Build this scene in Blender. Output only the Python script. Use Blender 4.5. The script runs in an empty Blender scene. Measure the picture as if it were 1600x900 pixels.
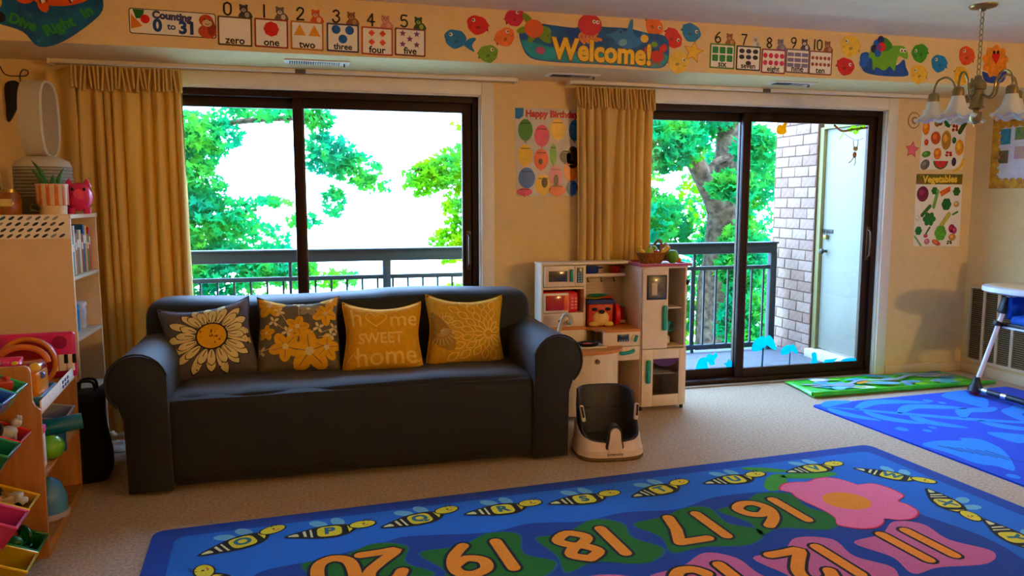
import bpy, bmesh, math, random
from mathutils import Vector, Matrix, Euler
scene = bpy.context.scene
C = scene.collection
PI = math.pi
R = math.radians
random.seed(7)

# ------------------------------------------------------------------ camera
cam_d = bpy.data.cameras.new('camera')
cam_d.sensor_width = 36.0
cam_d.lens = 1200.0 / 1600.0 * 36.0
cam_d.clip_start = 0.05
cam_d.clip_end = 300
cam = bpy.data.objects.new('camera', cam_d)
C.objects.link(cam)
cam.location = (0.0, -4.988, 1.377)
cam.rotation_euler = (PI/2 - 0.1147, 0.0, -0.2604)
scene.camera = cam

# ------------------------------------------------------------------ world, sun, exposure
world = bpy.data.worlds.new('sky')
scene.world = world
world.use_nodes = True
bg = world.node_tree.nodes['Background']
bg.inputs['Color'].default_value = (0.34, 0.58, 1.0, 1)
bg.inputs['Strength'].default_value = 21.0
sun_d = bpy.data.lights.new('sun', 'SUN')
sun_d.energy = 4.0
sun_d.angle = R(2)
sun_d.color = (1.0, 0.93, 0.78)
sun = bpy.data.objects.new('sun', sun_d)
C.objects.link(sun)
sun.rotation_euler = Euler((R(38), 0, R(28)), 'XYZ')     # high sun from behind the building
sun.location = (2, -6, 12)
vs = scene.view_settings
vs.view_transform = 'Standard'
vs.look = 'None'
vs.gamma = 1.0
vs.use_curve_mapping = False
vs.exposure = 0.0
scene.cycles.use_denoising = True
scene.cycles.max_bounces = 10
scene.cycles.diffuse_bounces = 6
scene.cycles.transparent_max_bounces = 24
scene.cycles.sample_clamp_indirect = 6.0
scene.cycles.caustics_reflective = False
scene.cycles.caustics_refractive = False

# ------------------------------------------------------------------ materials
def lin(c):
    c = c / 255.0
    return c / 12.92 if c <= 0.04045 else ((c + 0.055) / 1.055) ** 2.4
def rgb(c): return (lin(c[0]), lin(c[1]), lin(c[2]), 1.0)
_mats = {}
def M(col, rough=0.6, var=0.06, scale=30.0, bump=0.0, metal=0.0, coat=0.0, spec=0.4, sheen=0.0, col2=None, bscale=None, detail=3.0):
    """procedural material: base colour broken up by noise, optional bump"""
    key = (tuple(col), rough, var, scale, bump, metal, coat, spec, sheen, tuple(col2) if col2 else None, bscale)
    if key in _mats: return _mats[key]
    m = bpy.data.materials.new('m_%d_%d_%d' % tuple(int(x) for x in col))
    m.use_nodes = True
    nt = m.node_tree
    b = nt.nodes['Principled BSDF']
    b.inputs['Roughness'].default_value = rough
    b.inputs['Metallic'].default_value = metal
    b.inputs['Coat Weight'].default_value = coat
    b.inputs['Specular IOR Level'].default_value = spec
    if sheen: b.inputs['Sheen Weight'].default_value = sheen
    tc = nt.nodes.new('ShaderNodeTexCoord')
    nz = nt.nodes.new('ShaderNodeTexNoise')
    nz.inputs['Scale'].default_value = scale
    nz.inputs['Detail'].default_value = detail
    nt.links.new(tc.outputs['Object'], nz.inputs['Vector'])
    rp = nt.nodes.new('ShaderNodeValToRGB')
    c1 = rgb(col)
    if col2: c2 = rgb(col2)
    else: c2 = tuple(min(1, x * (1 + var)) for x in c1[:3]) + (1,)
    c0 = c1 if col2 else tuple(x * (1 - var) for x in c1[:3]) + (1,)
    rp.color_ramp.elements[0].position = 0.35
    rp.color_ramp.elements[1].position = 0.65
    rp.color_ramp.elements[0].color = c0
    rp.color_ramp.elements[1].color = c2
    nt.links.new(nz.outputs['Fac'], rp.inputs['Fac'])
    nt.links.new(rp.outputs['Color'], b.inputs['Base Color'])
    if bump:
        nb = nz
        if bscale:
            nb = nt.nodes.new('ShaderNodeTexNoise')
            nb.inputs['Scale'].default_value = bscale
            nb.inputs['Detail'].default_value = 4
            nt.links.new(tc.outputs['Object'], nb.inputs['Vector'])
        bp = nt.nodes.new('ShaderNodeBump')
        bp.inputs['Strength'].default_value = bump
        bp.inputs['Distance'].default_value = 0.01
        nt.links.new(nb.outputs['Fac'], bp.inputs['Height'])
        nt.links.new(bp.outputs['Normal'], b.inputs['Normal'])
    _mats[key] = m
    return m

def wood(col, col2, scale=6.0, axis=2, rough=0.45):
    key = ('wood', tuple(col), tuple(col2), scale, axis)
    if key in _mats: return _mats[key]
    m = bpy.data.materials.new('m_wood'); m.use_nodes = True
    nt = m.node_tree; b = nt.nodes['Principled BSDF']
    b.inputs['Roughness'].default_value = rough
    tc = nt.nodes.new('ShaderNodeTexCoord'); mp = nt.nodes.new('ShaderNodeMapping')
    s = [scale*4]*3; s[axis] = scale*0.35
    mp.inputs['Scale'].default_value = s
    nz = nt.nodes.new('ShaderNodeTexNoise'); nz.inputs['Scale'].default_value = 2.0; nz.inputs['Detail'].default_value = 6
    rp = nt.nodes.new('ShaderNodeValToRGB')
    rp.color_ramp.elements[0].position = 0.3; rp.color_ramp.elements[1].position = 0.7
    rp.color_ramp.elements[0].color = rgb(col); rp.color_ramp.elements[1].color = rgb(col2)
    nt.links.new(tc.outputs['Object'], mp.inputs['Vector']); nt.links.new(mp.outputs['Vector'], nz.inputs['Vector'])
    nt.links.new(nz.outputs['Fac'], rp.inputs['Fac']); nt.links.new(rp.outputs['Color'], b.inputs['Base Color'])
    _mats[key] = m
    return m

def cloth_trans(name, col, trans_col, fac):
    """woven cloth that lets daylight glow through"""
    m = bpy.data.materials.new(name); m.use_nodes = True
    nt = m.node_tree; nt.nodes.clear()
    out = nt.nodes.new('ShaderNodeOutputMaterial')
    d = nt.nodes.new('ShaderNodeBsdfDiffuse'); t = nt.nodes.new('ShaderNodeBsdfTranslucent'); mx = nt.nodes.new('ShaderNodeMixShader')
    t.inputs['Color'].default_value = rgb(trans_col)
    mx.inputs['Fac'].default_value = fac
    tc = nt.nodes.new('ShaderNodeTexCoord'); mp = nt.nodes.new('ShaderNodeMapping'); mp.inputs['Scale'].default_value = (300, 300, 60)
    nz = nt.nodes.new('ShaderNodeTexNoise'); nz.inputs['Scale'].default_value = 1.0
    rp = nt.nodes.new('ShaderNodeValToRGB')
    c = rgb(col)
    rp.color_ramp.elements[0].color = tuple(x*0.9 for x in c[:3])+(1,); rp.color_ramp.elements[1].color = c
    nt.links.new(tc.outputs['Object'], mp.inputs['Vector']); nt.links.new(mp.outputs['Vector'], nz.inputs['Vector'])
    nt.links.new(nz.outputs['Fac'], rp.inputs['Fac']); nt.links.new(rp.outputs['Color'], d.inputs['Color'])
    nt.links.new(d.outputs[0], mx.inputs[1]); nt.links.new(t.outputs[0], mx.inputs[2]); nt.links.new(mx.outputs[0], out.inputs[0])
    return m

def pane_glass(name, tint=(0.97, 0.99, 1.0), refl=0.05, extra=None):
    m = bpy.data.materials.new(name); m.use_nodes = True
    nt = m.node_tree; nt.nodes.clear()
    out = nt.nodes.new('ShaderNodeOutputMaterial')
    t = nt.nodes.new('ShaderNodeBsdfTransparent'); t.inputs['Color'].default_value = tint + (1,)
    g = nt.nodes.new('ShaderNodeBsdfGlossy'); g.inputs['Roughness'].default_value = 0.03
    fr = nt.nodes.new('ShaderNodeFresnel'); fr.inputs['IOR'].default_value = 1.35
    mx = nt.nodes.new('ShaderNodeMixShader')
    nz = nt.nodes.new('ShaderNodeTexNoise'); nz.inputs['Scale'].default_value = 2.0
    mu = nt.nodes.new('ShaderNodeMath'); mu.operation = 'MULTIPLY'
    nt.links.new(fr.outputs[0], mu.inputs[0]); nt.links.new(nz.outputs['Fac'], mu.inputs[1])
    nt.links.new(mu.outputs[0], mx.inputs['Fac'])
    nt.links.new(t.outputs[0], mx.inputs[1]); nt.links.new(g.outputs[0], mx.inputs[2]); nt.links.new(mx.outputs[0], out.inputs[0])
    return m

# ------------------------------------------------------------------ mesh building
_bevcache = {}
def bev_box(size, bev, seg):
    key = (tuple(round(x, 5) for x in size), round(bev, 5), seg)
    if key in _bevcache: return _bevcache[key]
    bm = bmesh.new(); bmesh.ops.create_cube(bm, size=1.0)
    bmesh.ops.scale(bm, vec=size, verts=bm.verts)
    if bev > 0:
        bmesh.ops.bevel(bm, geom=list(bm.edges), offset=min(bev, 0.49*min(size)), segments=seg, affect='EDGES', profile=0.5)
    bm.verts.index_update()
    r = ([tuple(v.co) for v in bm.verts], [[v.index for v in f.verts] for f in bm.faces])
    bm.free(); _bevcache[key] = r
    return r

class MB:
    def __init__(s): s.v = []; s.f = []; s.m = []; s.s = []; s.mats = []
    def mi(s, mat):
        if mat not in s.mats: s.mats.append(mat)
        return s.mats.index(mat)
    def add(s, verts, faces, mat, smooth=False, mx=None):
        o = len(s.v); i = s.mi(mat)
        for v in verts:
            s.v.append(tuple(mx @ Vector(v)) if mx else tuple(v))
        for f in faces:
            s.f.append([o + k for k in f]); s.m.append(i); s.s.append(smooth)
        return s
    def box(s, c, size, mat, bev=0.0, seg=2, rot=None, smooth=None):
        v, f = bev_box(size, bev, seg)
        mx = Matrix.Translation(Vector(c))
        if rot: mx = mx @ Euler(rot, 'XYZ').to_matrix().to_4x4()
        return s.add(v, f, mat, bev > 0 if smooth is None else smooth, mx)
    def bx(s, x0, x1, y0, y1, z0, z1, mat, bev=0.0, seg=2):
        return s.box(((x0+x1)/2, (y0+y1)/2, (z0+z1)/2), (abs(x1-x0), abs(y1-y0), abs(z1-z0)), mat, bev, seg)
    def tube(s, pts, r, mat, n=10, caps=True, closed=False):
        pts = [Vector(p) for p in pts]; N = len(pts)
        rs = r if isinstance(r, (list, tuple)) else [r]*N
        verts = []; faces = []
        prev = None
        for i, p in enumerate(pts):
            if closed: d = (pts[(i+1) % N]-pts[i-1])
            else: d = pts[min(i+1, N-1)]-pts[max(i-1, 0)]
            d.normalize()
            if prev is None:
                a = Vector((0, 0, 1)) if abs(d.z) < 0.9 else Vector((1, 0, 0))
                u = d.cross(a).normalized()
            else:
                u = (prev - d*prev.dot(d)).normalized()
            prev = u; w = d.cross(u)
            for k in range(n):
                t = 2*PI*k/n
                verts.append(p + (u*math.cos(t)+w*math.sin(t))*rs[i])
        for i in range(N if closed else N-1):
            j = (i+1) % N
            for k in range(n):
                faces.append([i*n+k, i*n+(k+1) % n, j*n+(k+1) % n, j*n+k])
        if caps and not closed:
            faces.append(list(range(n))[::-1]); faces.append([(N-1)*n+k for k in range(n)])
        return s.add(verts, faces, mat, True)
    def cyl(s, p0, p1, r0, mat, r1=None, n=18):
        return s.tube([p0, p1], [r0, r0 if r1 is None else r1], mat, n)
    def lathe(s, prof, mat, c=(0, 0, 0), n=28, closed_prof=False, sx=1, sy=1, mx=None):
        verts = []; faces = []; P = len(prof)
        for (r, z) in prof:
            for k in range(n):
                t = 2*PI*k/n
                verts.append((c[0]+sx*r*math.cos(t), c[1]+sy*r*math.sin(t), c[2]+z))
        for i in range(P if closed_prof else P-1):
            j = (i+1) % P
            for k in range(n):
                faces.append([i*n+k, i*n+(k+1) % n, j*n+(k+1) % n, j*n+k])
        if not closed_prof:
            if prof[0][0] > 1e-6: faces.append(list(range(n))[::-1])
            if prof[-1][0] > 1e-6: faces.append([(P-1)*n+k for k in range(n)])
        return s.add(verts, faces, mat, True, mx)
    def ell(s, c, r, mat, n=16, rot=None):
        if not isinstance(r, (tuple, list)): r = (r, r, r)
        prof = [(math.sin(PI*i/10), -math.cos(PI*i/10)) for i in range(11)]
        mx = Matrix.Translation(Vector(c))
        if rot: mx = mx @ Euler(rot, 'XYZ').to_matrix().to_4x4()
        mx = mx @ Matrix.Diagonal((r[0], r[1], r[2], 1))
        prof[0] = (1e-4, -1); prof[-1] = (1e-4, 1)
        return s.lathe(prof, mat, n=n, mx=mx)
    def prism(s, poly, d0, d1, mat, plane='xz', smooth=False):
        n = len(poly)
        def P(a, b, d):
            return (a, d, b) if plane == 'xz' else ((d, a, b) if plane == 'yz' else (a, b, d))
        verts = [P(a, b, d0) for a, b in poly] + [P(a, b, d1) for a, b in poly]
        faces = [list(range(n))[::-1], list(range(n, 2*n))]
        for k in range(n): faces.append([k, (k+1) % n, n+(k+1) % n, n+k])
        return s.add(verts, faces, mat, smooth)
    def obj(s, name, parent=None, recalc=True, auto=True):
        me = bpy.data.meshes.new(name)
        me.from_pydata(s.v, [], s.f)
        for m in s.mats: me.materials.append(m)
        me.polygons.foreach_set('material_index', s.m)
        me.polygons.foreach_set('use_smooth', s.s)
        if recalc:
            bm = bmesh.new(); bm.from_mesh(me)
            bmesh.ops.recalc_face_normals(bm, faces=bm.faces)
            bm.to_mesh(me); bm.free()
        if auto and any(s.s): me.set_sharp_from_angle(angle=R(42))
        me.update()
        o = bpy.data.objects.new(name, me); C.objects.link(o)
        if parent: o.parent = parent
        return o

def tag(o, label=None, cat=None, group=None, kind=None):
    if label: o['label'] = label
    if cat: o['category'] = cat
    if group: o['group'] = group
    if kind: o['kind'] = kind
    return o
def thing(name, label, cat, loc=(0, 0, 0), rz=0.0, group=None):
    o = bpy.data.objects.new(name, None); C.objects.link(o)
    o.empty_display_size = 0.05
    o.location = loc; o.rotation_euler = (0, 0, rz)
    return tag(o, label, cat, group)
def struct(name, loc=(0, 0, 0)):
    o = bpy.data.objects.new(name, None); C.objects.link(o); o.location = loc
    o['kind'] = 'structure'
    return o
def share(src, name, parent, loc=(0, 0, 0), rot=(0, 0, 0), scale=(1, 1, 1)):
    o = bpy.data.objects.new(name, src.data); C.objects.link(o)
    o.parent = parent; o.location = loc; o.rotation_euler = rot; o.scale = scale
    return o

# ------------------------------------------------------------------ flat print: layered shapes cut from thin sheet
def circ(cx, cy, rx, ry=None, rot=0.0, n=20):
    ry = rx if ry is None else ry
    c, s = math.cos(rot), math.sin(rot)
    return [(cx + rx*math.cos(2*PI*k/n)*c - ry*math.sin(2*PI*k/n)*s, cy + rx*math.cos(2*PI*k/n)*s + ry*math.sin(2*PI*k/n)*c) for k in range(n)]
def rrect(x0, x1, y0, y1, r, n=4):
    pts = []
    for (cx, cy, a) in ((x1-r, y1-r, 0), (x0+r, y1-r, 90), (x0+r, y0+r, 180), (x1-r, y0+r, 270)):
        for k in range(n+1):
            t = R(a+90*k/n); pts.append((cx+r*math.cos(t), cy+r*math.sin(t)))
    return pts
def star(cx, cy, r, r2=0.45, n=5, rot=PI/2):
    return [(cx+(r if k % 2 == 0 else r*r2)*math.cos(rot+PI*k/n), cy+(r if k % 2 == 0 else r*r2)*math.sin(rot+PI*k/n)) for k in range(2*n)]
def smooth_poly(pts, sub=4):
    out = []; n = len(pts)
    for i in range(n):
        p0, p1, p2, p3 = (pts[(i+k-1) % n] for k in range(4))
        for j in range(sub):
            t = j/sub
            out.append(tuple(0.5*((2*p1[a])+(-p0[a]+p2[a])*t+(2*p0[a]-5*p1[a]+4*p2[a]-p3[a])*t*t+(-p0[a]+3*p1[a]-3*p2[a]+p3[a])*t**3) for a in (0, 1)))
    return out
def smooth_line(pts, sub=5):
    out = []; n = len(pts)
    for i in range(n-1):
        p0, p1, p2, p3 = pts[max(i-1, 0)], pts[i], pts[i+1], pts[min(i+2, n-1)]
        for j in range(sub):
            t = j/sub
            out.append(tuple(0.5*((2*p1[a])+(-p0[a]+p2[a])*t+(2*p0[a]-5*p1[a]+4*p2[a]-p3[a])*t*t+(-p0[a]+3*p1[a]-3*p2[a]+p3[a])*t**3) for a in range(len(p1))))
    out.append(tuple(pts[-1]))
    return out
def xf(pts, dx=0, dy=0, rot=0, sc=1, fx=1):
    c, s = math.cos(rot), math.sin(rot)
    return [(dx+sc*(fx*x*c-y*s), dy+sc*(fx*x*s+y*c)) for x, y in pts]
_txt = {}
def text_mesh(body, size, bold=0.0):
    key = (body, size, bold)
    if key in _txt: return _txt[key]
    cu = bpy.data.curves.new('t', 'FONT'); cu.body = body; cu.size = size; cu.offset = bold
    cu.align_x = 'CENTER'; cu.align_y = 'CENTER'; cu.resolution_u = 3; cu.fill_mode = 'FRONT'
    o = bpy.data.objects.new('t', cu); C.objects.link(o)
    dg = bpy.context.evaluated_depsgraph_get(); me = o.evaluated_get(dg).to_mesh()
    v = [(p.co.x, p.co.y) for p in me.vertices]; f = [list(p.vertices) for p in me.polygons]
    o.evaluated_get(dg).to_mesh_clear()
    bpy.data.objects.remove(o); bpy.data.curves.remove(cu)
    _txt[key] = (v, f)
    return v, f

class Art:
    """flat layered print. mode 'wall': (u,v) -> (u, -h, v); 'floor': (u,v) -> (u, v, h)"""
    def __init__(s, mode='wall', step=0.0006, base=0.0):
        s.mb = MB(); s.mode = mode; s.step = step; s.base = base; s.cnt = 0
    def P(s, u, v, h):
        return (u, -h, v) if s.mode == 'wall' else (u, v, h)
    def poly(s, pts, mat, layer=1):
        s.cnt += 1; h = s.base + s.step*layer + s.cnt*1.5e-5
        s.mb.add([s.P(u, v, h) for u, v in pts], [list(range(len(pts)))], mat); return s
    def sheet(s, pts, mat, th=0.0015):
        """cut-out with real thickness, from the backing surface outwards"""
        n = len(pts)
        v = [s.P(u, w, 0) for u, w in pts] + [s.P(u, w, th) for u, w in pts]
        f = [list(range(n))[::-1], list(range(n, 2*n))] + [[k, (k+1) % n, n+(k+1) % n, n+k] for k in range(n)]
        s.mb.add(v, f, mat); s.base = th; return s
    def stroke(s, pts, w, mat, layer=1, n=8):
        s.cnt += 1; h = s.base + s.step*layer + s.cnt*1.5e-5
        L, Rr = [], []
        N = len(pts)
        for i, p in enumerate(pts):
            a = pts[max(i-1, 0)]; b = pts[min(i+1, N-1)]
            dx, dy = b[0]-a[0], b[1]-a[1]; d = math.hypot(dx, dy) or 1e-9
            nx, ny = -dy/d*w/2, dx/d*w/2
            L.append((p[0]+nx, p[1]+ny)); Rr.append((p[0]-nx, p[1]-ny))
        verts = [s.P(q[0], q[1], h+1e-4*(i % N)/N) for i, q in enumerate(L+Rr)]
        faces = [[i, i+1, N+i+1, N+i] for i in range(N-1)]
        s.mb.add(verts, faces, mat)
        for p, dh in ((pts[0], -0.12), (pts[-1], 0.2)): s.poly(circ(p[0], p[1], w/2, n=10), mat, layer+dh)
        return s
    def text(s, body, x, y, size, mat, layer=1, bold=0.0, rot=0.0, fx=1, sx=1.0):
        v, f = text_mesh(body, size, bold)
        v = xf([(a*sx, b) for a, b in v], x, y, rot)
        h = s.base + s.step*layer
        s.mb.add([s.P(a, b, h) for a, b in v], f, mat); return s
    def obj(s, name, parent=None): return s.mb.obj(name, parent, recalc=False, auto=False)

LAMP_E = 410.0
# common colours
WHITE = M((238, 232, 220), 0.5)
PAPER = M((246, 240, 226), 0.55, 0.02)
BLACK = M((14, 14, 15), 0.5)
INK = M((20, 16, 14), 0.6)
RED = M((225, 18, 20), 0.45); ORANGE = M((245, 105, 15), 0.45); YELLOW = M((250, 205, 25), 0.45)
GREEN = M((70, 165, 25), 0.45); BLUE = M((10, 105, 205), 0.45); CYAN = M((10, 160, 200), 0.45)
PINK = M((240, 60, 125), 0.45); PURPLE = M((130, 60, 160), 0.45); TEAL = M((0, 150, 150), 0.45)
BROWN = M((110, 60, 25), 0.55); NAVY = M((15, 35, 110), 0.5); GREY = M((120, 120, 122), 0.5)
# ================================================================== THE ROOM
XL, XR_ = -1.66, 5.10
YB = -9.6
ZC = 2.455
SOF_Y, SOF_Z = -0.58, 2.157
wall_m = M((236, 206, 146), 0.85, 0.03, 14, bump=0.12, bscale=220)
ceil_m = M((244, 230, 200), 0.9, 0.03, 14, bump=0.25, bscale=260)
trim_m = M((235, 228, 214), 0.45, 0.02)

def carpet_mat(name, c1, c2, scale=70, bump=0.8, bscale=170):
    return M(c1, 0.95, 0.1, scale, bump=bump, col2=c2, bscale=bscale, spec=0.1, sheen=0.15)
carpet = carpet_mat('carpet', (186, 158, 124), (216, 192, 164))
mb = MB(); mb.bx(XL-0.1, XR_+0.1, YB-0.1, 0.0, -0.12, 0.0, carpet)
floor = tag(mb.obj('floor'), kind='structure')
mb = MB(); mb.bx(XL-0.1, XR_+0.1, YB-0.1, 0.2, ZC, ZC+0.12, ceil_m)
tag(mb.obj('ceiling'), kind='structure')

W1 = (-1.181, 1.119)      # window_1 opening in x
W2 = (1.966, 4.266)       # window_2 (sliding door)
ZT = 2.05
mb = MB()
for (x0, x1, z0, z1) in ((XL-0.1, W1[0], 0, ZC), (W1[1], W2[0], 0, ZC), (W2[1], XR_+0.1, 0, ZC), (W1[0], W1[1], ZT, ZC), (W2[0], W2[1], ZT, ZC)):
    mb.bx(x0, x1, 0.0, 0.22, z0, z1, wall_m)
tag(mb.obj('wall_back'), kind='structure')
mb = MB(); mb.bx(XL-0.12, XL, YB, 0.0, 0, ZC, wall_m); tag(mb.obj('wall_left'), kind='structure')
mb = MB(); mb.bx(XR_, XR_+0.12, YB, 0.0, 0, ZC, wall_m); tag(mb.obj('wall_right'), kind='structure')
mb = MB(); mb.bx(XL-0.1, XR_+0.1, YB-0.12, YB, 0, ZC, wall_m); tag(mb.obj('wall_front'), kind='structure')
# unseen wall with an opening, added to keep lamp light off the floor
mb = MB(); DX0, DX1, DY0, DY1 = 1.25, XR_, -5.27, -5.15
mb.bx(DX0, DX1, DY0, DY1, 0, 1.45, wall_m); mb.bx(DX0, DX1, DY0, DY1, 2.25, ZC, wall_m); mb.bx(DX0, DX0+0.3, DY0, DY1, 1.45, 2.25, wall_m); mb.bx(DX1-0.1, DX1, DY0, DY1, 1.45, 2.25, wall_m)
tag(mb.obj('wall_added_shade'), kind='structure')
# dropped soffit along the window wall
mb = MB(); mb.bx(XL, XR_, SOF_Y, 0.0, SOF_Z, ZC, wall_m)
tag(mb.obj('trim_1'), 'cream dropped soffit above the windows', kind='structure')
base_m = M((228, 205, 168), 0.5, 0.02)
mb = MB(); mb.bx(W2[1]+0.1, XR_, -0.014, 0.0, 0.0, 0.075, base_m, 0.004); tag(mb.obj('baseboard_back'), kind='structure')
mb = MB(); mb.bx(W1[1]+0.1, W2[0]-0.1, -0.014, 0.0, 0.0, 0.075, base_m, 0.004); tag(mb.obj('baseboard_middle'), kind='structure')
mb = MB(); mb.bx(XR_-0.014, XR_, YB, -0.014, 0.0, 0.075, base_m, 0.004); tag(mb.obj('baseboard_right'), kind='structure')

# ------------------------------------------------------------------ sliding windows
bronze = M((42, 20, 12), 0.5, 0.08, 20, metal=0.0, spec=0.2)
bronze2 = M((84, 66, 48), 0.4, 0.08, 20, metal=0.3)
glass = pane_glass('window_glass')
def sliding(name, x0, x1):
    w = struct(name, (0, 0, 0))
    f = MB()
    fw, y0, y1 = 0.05, 0.03, 0.15
    f.bx(x0, x0+fw, y0, y1, 0.0, ZT, bronze, 0.004); f.bx(x1-fw, x1, y0, y1, 0.0, ZT, bronze, 0.004)
    f.bx(x0+fw, x1-fw, y0, y1, ZT-fw, ZT, bronze, 0.004); f.bx(x0+fw, x1-fw, y0, y1, 0.012, 0.045, bronze, 0.004)
    f.obj('window_frame', w)
    xm = (x0+x1)/2
    for nm, a, b, ya in (('fixed_sash', x0+fw, xm+0.035, 0.10), ('sliding_sash', xm-0.035, x1-fw, 0.05)):
        s = MB(); sw = 0.058; yb = ya+0.035
        s.bx(a, a+sw, ya, yb, 0.045, ZT-fw, bronze, 0.004); s.bx(b-sw, b, ya, yb, 0.045, ZT-fw, bronze, 0.004)
        s.bx(a+sw, b-sw, ya, yb, ZT-fw-0.06, ZT-fw, bronze, 0.003); s.bx(a+sw, b-sw, ya, yb, 0.045, 0.115, bronze, 0.003)
        so = s.obj(nm, w)
        e = MB()
        e.bx(a+sw, a+sw+0.008, ya+0.004, yb-0.004, 0.115, ZT-fw-0.06, bronze2); e.bx(b-sw-0.008, b-sw, ya+0.004, yb-0.004, 0.115, ZT-fw-0.06, bronze2)
        e.obj('glazing_bead', so)
        g = MB(); g.bx(a+sw, b-sw, ya+0.015, ya+0.020, 0.115, ZT-fw-0.06, glass)
        g.obj('glass_pane', so)
        if nm == 'sliding_sash':
            h = MB(); h.tube([(b-0.028, ya, 0.93), (b-0.028, ya-0.03, 0.95), (b-0.03, ya-0.038, 1.04), (b-0.028, ya-0.03, 1.13), (b-0.028, ya, 1.15)], 0.008, bronze2, 8)
            h.box((b-0.028, ya-0.004, 1.04), (0.03, 0.008, 0.26), bronze2, 0.003)
            h.obj('pull_handle', so)
    for (a, b, c, d) in ((x0-0.085, x0, 0, ZT+0.085), (x1, x1+0.085, 0, ZT+0.085), (x0, x1, ZT, ZT+0.085)):
        t = MB(); t.bx(a, b, -0.018, 0.0, c, d, trim_m, 0.004)
        t.obj('casing', w)
    j = MB()
    j.bx(x0, x0+0.012, 0.0, 0.03, 0, ZT, trim_m); j.bx(x1-0.012, x1, 0.0, 0.03, 0, ZT, trim_m); j.bx(x0, x1, 0.0, 0.03, ZT-0.008, ZT, trim_m)
    j.obj('jamb_liner', w)
    th = MB(); th.bx(x0, x1, -0.01, 0.22, -0.04, 0.012, M((150, 130, 105), 0.6), 0.003); th.obj('threshold', w)
    return w
sliding('window_1', *W1)
sliding('window_2', *W2)

# ------------------------------------------------------------------ supply registers in the soffit underside
def register(x, y, wid, label, rz=0.0):
    t = thing('air_register', label, 'vent', (x, y, SOF_Z), rz, 'air registers in the soffit')
    p = MB(); p.bx(-wid/2, wid/2, -0.06, 0.06, -0.008, 0, trim_m, 0.003); p.obj('faceplate', t)
    for k in range(22):
        xx = -wid/2+0.03 + k*(wid-0.09)/21
        s = MB(); s.bx(xx-0.0035, xx+0.0035, -0.035, 0.035, -0.012, -0.008, M((60, 52, 42), 0.6) if k < 11 else M((150, 140, 125), 0.6)); s.obj('louver', t)
    l = MB(); l.box((wid/2-0.03, 0.0, -0.015), (0.008, 0.02, 0.02), M((90, 82, 70), 0.5), 0.002); l.obj('damper_lever', t)
register(0.085, -0.36, 0.36, 'white air register in soffit above the left window')
register(1.645, -0.30, 0.34, 'white air register in soffit above the birthday poster')
register(3.18, -0.36, 0.32, 'white air register in soffit above the glass door')

# ------------------------------------------------------------------ curtain rails and curtains
def rail(x0, x1, label):
    t = thing('curtain_rail', label, 'curtain rail', ((x0+x1)/2, -0.085, SOF_Z), 0, 'white curtain rails')
    w = (x1-x0)/2
    b = MB(); b.bx(-w, w, -0.016, 0.016, -0.024, 0, trim_m, 0.003); b.obj('rail_bar', t)
    for xx in (-w, w):
        e = MB(); e.bx(xx-0.006, xx+0.006, -0.02, 0.08, -0.03, 0, trim_m, 0.003); e.obj('end_return', t)
    m = MB(); m.bx(-0.03, 0.03, -0.02, -0.014, -0.03, -0.005, M((90, 84, 74), 0.5), 0.002); m.obj('splice_clip', t)
rail(-1.36, 1.34, 'white curtain rail above the window behind sofa')
rail(1.70, 4.62, 'white curtain rail above the glass sliding door')
curt_m = cloth_trans('curtain_cloth', (234, 200, 126), (255, 198, 46), 0.15)

def curtain(name, label, x0, x1, zt, zb, folds, seed, flare=0.0, y=-0.10, narrow=0.0, amp=0.036):
    rnd = random.Random(seed)
    t = thing(name, label, 'curtain', ((x0+x1)/2, y, 0), 0)
    nx, nz = folds*10, 44
    hw = (x1-x0)/2
    ph = [rnd.uniform(-0.5, 0.5) for _ in range(folds+1)]
    am = [rnd.uniform(0.7, 1.25) for _ in range(folds+1)]
    verts = []; faces = []
    for j in range(nz+1):
        v = j/nz; z = zt + (zb-zt)*v
        for i in range(nx+1):
            u = i/nx; k = (u+0.035*math.sin(2*PI*u*1.7+seed)+0.02*math.sin(2*PI*u*3.1))*folds; k = max(0.0, k); kk = int(min(k, folds-1))
            a = amp*(am[kk]*(1-(k-kk))+am[min(kk+1, folds)]*min(1, k-kk))*(0.35+0.95*min(1, v*3)**0.6)
            p = 2*PI*k + ph[kk]*0.9*(v) + 0.5*math.sin(3*v+kk)
            hwv = hw*(1-narrow*math.sin(PI*min(1, v*1.1))) + flare*v
            xx = -hw + 2*hwv*u + (hw-hwv)*(1.0)
            yy = a*math.sin(p) + 0.006*math.sin(p*2.3+v*9)
            xx += 0.010*math.cos(p)*(0.4+v)
            verts.append((xx, yy, z - (0.006*abs(math.sin(p)) if j == nz else 0)))
    for j in range(nz):
        for i in range(nx):
            q = j*(nx+1)+i
            faces.append([q, q+1, q+nx+2, q+nx+1])
    m = MB(); m.add(verts, faces, curt_m, True)
    o = m.obj('drape', t, auto=False)
    sm = o.modifiers.new('thickness', 'SOLIDIFY'); sm.thickness = 0.0022
    # gathered pencil-pleat header: one tuck after another
    tape = MB(); tape.bx(-hw, hw, -0.004, 0.004, zt-0.085, zt+0.014, curt_m, 0.002); tape.obj('header_tape', t)
    n = int(folds*2.9)
    for i in range(n):
        u = (i+0.5)/n; xx = -hw + 2*hw*u + rnd.uniform(-0.005, 0.005)
        ph_ = rnd.uniform(0.125, 0.145)
        h = MB(); h.box((xx, -amp*0.75, zt+0.016-ph_/2), (2*hw/n*rnd.uniform(0.40, 0.56), 0.036, ph_), curt_m, 0.008, 2, rot=(R(-5), rnd.uniform(-0.16, 0.10), 0))
        h.obj('pleat', t)
    return t
c1 = curtain('curtain', 'long cream curtain gathered left of the sofa window', -1.25, -0.67, 2.105, 0.015, 9, 3, amp=0.034)
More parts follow.
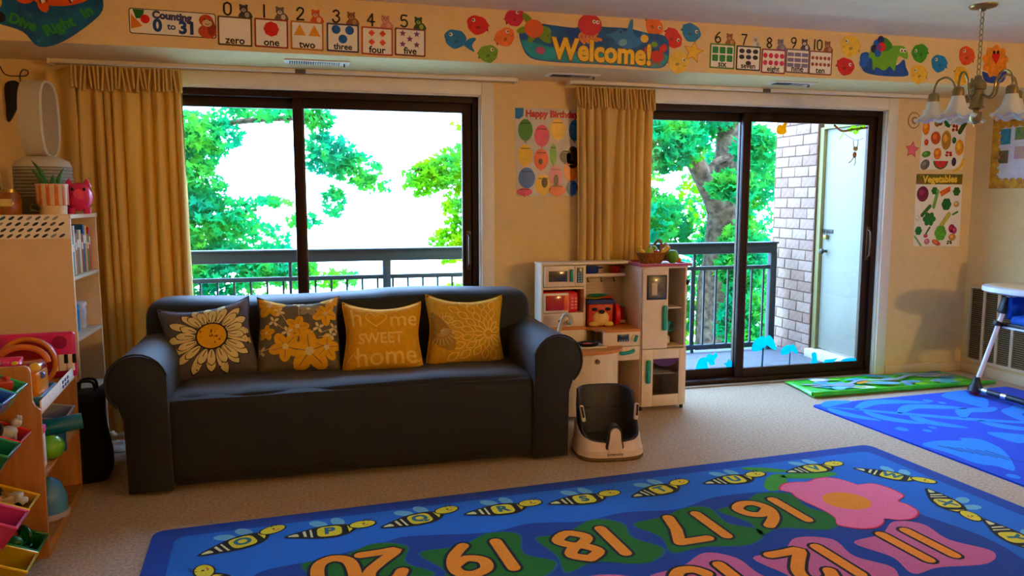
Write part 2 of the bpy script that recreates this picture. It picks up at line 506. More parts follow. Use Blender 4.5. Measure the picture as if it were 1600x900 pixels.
# flat return panel at the wall end of the left curtain
verts = []; faces = []
for j in range(24):
    v = j/23
    for i in range(13):
        u = i/12
        verts.append((-0.42+0.15*u+0.05*v, 0.04*math.sin(u*5+2*v)*(1-u*0.4), 2.115+(0.02-2.115)*v-0.02*(1-u)*(1-v)))
for j in range(23):
    for i in range(12):
        q = j*13+i; faces.append([q, q+1, q+14, q+13])
m = MB(); m.add(verts, faces, curt_m, True)
o = m.obj('return_panel', c1, auto=False); o.modifiers.new('thickness', 'SOLIDIFY').thickness = 0.002
curtain('curtain', 'cream pleated curtain hanging behind the play kitchen', 1.745, 2.315, 2.10, 0.02, 9, 11, narrow=0.06, amp=0.030, y=-0.08)

# ------------------------------------------------------------------ return air grille on the right wall (local x runs along the wall towards the camera)
g = thing('return_grille', 'large louvered return air grille low on right wall', 'grille', (XR_, -0.05, 0.095), -PI/2)
fr = MB(); GW, GH = 0.56, 0.61
for (a, b, c, d) in ((0, GW, 0, 0.025), (0, GW, GH-0.025, GH), (0, 0.02, 0.025, GH-0.025), (GW-0.02, GW, 0.025, GH-0.025)):
    fr.bx(a, b, -0.016, 0.0, c, d, base_m, 0.003)
fr.obj('grille_frame', g)
for k in range(1, 4):
    d = MB(); x = 0.02+(GW-0.04)*k/4; d.bx(x-0.012, x+0.012, -0.014, 0.0, 0.025, GH-0.025, base_m, 0.002); d.obj('divider', g)
lv = M((150, 125, 90), 0.6)
slat_src = None
for k in range(4):
    w = (GW-0.04)/4-0.02
    x = 0.02+(GW-0.04)*(k+0.5)/4
    b = MB(); b.bx(x-w/2, x+w/2, -0.003, 0.0, 0.025, GH-0.025, M((55, 42, 26), 0.8)); b.obj('backing', g)
    sl = MB()
    for j in range(34):
        z = 0.035+j*(GH-0.06)/33.5
        sl.box((x, -0.008, z), (w, 0.011, 0.002), lv, rot=(R(35), 0, 0))
    tag(sl.obj('louver_bank', g), kind='stuff')
# ================================================================== BALCONY AND GARDEN
BZ = -0.05
conc = M((92, 94, 100), 0.85, 0.08, 18, bump=0.2)
mb = MB(); mb.bx(-3.0, 4.66, 0.22, 1.52, BZ-0.18, BZ, conc, 0.0)
tag(mb.obj('balcony_floor'), kind='structure')
# building continues either side of the room so daylight only comes in through the windows
mb = MB(); mb.bx(-9, XL-0.12, -0.1, 0.22, -3.2, 5.0, M((170, 120, 95), 0.9)); mb.bx(XR_+0.12, 12, -0.1, 0.22, -3.2, 5.0, M((170, 120, 95), 0.9))
mb.bx(XL-0.12, XR_+0.12, 0.0, 0.22, -3.2, -0.13, M((170, 120, 95), 0.9)); mb.bx(XL-0.12, XR_+0.12, 0.0, 0.22, ZC+0.12, 5.0, M((170, 120, 95), 0.9))
tag(mb.obj('wall_facade'), kind='structure')
rail_m = M((36, 46, 54), 0.5, 0.1)
rl = thing('balcony_railing', 'dark metal balcony railing with thin balusters outside windows', 'railing', (0, 1.42, BZ))
RX0, RX1 = -2.9, 4.30
b = MB(); b.bx(RX0, RX1, -0.03, 0.03, 0.925, 1.015, rail_m, 0.006); b.bx(RX0, RX1, -0.06, 0.06, 1.015, 1.03, rail_m, 0.004); b.obj('top_rail', rl)
b = MB(); b.bx(RX0, RX1, -0.018, 0.018, 0.775, 0.81, rail_m, 0.004); b.obj('middle_rail', rl)
b = MB(); b.bx(RX0, RX1, -0.02, 0.02, 0.03, 0.075, rail_m, 0.004); b.obj('bottom_rail', rl)
bs = None; x = RX0+0.08; k = 0
while x < RX1-0.05:
    if bs is None:
        m = MB(); m.bx(-0.008, 0.008, -0.008, 0.008, 0.075, 0.776, rail_m); bs = m.obj('baluster', rl); bs.location = (x, 0, 0)
    else: share(bs, 'baluster', rl, (x, 0, 0))
    x += 0.125; k += 1
for x in (-2.6, -1.35, -0.14, 0.63, 1.62, 2.6, 3.45, 4.27):
    wd = 0.032 if x in (0.63, 4.27) else 0.012
    m = MB(); m.bx(x-wd, x+wd, -wd, wd, 0.0, 0.93, rail_m, 0.003); m.obj('post', rl)

# brick side wall of the balcony: plane x = BX facing the window, each brick its own piece
BX = 4.42
mortar = M((92, 66, 52), 0.95, 0.1, 60)
br = struct('wall_balcony_side', (BX, 0, BZ))
m = MB(); m.bx(0.004, 0.24, 1.02, 1.66, 0.0, 2.47, mortar); m.bx(0.06, 0.24, 0.22, 1.02, 2.06, 2.47, M((205, 200, 188), 0.8)); m.obj('mortar_core', br)
brick_ms = [M(c, 0.9, 0.12, 25, bump=0.3) for c in ((146, 116, 100), (140, 109, 94), (152, 124, 108), (136, 104, 88))]
srcs = []
for bm_ in brick_ms:
    for L_ in (0.196, 0.096):
        q = MB(); q.box((0.03, 0, 0), (0.06, L_, 0.086), bm_, 0.004, 1); srcs.append((q, L_))
made = {}
row = 0; z = 0.05; rr = random.Random(5)
while z < 2.42:
    y = 1.03 - (0.10 if row % 2 else 0.0)
    while y < 1.64:
        y0 = max(y, 1.025); y1 = min(y+0.199, 1.655)
        if y1-y0 > 0.04:
            i = rr.choice((0, 0, 1, 2, 2, 3))
            key = (i, round(y1-y0, 3))
            loc = (rr.uniform(-0.003, 0.002), (y0+y1)/2, z)
            if key not in made:
                q = MB(); q.box((0.03, 0, 0), (0.06, y1-y0, 0.087), brick_ms[i], 0.004, 1)
                made[key] = q.obj('brick', br); made[key].location = loc
            else: share(made[key], 'brick', br, loc)
        y += 0.206
    z += 0.096; row += 1
# storage closet door in the same wall
dr = struct('door_1', (BX+0.05, 0, BZ))
dm = M((132, 130, 114), 0.5, 0.02)
jm = M((126, 118, 70), 0.6)
q = MB(); q.bx(0, 0.06, 0.22, 0.96, 0.09, 2.04, dm, 0.003); q.obj('door_leaf', dr)
q = MB(); q.bx(-0.03, 0.06, 0.965, 1.02, 0.0, 2.06, jm, 0.003); q.bx(-0.03, 0.06, 0.22, 0.965, 2.042, 2.09, jm, 0.003); q.obj('door_frame', dr)
q = MB(); q.bx(-0.10, 0.08, 0.22, 1.02, 0.0, 0.075, M((185, 172, 150), 0.8), 0.004); q.obj('door_sill', dr)
iron = M((70, 66, 60), 0.4, 0.1, metal=0.7)
q = MB(); q.bx(-0.006, 0.0, 0.82, 0.985, 1.13, 1.165, iron, 0.002); q.obj('hasp', dr)
q = MB(); q.bx(-0.034, -0.006, 0.875, 0.915, 1.075, 1.115, M((150, 130, 70), 0.3, metal=0.8), 0.004)
q.tube([(-0.02, 0.882, 1.11), (-0.02, 0.882, 1.15), (-0.02, 0.895, 1.162), (-0.02, 0.908, 1.15), (-0.02, 0.908, 1.11)], 0.004, iron, 8); q.obj('padlock', dr)
q = MB(); q.cyl((0.0, 0.90, 0.97), (-0.035, 0.90, 0.97), 0.012, iron); q.ell((-0.05, 0.90, 0.97), (0.02, 0.026, 0.026), iron); q.obj('door_knob', dr)

# ground far below
mb = MB(); mb.add([(-60, 1.0, -3.2), (70, 1.0, -3.2), (70, 90, -3.2), (-60, 90, -3.2)], [[0, 1, 2, 3]], M((214, 222, 196), 0.95, 0.15, 0.6))
tag(mb.obj('ground_lawn'), kind='structure')

# ------------------------------------------------------------------ trees
bark = M((58, 46, 36), 0.95, 0.1, 12, bump=1.0, col2=(112, 94, 74), bscale=30)
def leaf_mat(name, c1, c2, c3):
    m = bpy.data.materials.new(name); m.use_nodes = True
    nt = m.node_tree; nt.nodes.clear()
    out = nt.nodes.new('ShaderNodeOutputMaterial')
    d = nt.nodes.new('ShaderNodeBsdfDiffuse'); t = nt.nodes.new('ShaderNodeBsdfTranslucent'); mx = nt.nodes.new('ShaderNodeMixShader'); mx.inputs['Fac'].default_value = 0.45
    tc = nt.nodes.new('ShaderNodeTexCoord'); nz = nt.nodes.new('ShaderNodeTexNoise'); nz.inputs['Scale'].default_value = 1.6; nz.inputs['Detail'].default_value = 5
    rp = nt.nodes.new('ShaderNodeValToRGB')
    e = rp.color_ramp.elements; e[0].position = 0.36; e[0].color = rgb(c1); e[1].position = 0.66; e[1].color = rgb(c3)
    n = e.new(0.5); n.color = rgb(c2)
    nt.links.new(tc.outputs['Object'], nz.inputs['Vector']); nt.links.new(nz.outputs['Fac'], rp.inputs['Fac'])
    nt.links.new(rp.outputs['Color'], d.inputs['Color']); nt.links.new(rp.outputs['Color'], t.inputs['Color'])
    nt.links.new(d.outputs[0], mx.inputs[1]); nt.links.new(t.outputs[0], mx.inputs[2]); nt.links.new(mx.outputs[0], out.inputs[0])
    return m
leaf_a = leaf_mat('leaf_cool', (6, 134, 96), (26, 146, 66), (90, 172, 30))
leaf_b = leaf_mat('leaf_warm', (24, 140, 60), (96, 170, 20), (160, 190, 14))
LEAF = []
for k in range(10):
    a = PI/2 + 2*PI*k/10
    r = (1.0, 0.40, 0.92, 0.36, 0.60, 0.26, 0.60, 0.36, 0.92, 0.40)[k]
    LEAF.append((r*math.cos(a), r*math.sin(a), -0.18*r*r))
def foliage(name, parent, clusters, mat, size, seed):
    rd = random.Random(seed); m = MB(); V = []; F = []
    for (cx, cy, cz, rx, ry, rz, n) in clusters:
        for _ in range(int(n*2.4)):
            while True:
                x, y, z = (rd.uniform(-1, 1) for _ in range(3))
                if x*x+y*y+z*z <= 1: break
            mx = Matrix.Translation((cx+rx*x, cy+ry*y, cz+rz*z)) @ Euler((rd.gauss(0.9, 0.55), rd.gauss(0, 0.5), rd.uniform(0, 6.3)), 'XYZ').to_matrix().to_4x4()
            s = size*rd.uniform(0.65, 1.25); o = len(V)
            for p in LEAF: V.append(tuple(mx @ (Vector(p)*s)))
            F.append([o+k for k in range(10)])
    m.add(V, F, mat)
    return tag(m.obj(name, parent, recalc=False), kind='stuff')

t1 = thing('maple_tree', 'large maple tree with grey bark trunk outside glass door', 'tree', (5.86, 5.2, -3.2))
q = MB(); q.tube(smooth_line([(0.06, 0, 0), (0.02, 0, 2.0), (0.02, 0, 3.2), (0.10, 0, 4.3), (0.20, 0.05, 5.4), (0.30, 0.1, 7.0)]), [0.34]*6+[0.30]*6+[0.25]*5+[0.22]*4+[0.2]*4+[0.18], bark, 16); q.obj('trunk', t1)
q = MB(); q.tube(smooth_line([(0.05, 0, 4.35), (-0.22, -0.1, 4.75), (-0.55, -0.1, 5.25), (-0.95, -0.2, 5.8), (-1.3, -0.3, 6.3)]), [0.2, 0.19, 0.18, 0.17, 0.165, 0.16, 0.155, 0.15, 0.14, 0.13, 0.13, 0.12, 0.12, 0.11, 0.1, 0.1, 0.1, 0.09, 0.09, 0.08, 0.08], bark, 12); q.obj('branch', t1)
q = MB(); q.tube(smooth_line([(-0.25, -0.1, 4.85), (-0.15, -0.1, 5.1), (0.15, -0.1, 5.2)]), 0.05, bark, 8); q.obj('branch', t1)
q = MB(); q.tube(smooth_line([(-0.45, 0.5, 3.3), (-0.75, 0.5, 3.75), (-0.95, 0.4, 4.2)]), 0.13, bark, 10); q.obj('branch', t1)
foliage('foliage', t1, [
    (-1.15, -0.3, 5.35, 0.75, 0.5, 0.42, 520), (-0.7, 0.2, 5.75, 1.3, 0.6, 0.35, 600), (-1.35, -0.4, 4.35, 0.55, 0.4, 0.40, 260), (-0.95, 0.3, 4.15, 0.7, 0.4, 0.45, 300),
    (-0.15, -0.6, 4.75, 0.4, 0.2, 0.25, 110), (0.2, -0.6, 5.3, 0.4, 0.2, 0.3, 110), (0.02, -0.6, 3.75, 0.38, 0.25, 0.55, 300), (0.05, -0.7, 2.85, 0.42, 0.25, 0.5, 240), (-0.75, 0.4, 2.9, 0.6, 0.4, 0.75, 520), (-1.2, 0.2, 2.1, 0.8, 0.4, 0.6, 420),
    (0.75, 0.8, 3.5, 0.7, 0.5, 0.9, 700), (0.75, 0.6, 5.0, 0.65, 0.5, 0.7, 420), (0.8, 0.8, 1.9, 0.7, 0.5, 0.9, 420), (1.3, 2.0, 4.0, 1.0, 0.8, 2.0, 500)], leaf_a, 0.095, 21)
foliage('inner_foliage', t1, [(-1.3, 1.6, 3.6, 1.5, 0.7, 0.9, 500), (-1.1, 1.8, 5.3, 1.4, 0.6, 0.8, 260), (0.9, 1.8, 4.6, 0.6, 0.6, 0.9, 240), (0.2, 1.4, 2.2, 1.4, 0.6, 0.8, 420)], leaf_b, 0.085, 22)

t2 = thing('oak_tree', 'leafy tree spreading across left pane of sofa window', 'tree', (-2.6, 5.6, -3.2))
q = MB(); q.tube(smooth_line([(0, 0, 0), (0.05, 0, 2.5), (0, 0, 4.5), (0.1, 0, 7)]), 0.22, bark, 12); q.obj('trunk', t2)
for pts, r_ in (([(0.05, 0, 3.2), (0.9, -0.3, 3.85), (1.5, -0.4, 3.75), (2.1, -0.4, 3.6)], 0.03), ([(0.0, 0, 4.6), (1.0, -0.2, 5.35), (1.9, -0.3, 5.55), (2.9, -0.4, 5.62)], 0.035), ([(0.05, 0, 3.9), (1.2, -0.3, 4.3), (2.0, -0.4, 4.45)], 0.02)):
    q = MB(); q.tube(smooth_line(pts), r_, bark, 8); q.obj('branch', t2)
foliage('foliage', t2, [
    (0.95, -0.2, 4.2, 0.5, 0.5, 0.9, 420), (1.05, -0.2, 5.2, 0.5, 0.4, 0.5, 240), (1.7, 0.3, 4.0, 0.7, 0.4, 0.4, 200),
    (1.35, -0.5, 5.35, 0.55, 0.4, 0.28, 240), (2.1, -0.4, 5.65, 0.6, 0.3, 0.12, 100), (1.15, -0.5, 4.7, 0.55, 0.4, 0.45, 330), (1.55, -0.6, 4.35, 0.48, 0.3, 0.30, 190), (2.1, -0.5, 4.55, 0.32, 0.2, 0.08, 26),
    (1.3, -0.5, 3.85, 0.7, 0.4, 0.25, 220), (1.75, -0.5, 3.7, 0.65, 0.4, 0.28, 240), (2.35, -0.5, 3.75, 0.4, 0.3, 0.16, 90), (1.4, -0.4, 3.2, 0.9, 0.4, 0.28, 330), (2.55, -0.4, 3.55, 0.45, 0.3, 0.12, 70),
    (2.9, -0.4, 5.15, 0.34, 0.3, 0.28, 150), (3.25, -0.4, 4.95, 0.32, 0.25, 0.22, 90), (2.95, -0.4, 4.55, 0.16, 0.2, 0.22, 40), (2.55, -0.4, 4.3, 0.22, 0.2, 0.10, 26), (3.5, -0.4, 4.75, 0.25, 0.2, 0.12, 26), (2.75, -0.4, 5.6, 0.22, 0.2, 0.16, 50), (3.0, -0.4, 3.55, 0.30, 0.2, 0.12, 36), (3.1, -0.4, 3.2, 0.35, 0.3, 0.14, 60)], leaf_a, 0.080, 31)
t3 = thing('ash_tree', 'yellow green tree at right of the sofa window', 'tree', (2.9, 5.9, -3.2))
q = MB(); q.tube(smooth_line([(0, 0, 0), (-0.05, 0, 2.5), (0, 0, 4.5), (0.1, 0, 7)]), 0.18, bark, 12); q.obj('trunk', t3)
q = MB(); q.tube(smooth_line([(0, 0, 3.9), (-0.5, -0.2, 4.5), (-1.0, -0.3, 4.9), (-1.5, -0.3, 5.0)]), 0.025, bark, 8); q.obj('branch', t3)
foliage('foliage', t3, [
    (-0.85, -0.3, 5.0, 0.45, 0.3, 0.32, 230), (-1.3, -0.3, 4.85, 0.34, 0.2, 0.26, 150), (-0.75, -0.3, 4.45, 0.36, 0.3, 0.32, 190), (-0.95, -0.3, 3.95, 0.34, 0.2, 0.28, 150), (-0.6, -0.3, 5.6, 0.35, 0.2, 0.10, 40), (-0.55, -0.3, 4.0, 0.2, 0.3, 0.4, 90), (-0.95, -0.3, 3.3, 0.3, 0.2, 0.10, 26)], leaf_b, 0.074, 41)
# ================================================================== SOFA
slip = M((14, 15, 19), 0.62, 0.12, 60, bump=0.35, bscale=420, sheen=0.12, spec=0.4)
def fabric(o, seed, strength=0.012, size=0.22, levels=2):
    """soft folds: subdivide and displace with a cloud texture"""
    s = o.modifiers.new('subdiv', 'SUBSURF'); s.levels = levels; s.render_levels = levels
    tx = bpy.data.textures.new('folds_%d' % seed, 'CLOUDS'); tx.noise_scale = size; tx.noise_depth = 1
    d = o.modifiers.new('folds', 'DISPLACE'); d.texture = tx; d.strength = strength; d.mid_level = 0.5
    d.texture_coords = 'LOCAL'
def grid_box(x0, x1, y0, y1, z0, z1, nx, ny, nz, rad):
    """rounded box with an even quad grid, for draped fabric"""
    bm = bmesh.new(); bmesh.ops.create_cube(bm, size=1.0)
    sx, sy, sz = x1-x0, y1-y0, z1-z0
    bmesh.ops.scale(bm, vec=(sx, sy, sz), verts=bm.verts)
    bmesh.ops.translate(bm, vec=((x0+x1)/2, (y0+y1)/2, (z0+z1)/2), verts=bm.verts)
    for ax, n in ((0, nx), (1, ny), (2, nz)):
        for k in range(1, n):
            co = [0, 0, 0]; no = [0, 0, 0]; no[ax] = 1
            lo = (x0, y0, z0)[ax]; hi = (x1, y1, z1)[ax]
            co[ax] = lo+(hi-lo)*k/n
            bmesh.ops.bisect_plane(bm, geom=list(bm.verts)+list(bm.edges)+list(bm.faces), plane_co=co, plane_no=no)
    for v in bm.verts:      # round off edges
        c = v.co
        q = Vector((min(max(c.x, x0+rad), x1-rad), min(max(c.y, y0+rad), y1-rad), min(max(c.z, z0+rad), z1-rad)))
        d = c-q
        if d.length > 1e-6:
            v.co = q + d.normalized()*min(rad, max(abs(d.x), abs(d.y), abs(d.z)))
    bm.verts.index_update()
    r = [tuple(v.co) for v in bm.verts], [[v.index for v in f.verts] for f in bm.faces]
    bm.free(); return r
sofa = thing('sofa', 'dark charcoal slipcovered sofa with rolled arms under the window', 'sofa', (0.24, -0.75, 0.0))
# local: x -1.1..1.1 ; front y = -0.46 ; back y = 0.46
v, f = grid_box(-0.93, 0.93, -0.462, 0.40, 0.012, 0.462, 24, 10, 7, 0.05)
v = [(x*(1+0.012*(0.4-z)), y - 0.02*(0.4-z) + (0.010*math.sin(x*17)*(0.45-z) if y < -0.4 else 0), z) for x, y, z in v]
m = MB(); m.add(v, f, slip, True); fabric(m.obj('skirt_body', sofa), 1, 0.012, 0.3, 1)
v, f = grid_box(-0.89, 0.89, -0.435, 0.22, 0.30, 0.478, 26, 12, 4, 0.05)
v2 = []
for x, y, z in v:
    if z > 0.4:
        z -= 0.03*math.exp(-((x-0.1)/0.5)**2)*math.exp(-((y+0.05)/0.25)**2)
        z += 0.010*math.sin(x*3.1+0.6) - 0.02*max(0, y)
        z += 0.010*math.exp(-((y+0.33+0.05*x)/0.03)**2)*math.exp(-((x+0.05)/0.28)**2)
    v2.append((x, y, z))
m = MB(); m.add(v2, f, slip, True); fabric(m.obj('seat_cushion', sofa), 2, 0.014, 0.18, 2)
v, f = grid_box(-1.09, 1.05, 0.12, 0.44, 0.10, 0.85, 28, 5, 10, 0.085)
v2 = []
for x, y, z in v:
    y += 0.10*(0.85-z)*-0.9 if y < 0.28 else 0.0
    if z > 0.7: z -= 0.018*max(0, -x-0.3) - 0.012*math.sin(x*4.0)
    v2.append((x, y, z))
m = MB(); m.add(v2, f, slip, True); fabric(m.obj('backrest', sofa), 3, 0.016, 0.25, 1)
for sgn in (-1, 1):
    prof = []
    cx, cz, rr_ = 1.015, 0.535, 0.135
    for k in range(15):
        a = R(-50 + 215*k/14)
        prof.append((cx+rr_*math.cos(a), cz+rr_*math.sin(a)*1.05))
    prof += [(0.885, 0.42), (0.875, 0.02), (1.075, 0.02), (1.08, 0.36)]
    prof = [(sgn*a, b) for a, b in prof]
    N = len(prof); verts = []; faces = []
    ys = [-0.475, -0.468, -0.44, -0.36, -0.25, -0.12, 0.0, 0.12, 0.24, 0.33]
    sc = [0.90, 0.97, 1.0, 1.0, 0.99, 0.98, 0.97, 0.97, 0.96, 0.95]
    for y, s_ in zip(ys, sc):
        for a, b in prof:
            top = max(0.0, b-0.42)
            verts.append((sgn*cx+(a-sgn*cx)*s_, y, b if b < 0.3 else cz+(b-cz)*s_-0.06*top*max(0, -y-0.1)+0.035*max(0, y)))
    for j in range(len(ys)-1):
        for k in range(N):
            faces.append([j*N+k, j*N+(k+1) % N, (j+1)*N+(k+1) % N, (j+1)*N+k])
    faces.append(list(range(N))); faces.append([(len(ys)-1)*N+k for k in range(N)])
    m = MB(); m.add(verts, faces, slip, True)
    ao = m.obj('armrest', sofa); 
    p = MB(); p.tube([(sgn*cx+(a-sgn*cx)*0.985, -0.472, cz+(b-cz)*0.985) for a, b in prof[:15]], 0.005, slip, 6); p.obj('welt', ao)
for (x, y) in ((-1.0, -0.40), (1.0, -0.40), (-1.0, 0.33), (1.0, 0.33)):
    m = MB(); m.lathe([(0.022, 0.0), (0.03, 0.02), (0.035, 0.05)], BLACK, (x, y, 0), 12); m.obj('leg', sofa)

# ------------------------------------------------------------------ throw pillows
def drape(art, fn, thresh=0.02):
    bm = bmesh.new(); me = bpy.data.meshes.new('tmp'); me.from_pydata(art.mb.v, [], art.mb.f)
    me.polygons.foreach_set('material_index', art.mb.m)
    bm.from_mesh(me); bmesh.ops.triangulate(bm, faces=bm.faces)
    for _ in range(5):
        es = [e for e in bm.edges if e.calc_length() > thresh]
        if not es: break
        bmesh.ops.subdivide_edges(bm, edges=es, cuts=1)
        bmesh.ops.triangulate(bm, faces=[f for f in bm.faces if len(f.verts) > 3])
    for v in bm.verts: v.co = fn(v.co.x, -v.co.y, v.co.z)
    bm.to_mesh(me); bm.free()
    for mt in art.mb.mats: me.materials.append(mt)
    for p in me.polygons: p.use_smooth = True
    return me
def pillow(label, x, y, z, size, lean, yaw, roll, mat, art_fn, seed, pw=1.0, names='print'):
    t = thing('throw_pillow', label, 'pillow', (x, y, z), 0, 'throw pillows on the sofa'); h = size/2
    t.rotation_euler = Euler((R(-lean), R(roll), R(yaw)), 'XYZ')
    rd = random.Random(seed); n = 22; h = size/2; D = 0.085*size/0.45
    ph = [rd.uniform(0, 6) for _ in range(4)]
    def surf(u, v, side):
        a, b = u/h, v/h
        a = max(-1, min(1, a)); b = max(-1, min(1, b))
        k = (1-a**4)*(1-b**4)
        inset = 0.055*size
        uu = u - math.copysign(1, a)*inset*(1-b*b)*abs(a)**3 * (0.7 + 0.3*math.sin(ph[0]+b*3))
        vv = v - math.copysign(1, b)*inset*(1-a*a)*abs(b)**3 * (2.1 if b > 0 else 0.5)
        wr = 0.006*math.sin(a*9+ph[1]+b*3)*(b*b)*(1-a*a) + 0.005*math.sin(b*8+ph[2]-a*4)*(a*a)
        dd = D*(max(0, k)**0.55)*(1.0-0.12*b) + wr*k**0.3 if k > 0 else 0.0
        return Vector((uu*pw, side*dd if side else 0, vv + h))
    verts = []; faces = []
    for side in (-1, 1):
        o = len(verts)
        for j in range(n+1):
            for i in range(n+1): verts.append(surf(-h+size*i/n, -h+size*j/n, side))
        for j in range(n):
            for i in range(n):
                q = o+j*(n+1)+i; faces.append([q, q+1, q+n+2, q+n+1])
    m = MB(); m.add(verts, faces, mat, True)
    o = m.obj('cushion', t, auto=False)
    bm = bmesh.new(); bm.from_mesh(o.data); bmesh.ops.remove_doubles(bm, verts=bm.verts, dist=0.0004); bmesh.ops.recalc_face_normals(bm, faces=bm.faces); bm.to_mesh(o.data); bm.free()
    sm = MB(); ring = [surf(h*a, h*b, 0) for a, b in [(k/8-1, -1) for k in range(16)]+[(1, k/8-1) for k in range(16)]+[(1-k/8, 1) for k in range(16)]+[(-1, 1-k/8) for k in range(16)]]
    sm.tube(ring, 0.004, mat, 6, closed=True); sm.obj('seam', t)
    art = Art('wall', 0.0004, 0.0); art_fn(art, size)
    me = drape(art, lambda u, hh, v: surf(max(-h+0.004, min(h-0.004, u)), max(-h+0.004, min(h-0.004, v)), -1) + Vector((0, -0.0012-hh, 0)))
    po = bpy.data.objects.new(names, me); C.objects.link(po); po.parent = t
    return t
pg = M((96, 88, 92), 0.9, 0.1, 50, bump=0.3, bscale=500)
pg2 = M((108, 98, 78), 0.9, 0.1, 50, bump=0.3, bscale=500)
py = M((226, 164, 18), 0.9, 0.08, 50, bump=0.3, bscale=500)
py2 = M((214, 164, 30), 0.9, 0.08, 50, bump=0.3, bscale=500)
pet = M((226, 206, 140), 0.9); yel = M((224, 166, 18), 0.9); pale = M((246, 206, 96), 0.9); ltgrey = M((150, 140, 116), 0.9)
def art_daisy(a, s):
    cx, cy = 0.025, 0.0
    rd = random.Random(4)
    for ring, (n, r0, r1, w, off, ly) in enumerate(((17, 0.07, 0.205, 0.019, 0.1, 1), (16, 0.07, 0.165, 0.017, 0.28, 4))):
        for k in range(n):
            an = 2*PI*k/n+off+rd.uniform(-0.06, 0.06); rr = r1*rd.uniform(0.9, 1.05)
            ax = [(r0, 0), (r0+(rr-r0)*0.35, w*0.9), (r0+(rr-r0)*0.8, w), (rr, 0.004), (rr, -0.004), (r0+(rr-r0)*0.8, -w), (r0+(rr-r0)*0.35, -w*0.9)]
            P = smooth_poly(ax, 3)
            a.poly(xf(xf(P, -(r0+rr)/2, 0), (cx+(r0+rr)/2*math.cos(an)), cy+(r0+rr)/2*math.sin(an), an, 1.12), INK, ly)
            a.poly(xf(P, cx, cy, an), pet, ly+1)
            a.stroke(xf([(r0+0.01, 0.002), (rr*0.75, -0.002)], cx, cy, an), 0.0035, INK, ly+2, 4)
    a.poly(circ(cx, cy, 0.074, n=28), INK, 7); a.poly(circ(cx, cy, 0.066, n=28), yel, 8)
    for k in range(26):
        r = rd.uniform(0, 0.058); t = rd.uniform(0, 6.3); a.poly(circ(cx+r*math.cos(t), cy+r*math.sin(t), rd.uniform(0.002, 0.005), n=7), BROWN, 9)
def blossom(a, cx, cy, r, col, ly, rot=0.0, n=5):
    for k in range(n):
        t = 2*PI*k/n+rot
        a.poly(circ(cx+r*0.52*math.cos(t), cy+r*0.48*math.sin(t), r*0.54, r*0.36, t, 14), col, ly)
        a.stroke([(cx+r*0.15*math.cos(t), cy+r*0.15*math.sin(t)), (cx+r*0.8*math.cos(t), cy+r*0.74*math.sin(t))], r*0.035, pg2, ly+2, 4)
    a.poly(circ(cx, cy, r*0.2, n=10), pet, ly+2)
def art_floral(a, s):
    for (x, y, r, c, rot) in ((-0.01, 0.03, 0.055, yel, 0), (0.05, -0.11, 0.11, yel, 0.4), (-0.07, -0.08, 0.075, yel, 0.9), (0.14, -0.09, 0.07, yel, 0.2), (-0.15, 0.16, 0.075, yel, 0.3), (0.14, 0.1, 0.065, yel, 1.0), (0.17, 0.19, 0.05, yel, 0.6), (0.05, 0.14, 0.05, ltgrey, 0.2), (-0.17, 0.0, 0.04, yel, 0.2)):
        blossom(a, x, y, r*1.1, c, 1 if c is ltgrey else 2, rot)
    for (x, y) in ((-0.10, 0.12), (-0.13, 0.06), (0.17, -0.02), (-0.06, 0.0), (0.1, 0.02), (0.19, 0.02), (-0.2, -0.1), (0.0, 0.19)):
        for k in range(4): a.poly(circ(x+0.018*math.cos(1.57*k+x*20), y+0.018*math.sin(1.57*k+x*20), 0.014, 0.008, 1.57*k+x*20, 10), pet, 3)
        a.stroke([(x, y), (x*0.6, y*0.6-0.02)], 0.003, pet, 1, 4)
def art_home(a, s):
    a.text('h', -0.135, 0.095, 0.16, pale, 1, 0.001, 0.05, sx=0.85)
    hp = [(0, -0.04), (-0.045, 0.0), (-0.05, 0.03), (-0.025, 0.045), (0, 0.022), (0.025, 0.045), (0.05, 0.03), (0.045, 0.0), (0, -0.04)]
    a.stroke(smooth_line([(x-0.035, y+0.085) for x, y in hp], 4), 0.006, pale, 1, 4)
    a.text('me', 0.105, 0.085, 0.13, pale, 1, 0.001, 0.03, sx=0.95)
    a.text('SWEET', -0.015, -0.025, 0.085, pale, 1, 0.0015, 0.04, sx=0.85)
    a.text('home', 0.015, -0.125, 0.15, pale, 1, 0.001, 0.06, sx=0.9)
    a.stroke(smooth_line([(-0.18, -0.15), (-0.15, -0.11), (-0.12, -0.16)], 4), 0.006, pale, 1, 4)
    a.stroke(smooth_line([(0.15, -0.13), (0.18, -0.15), (0.2, -0.11)], 4), 0.006, pale, 1, 4)
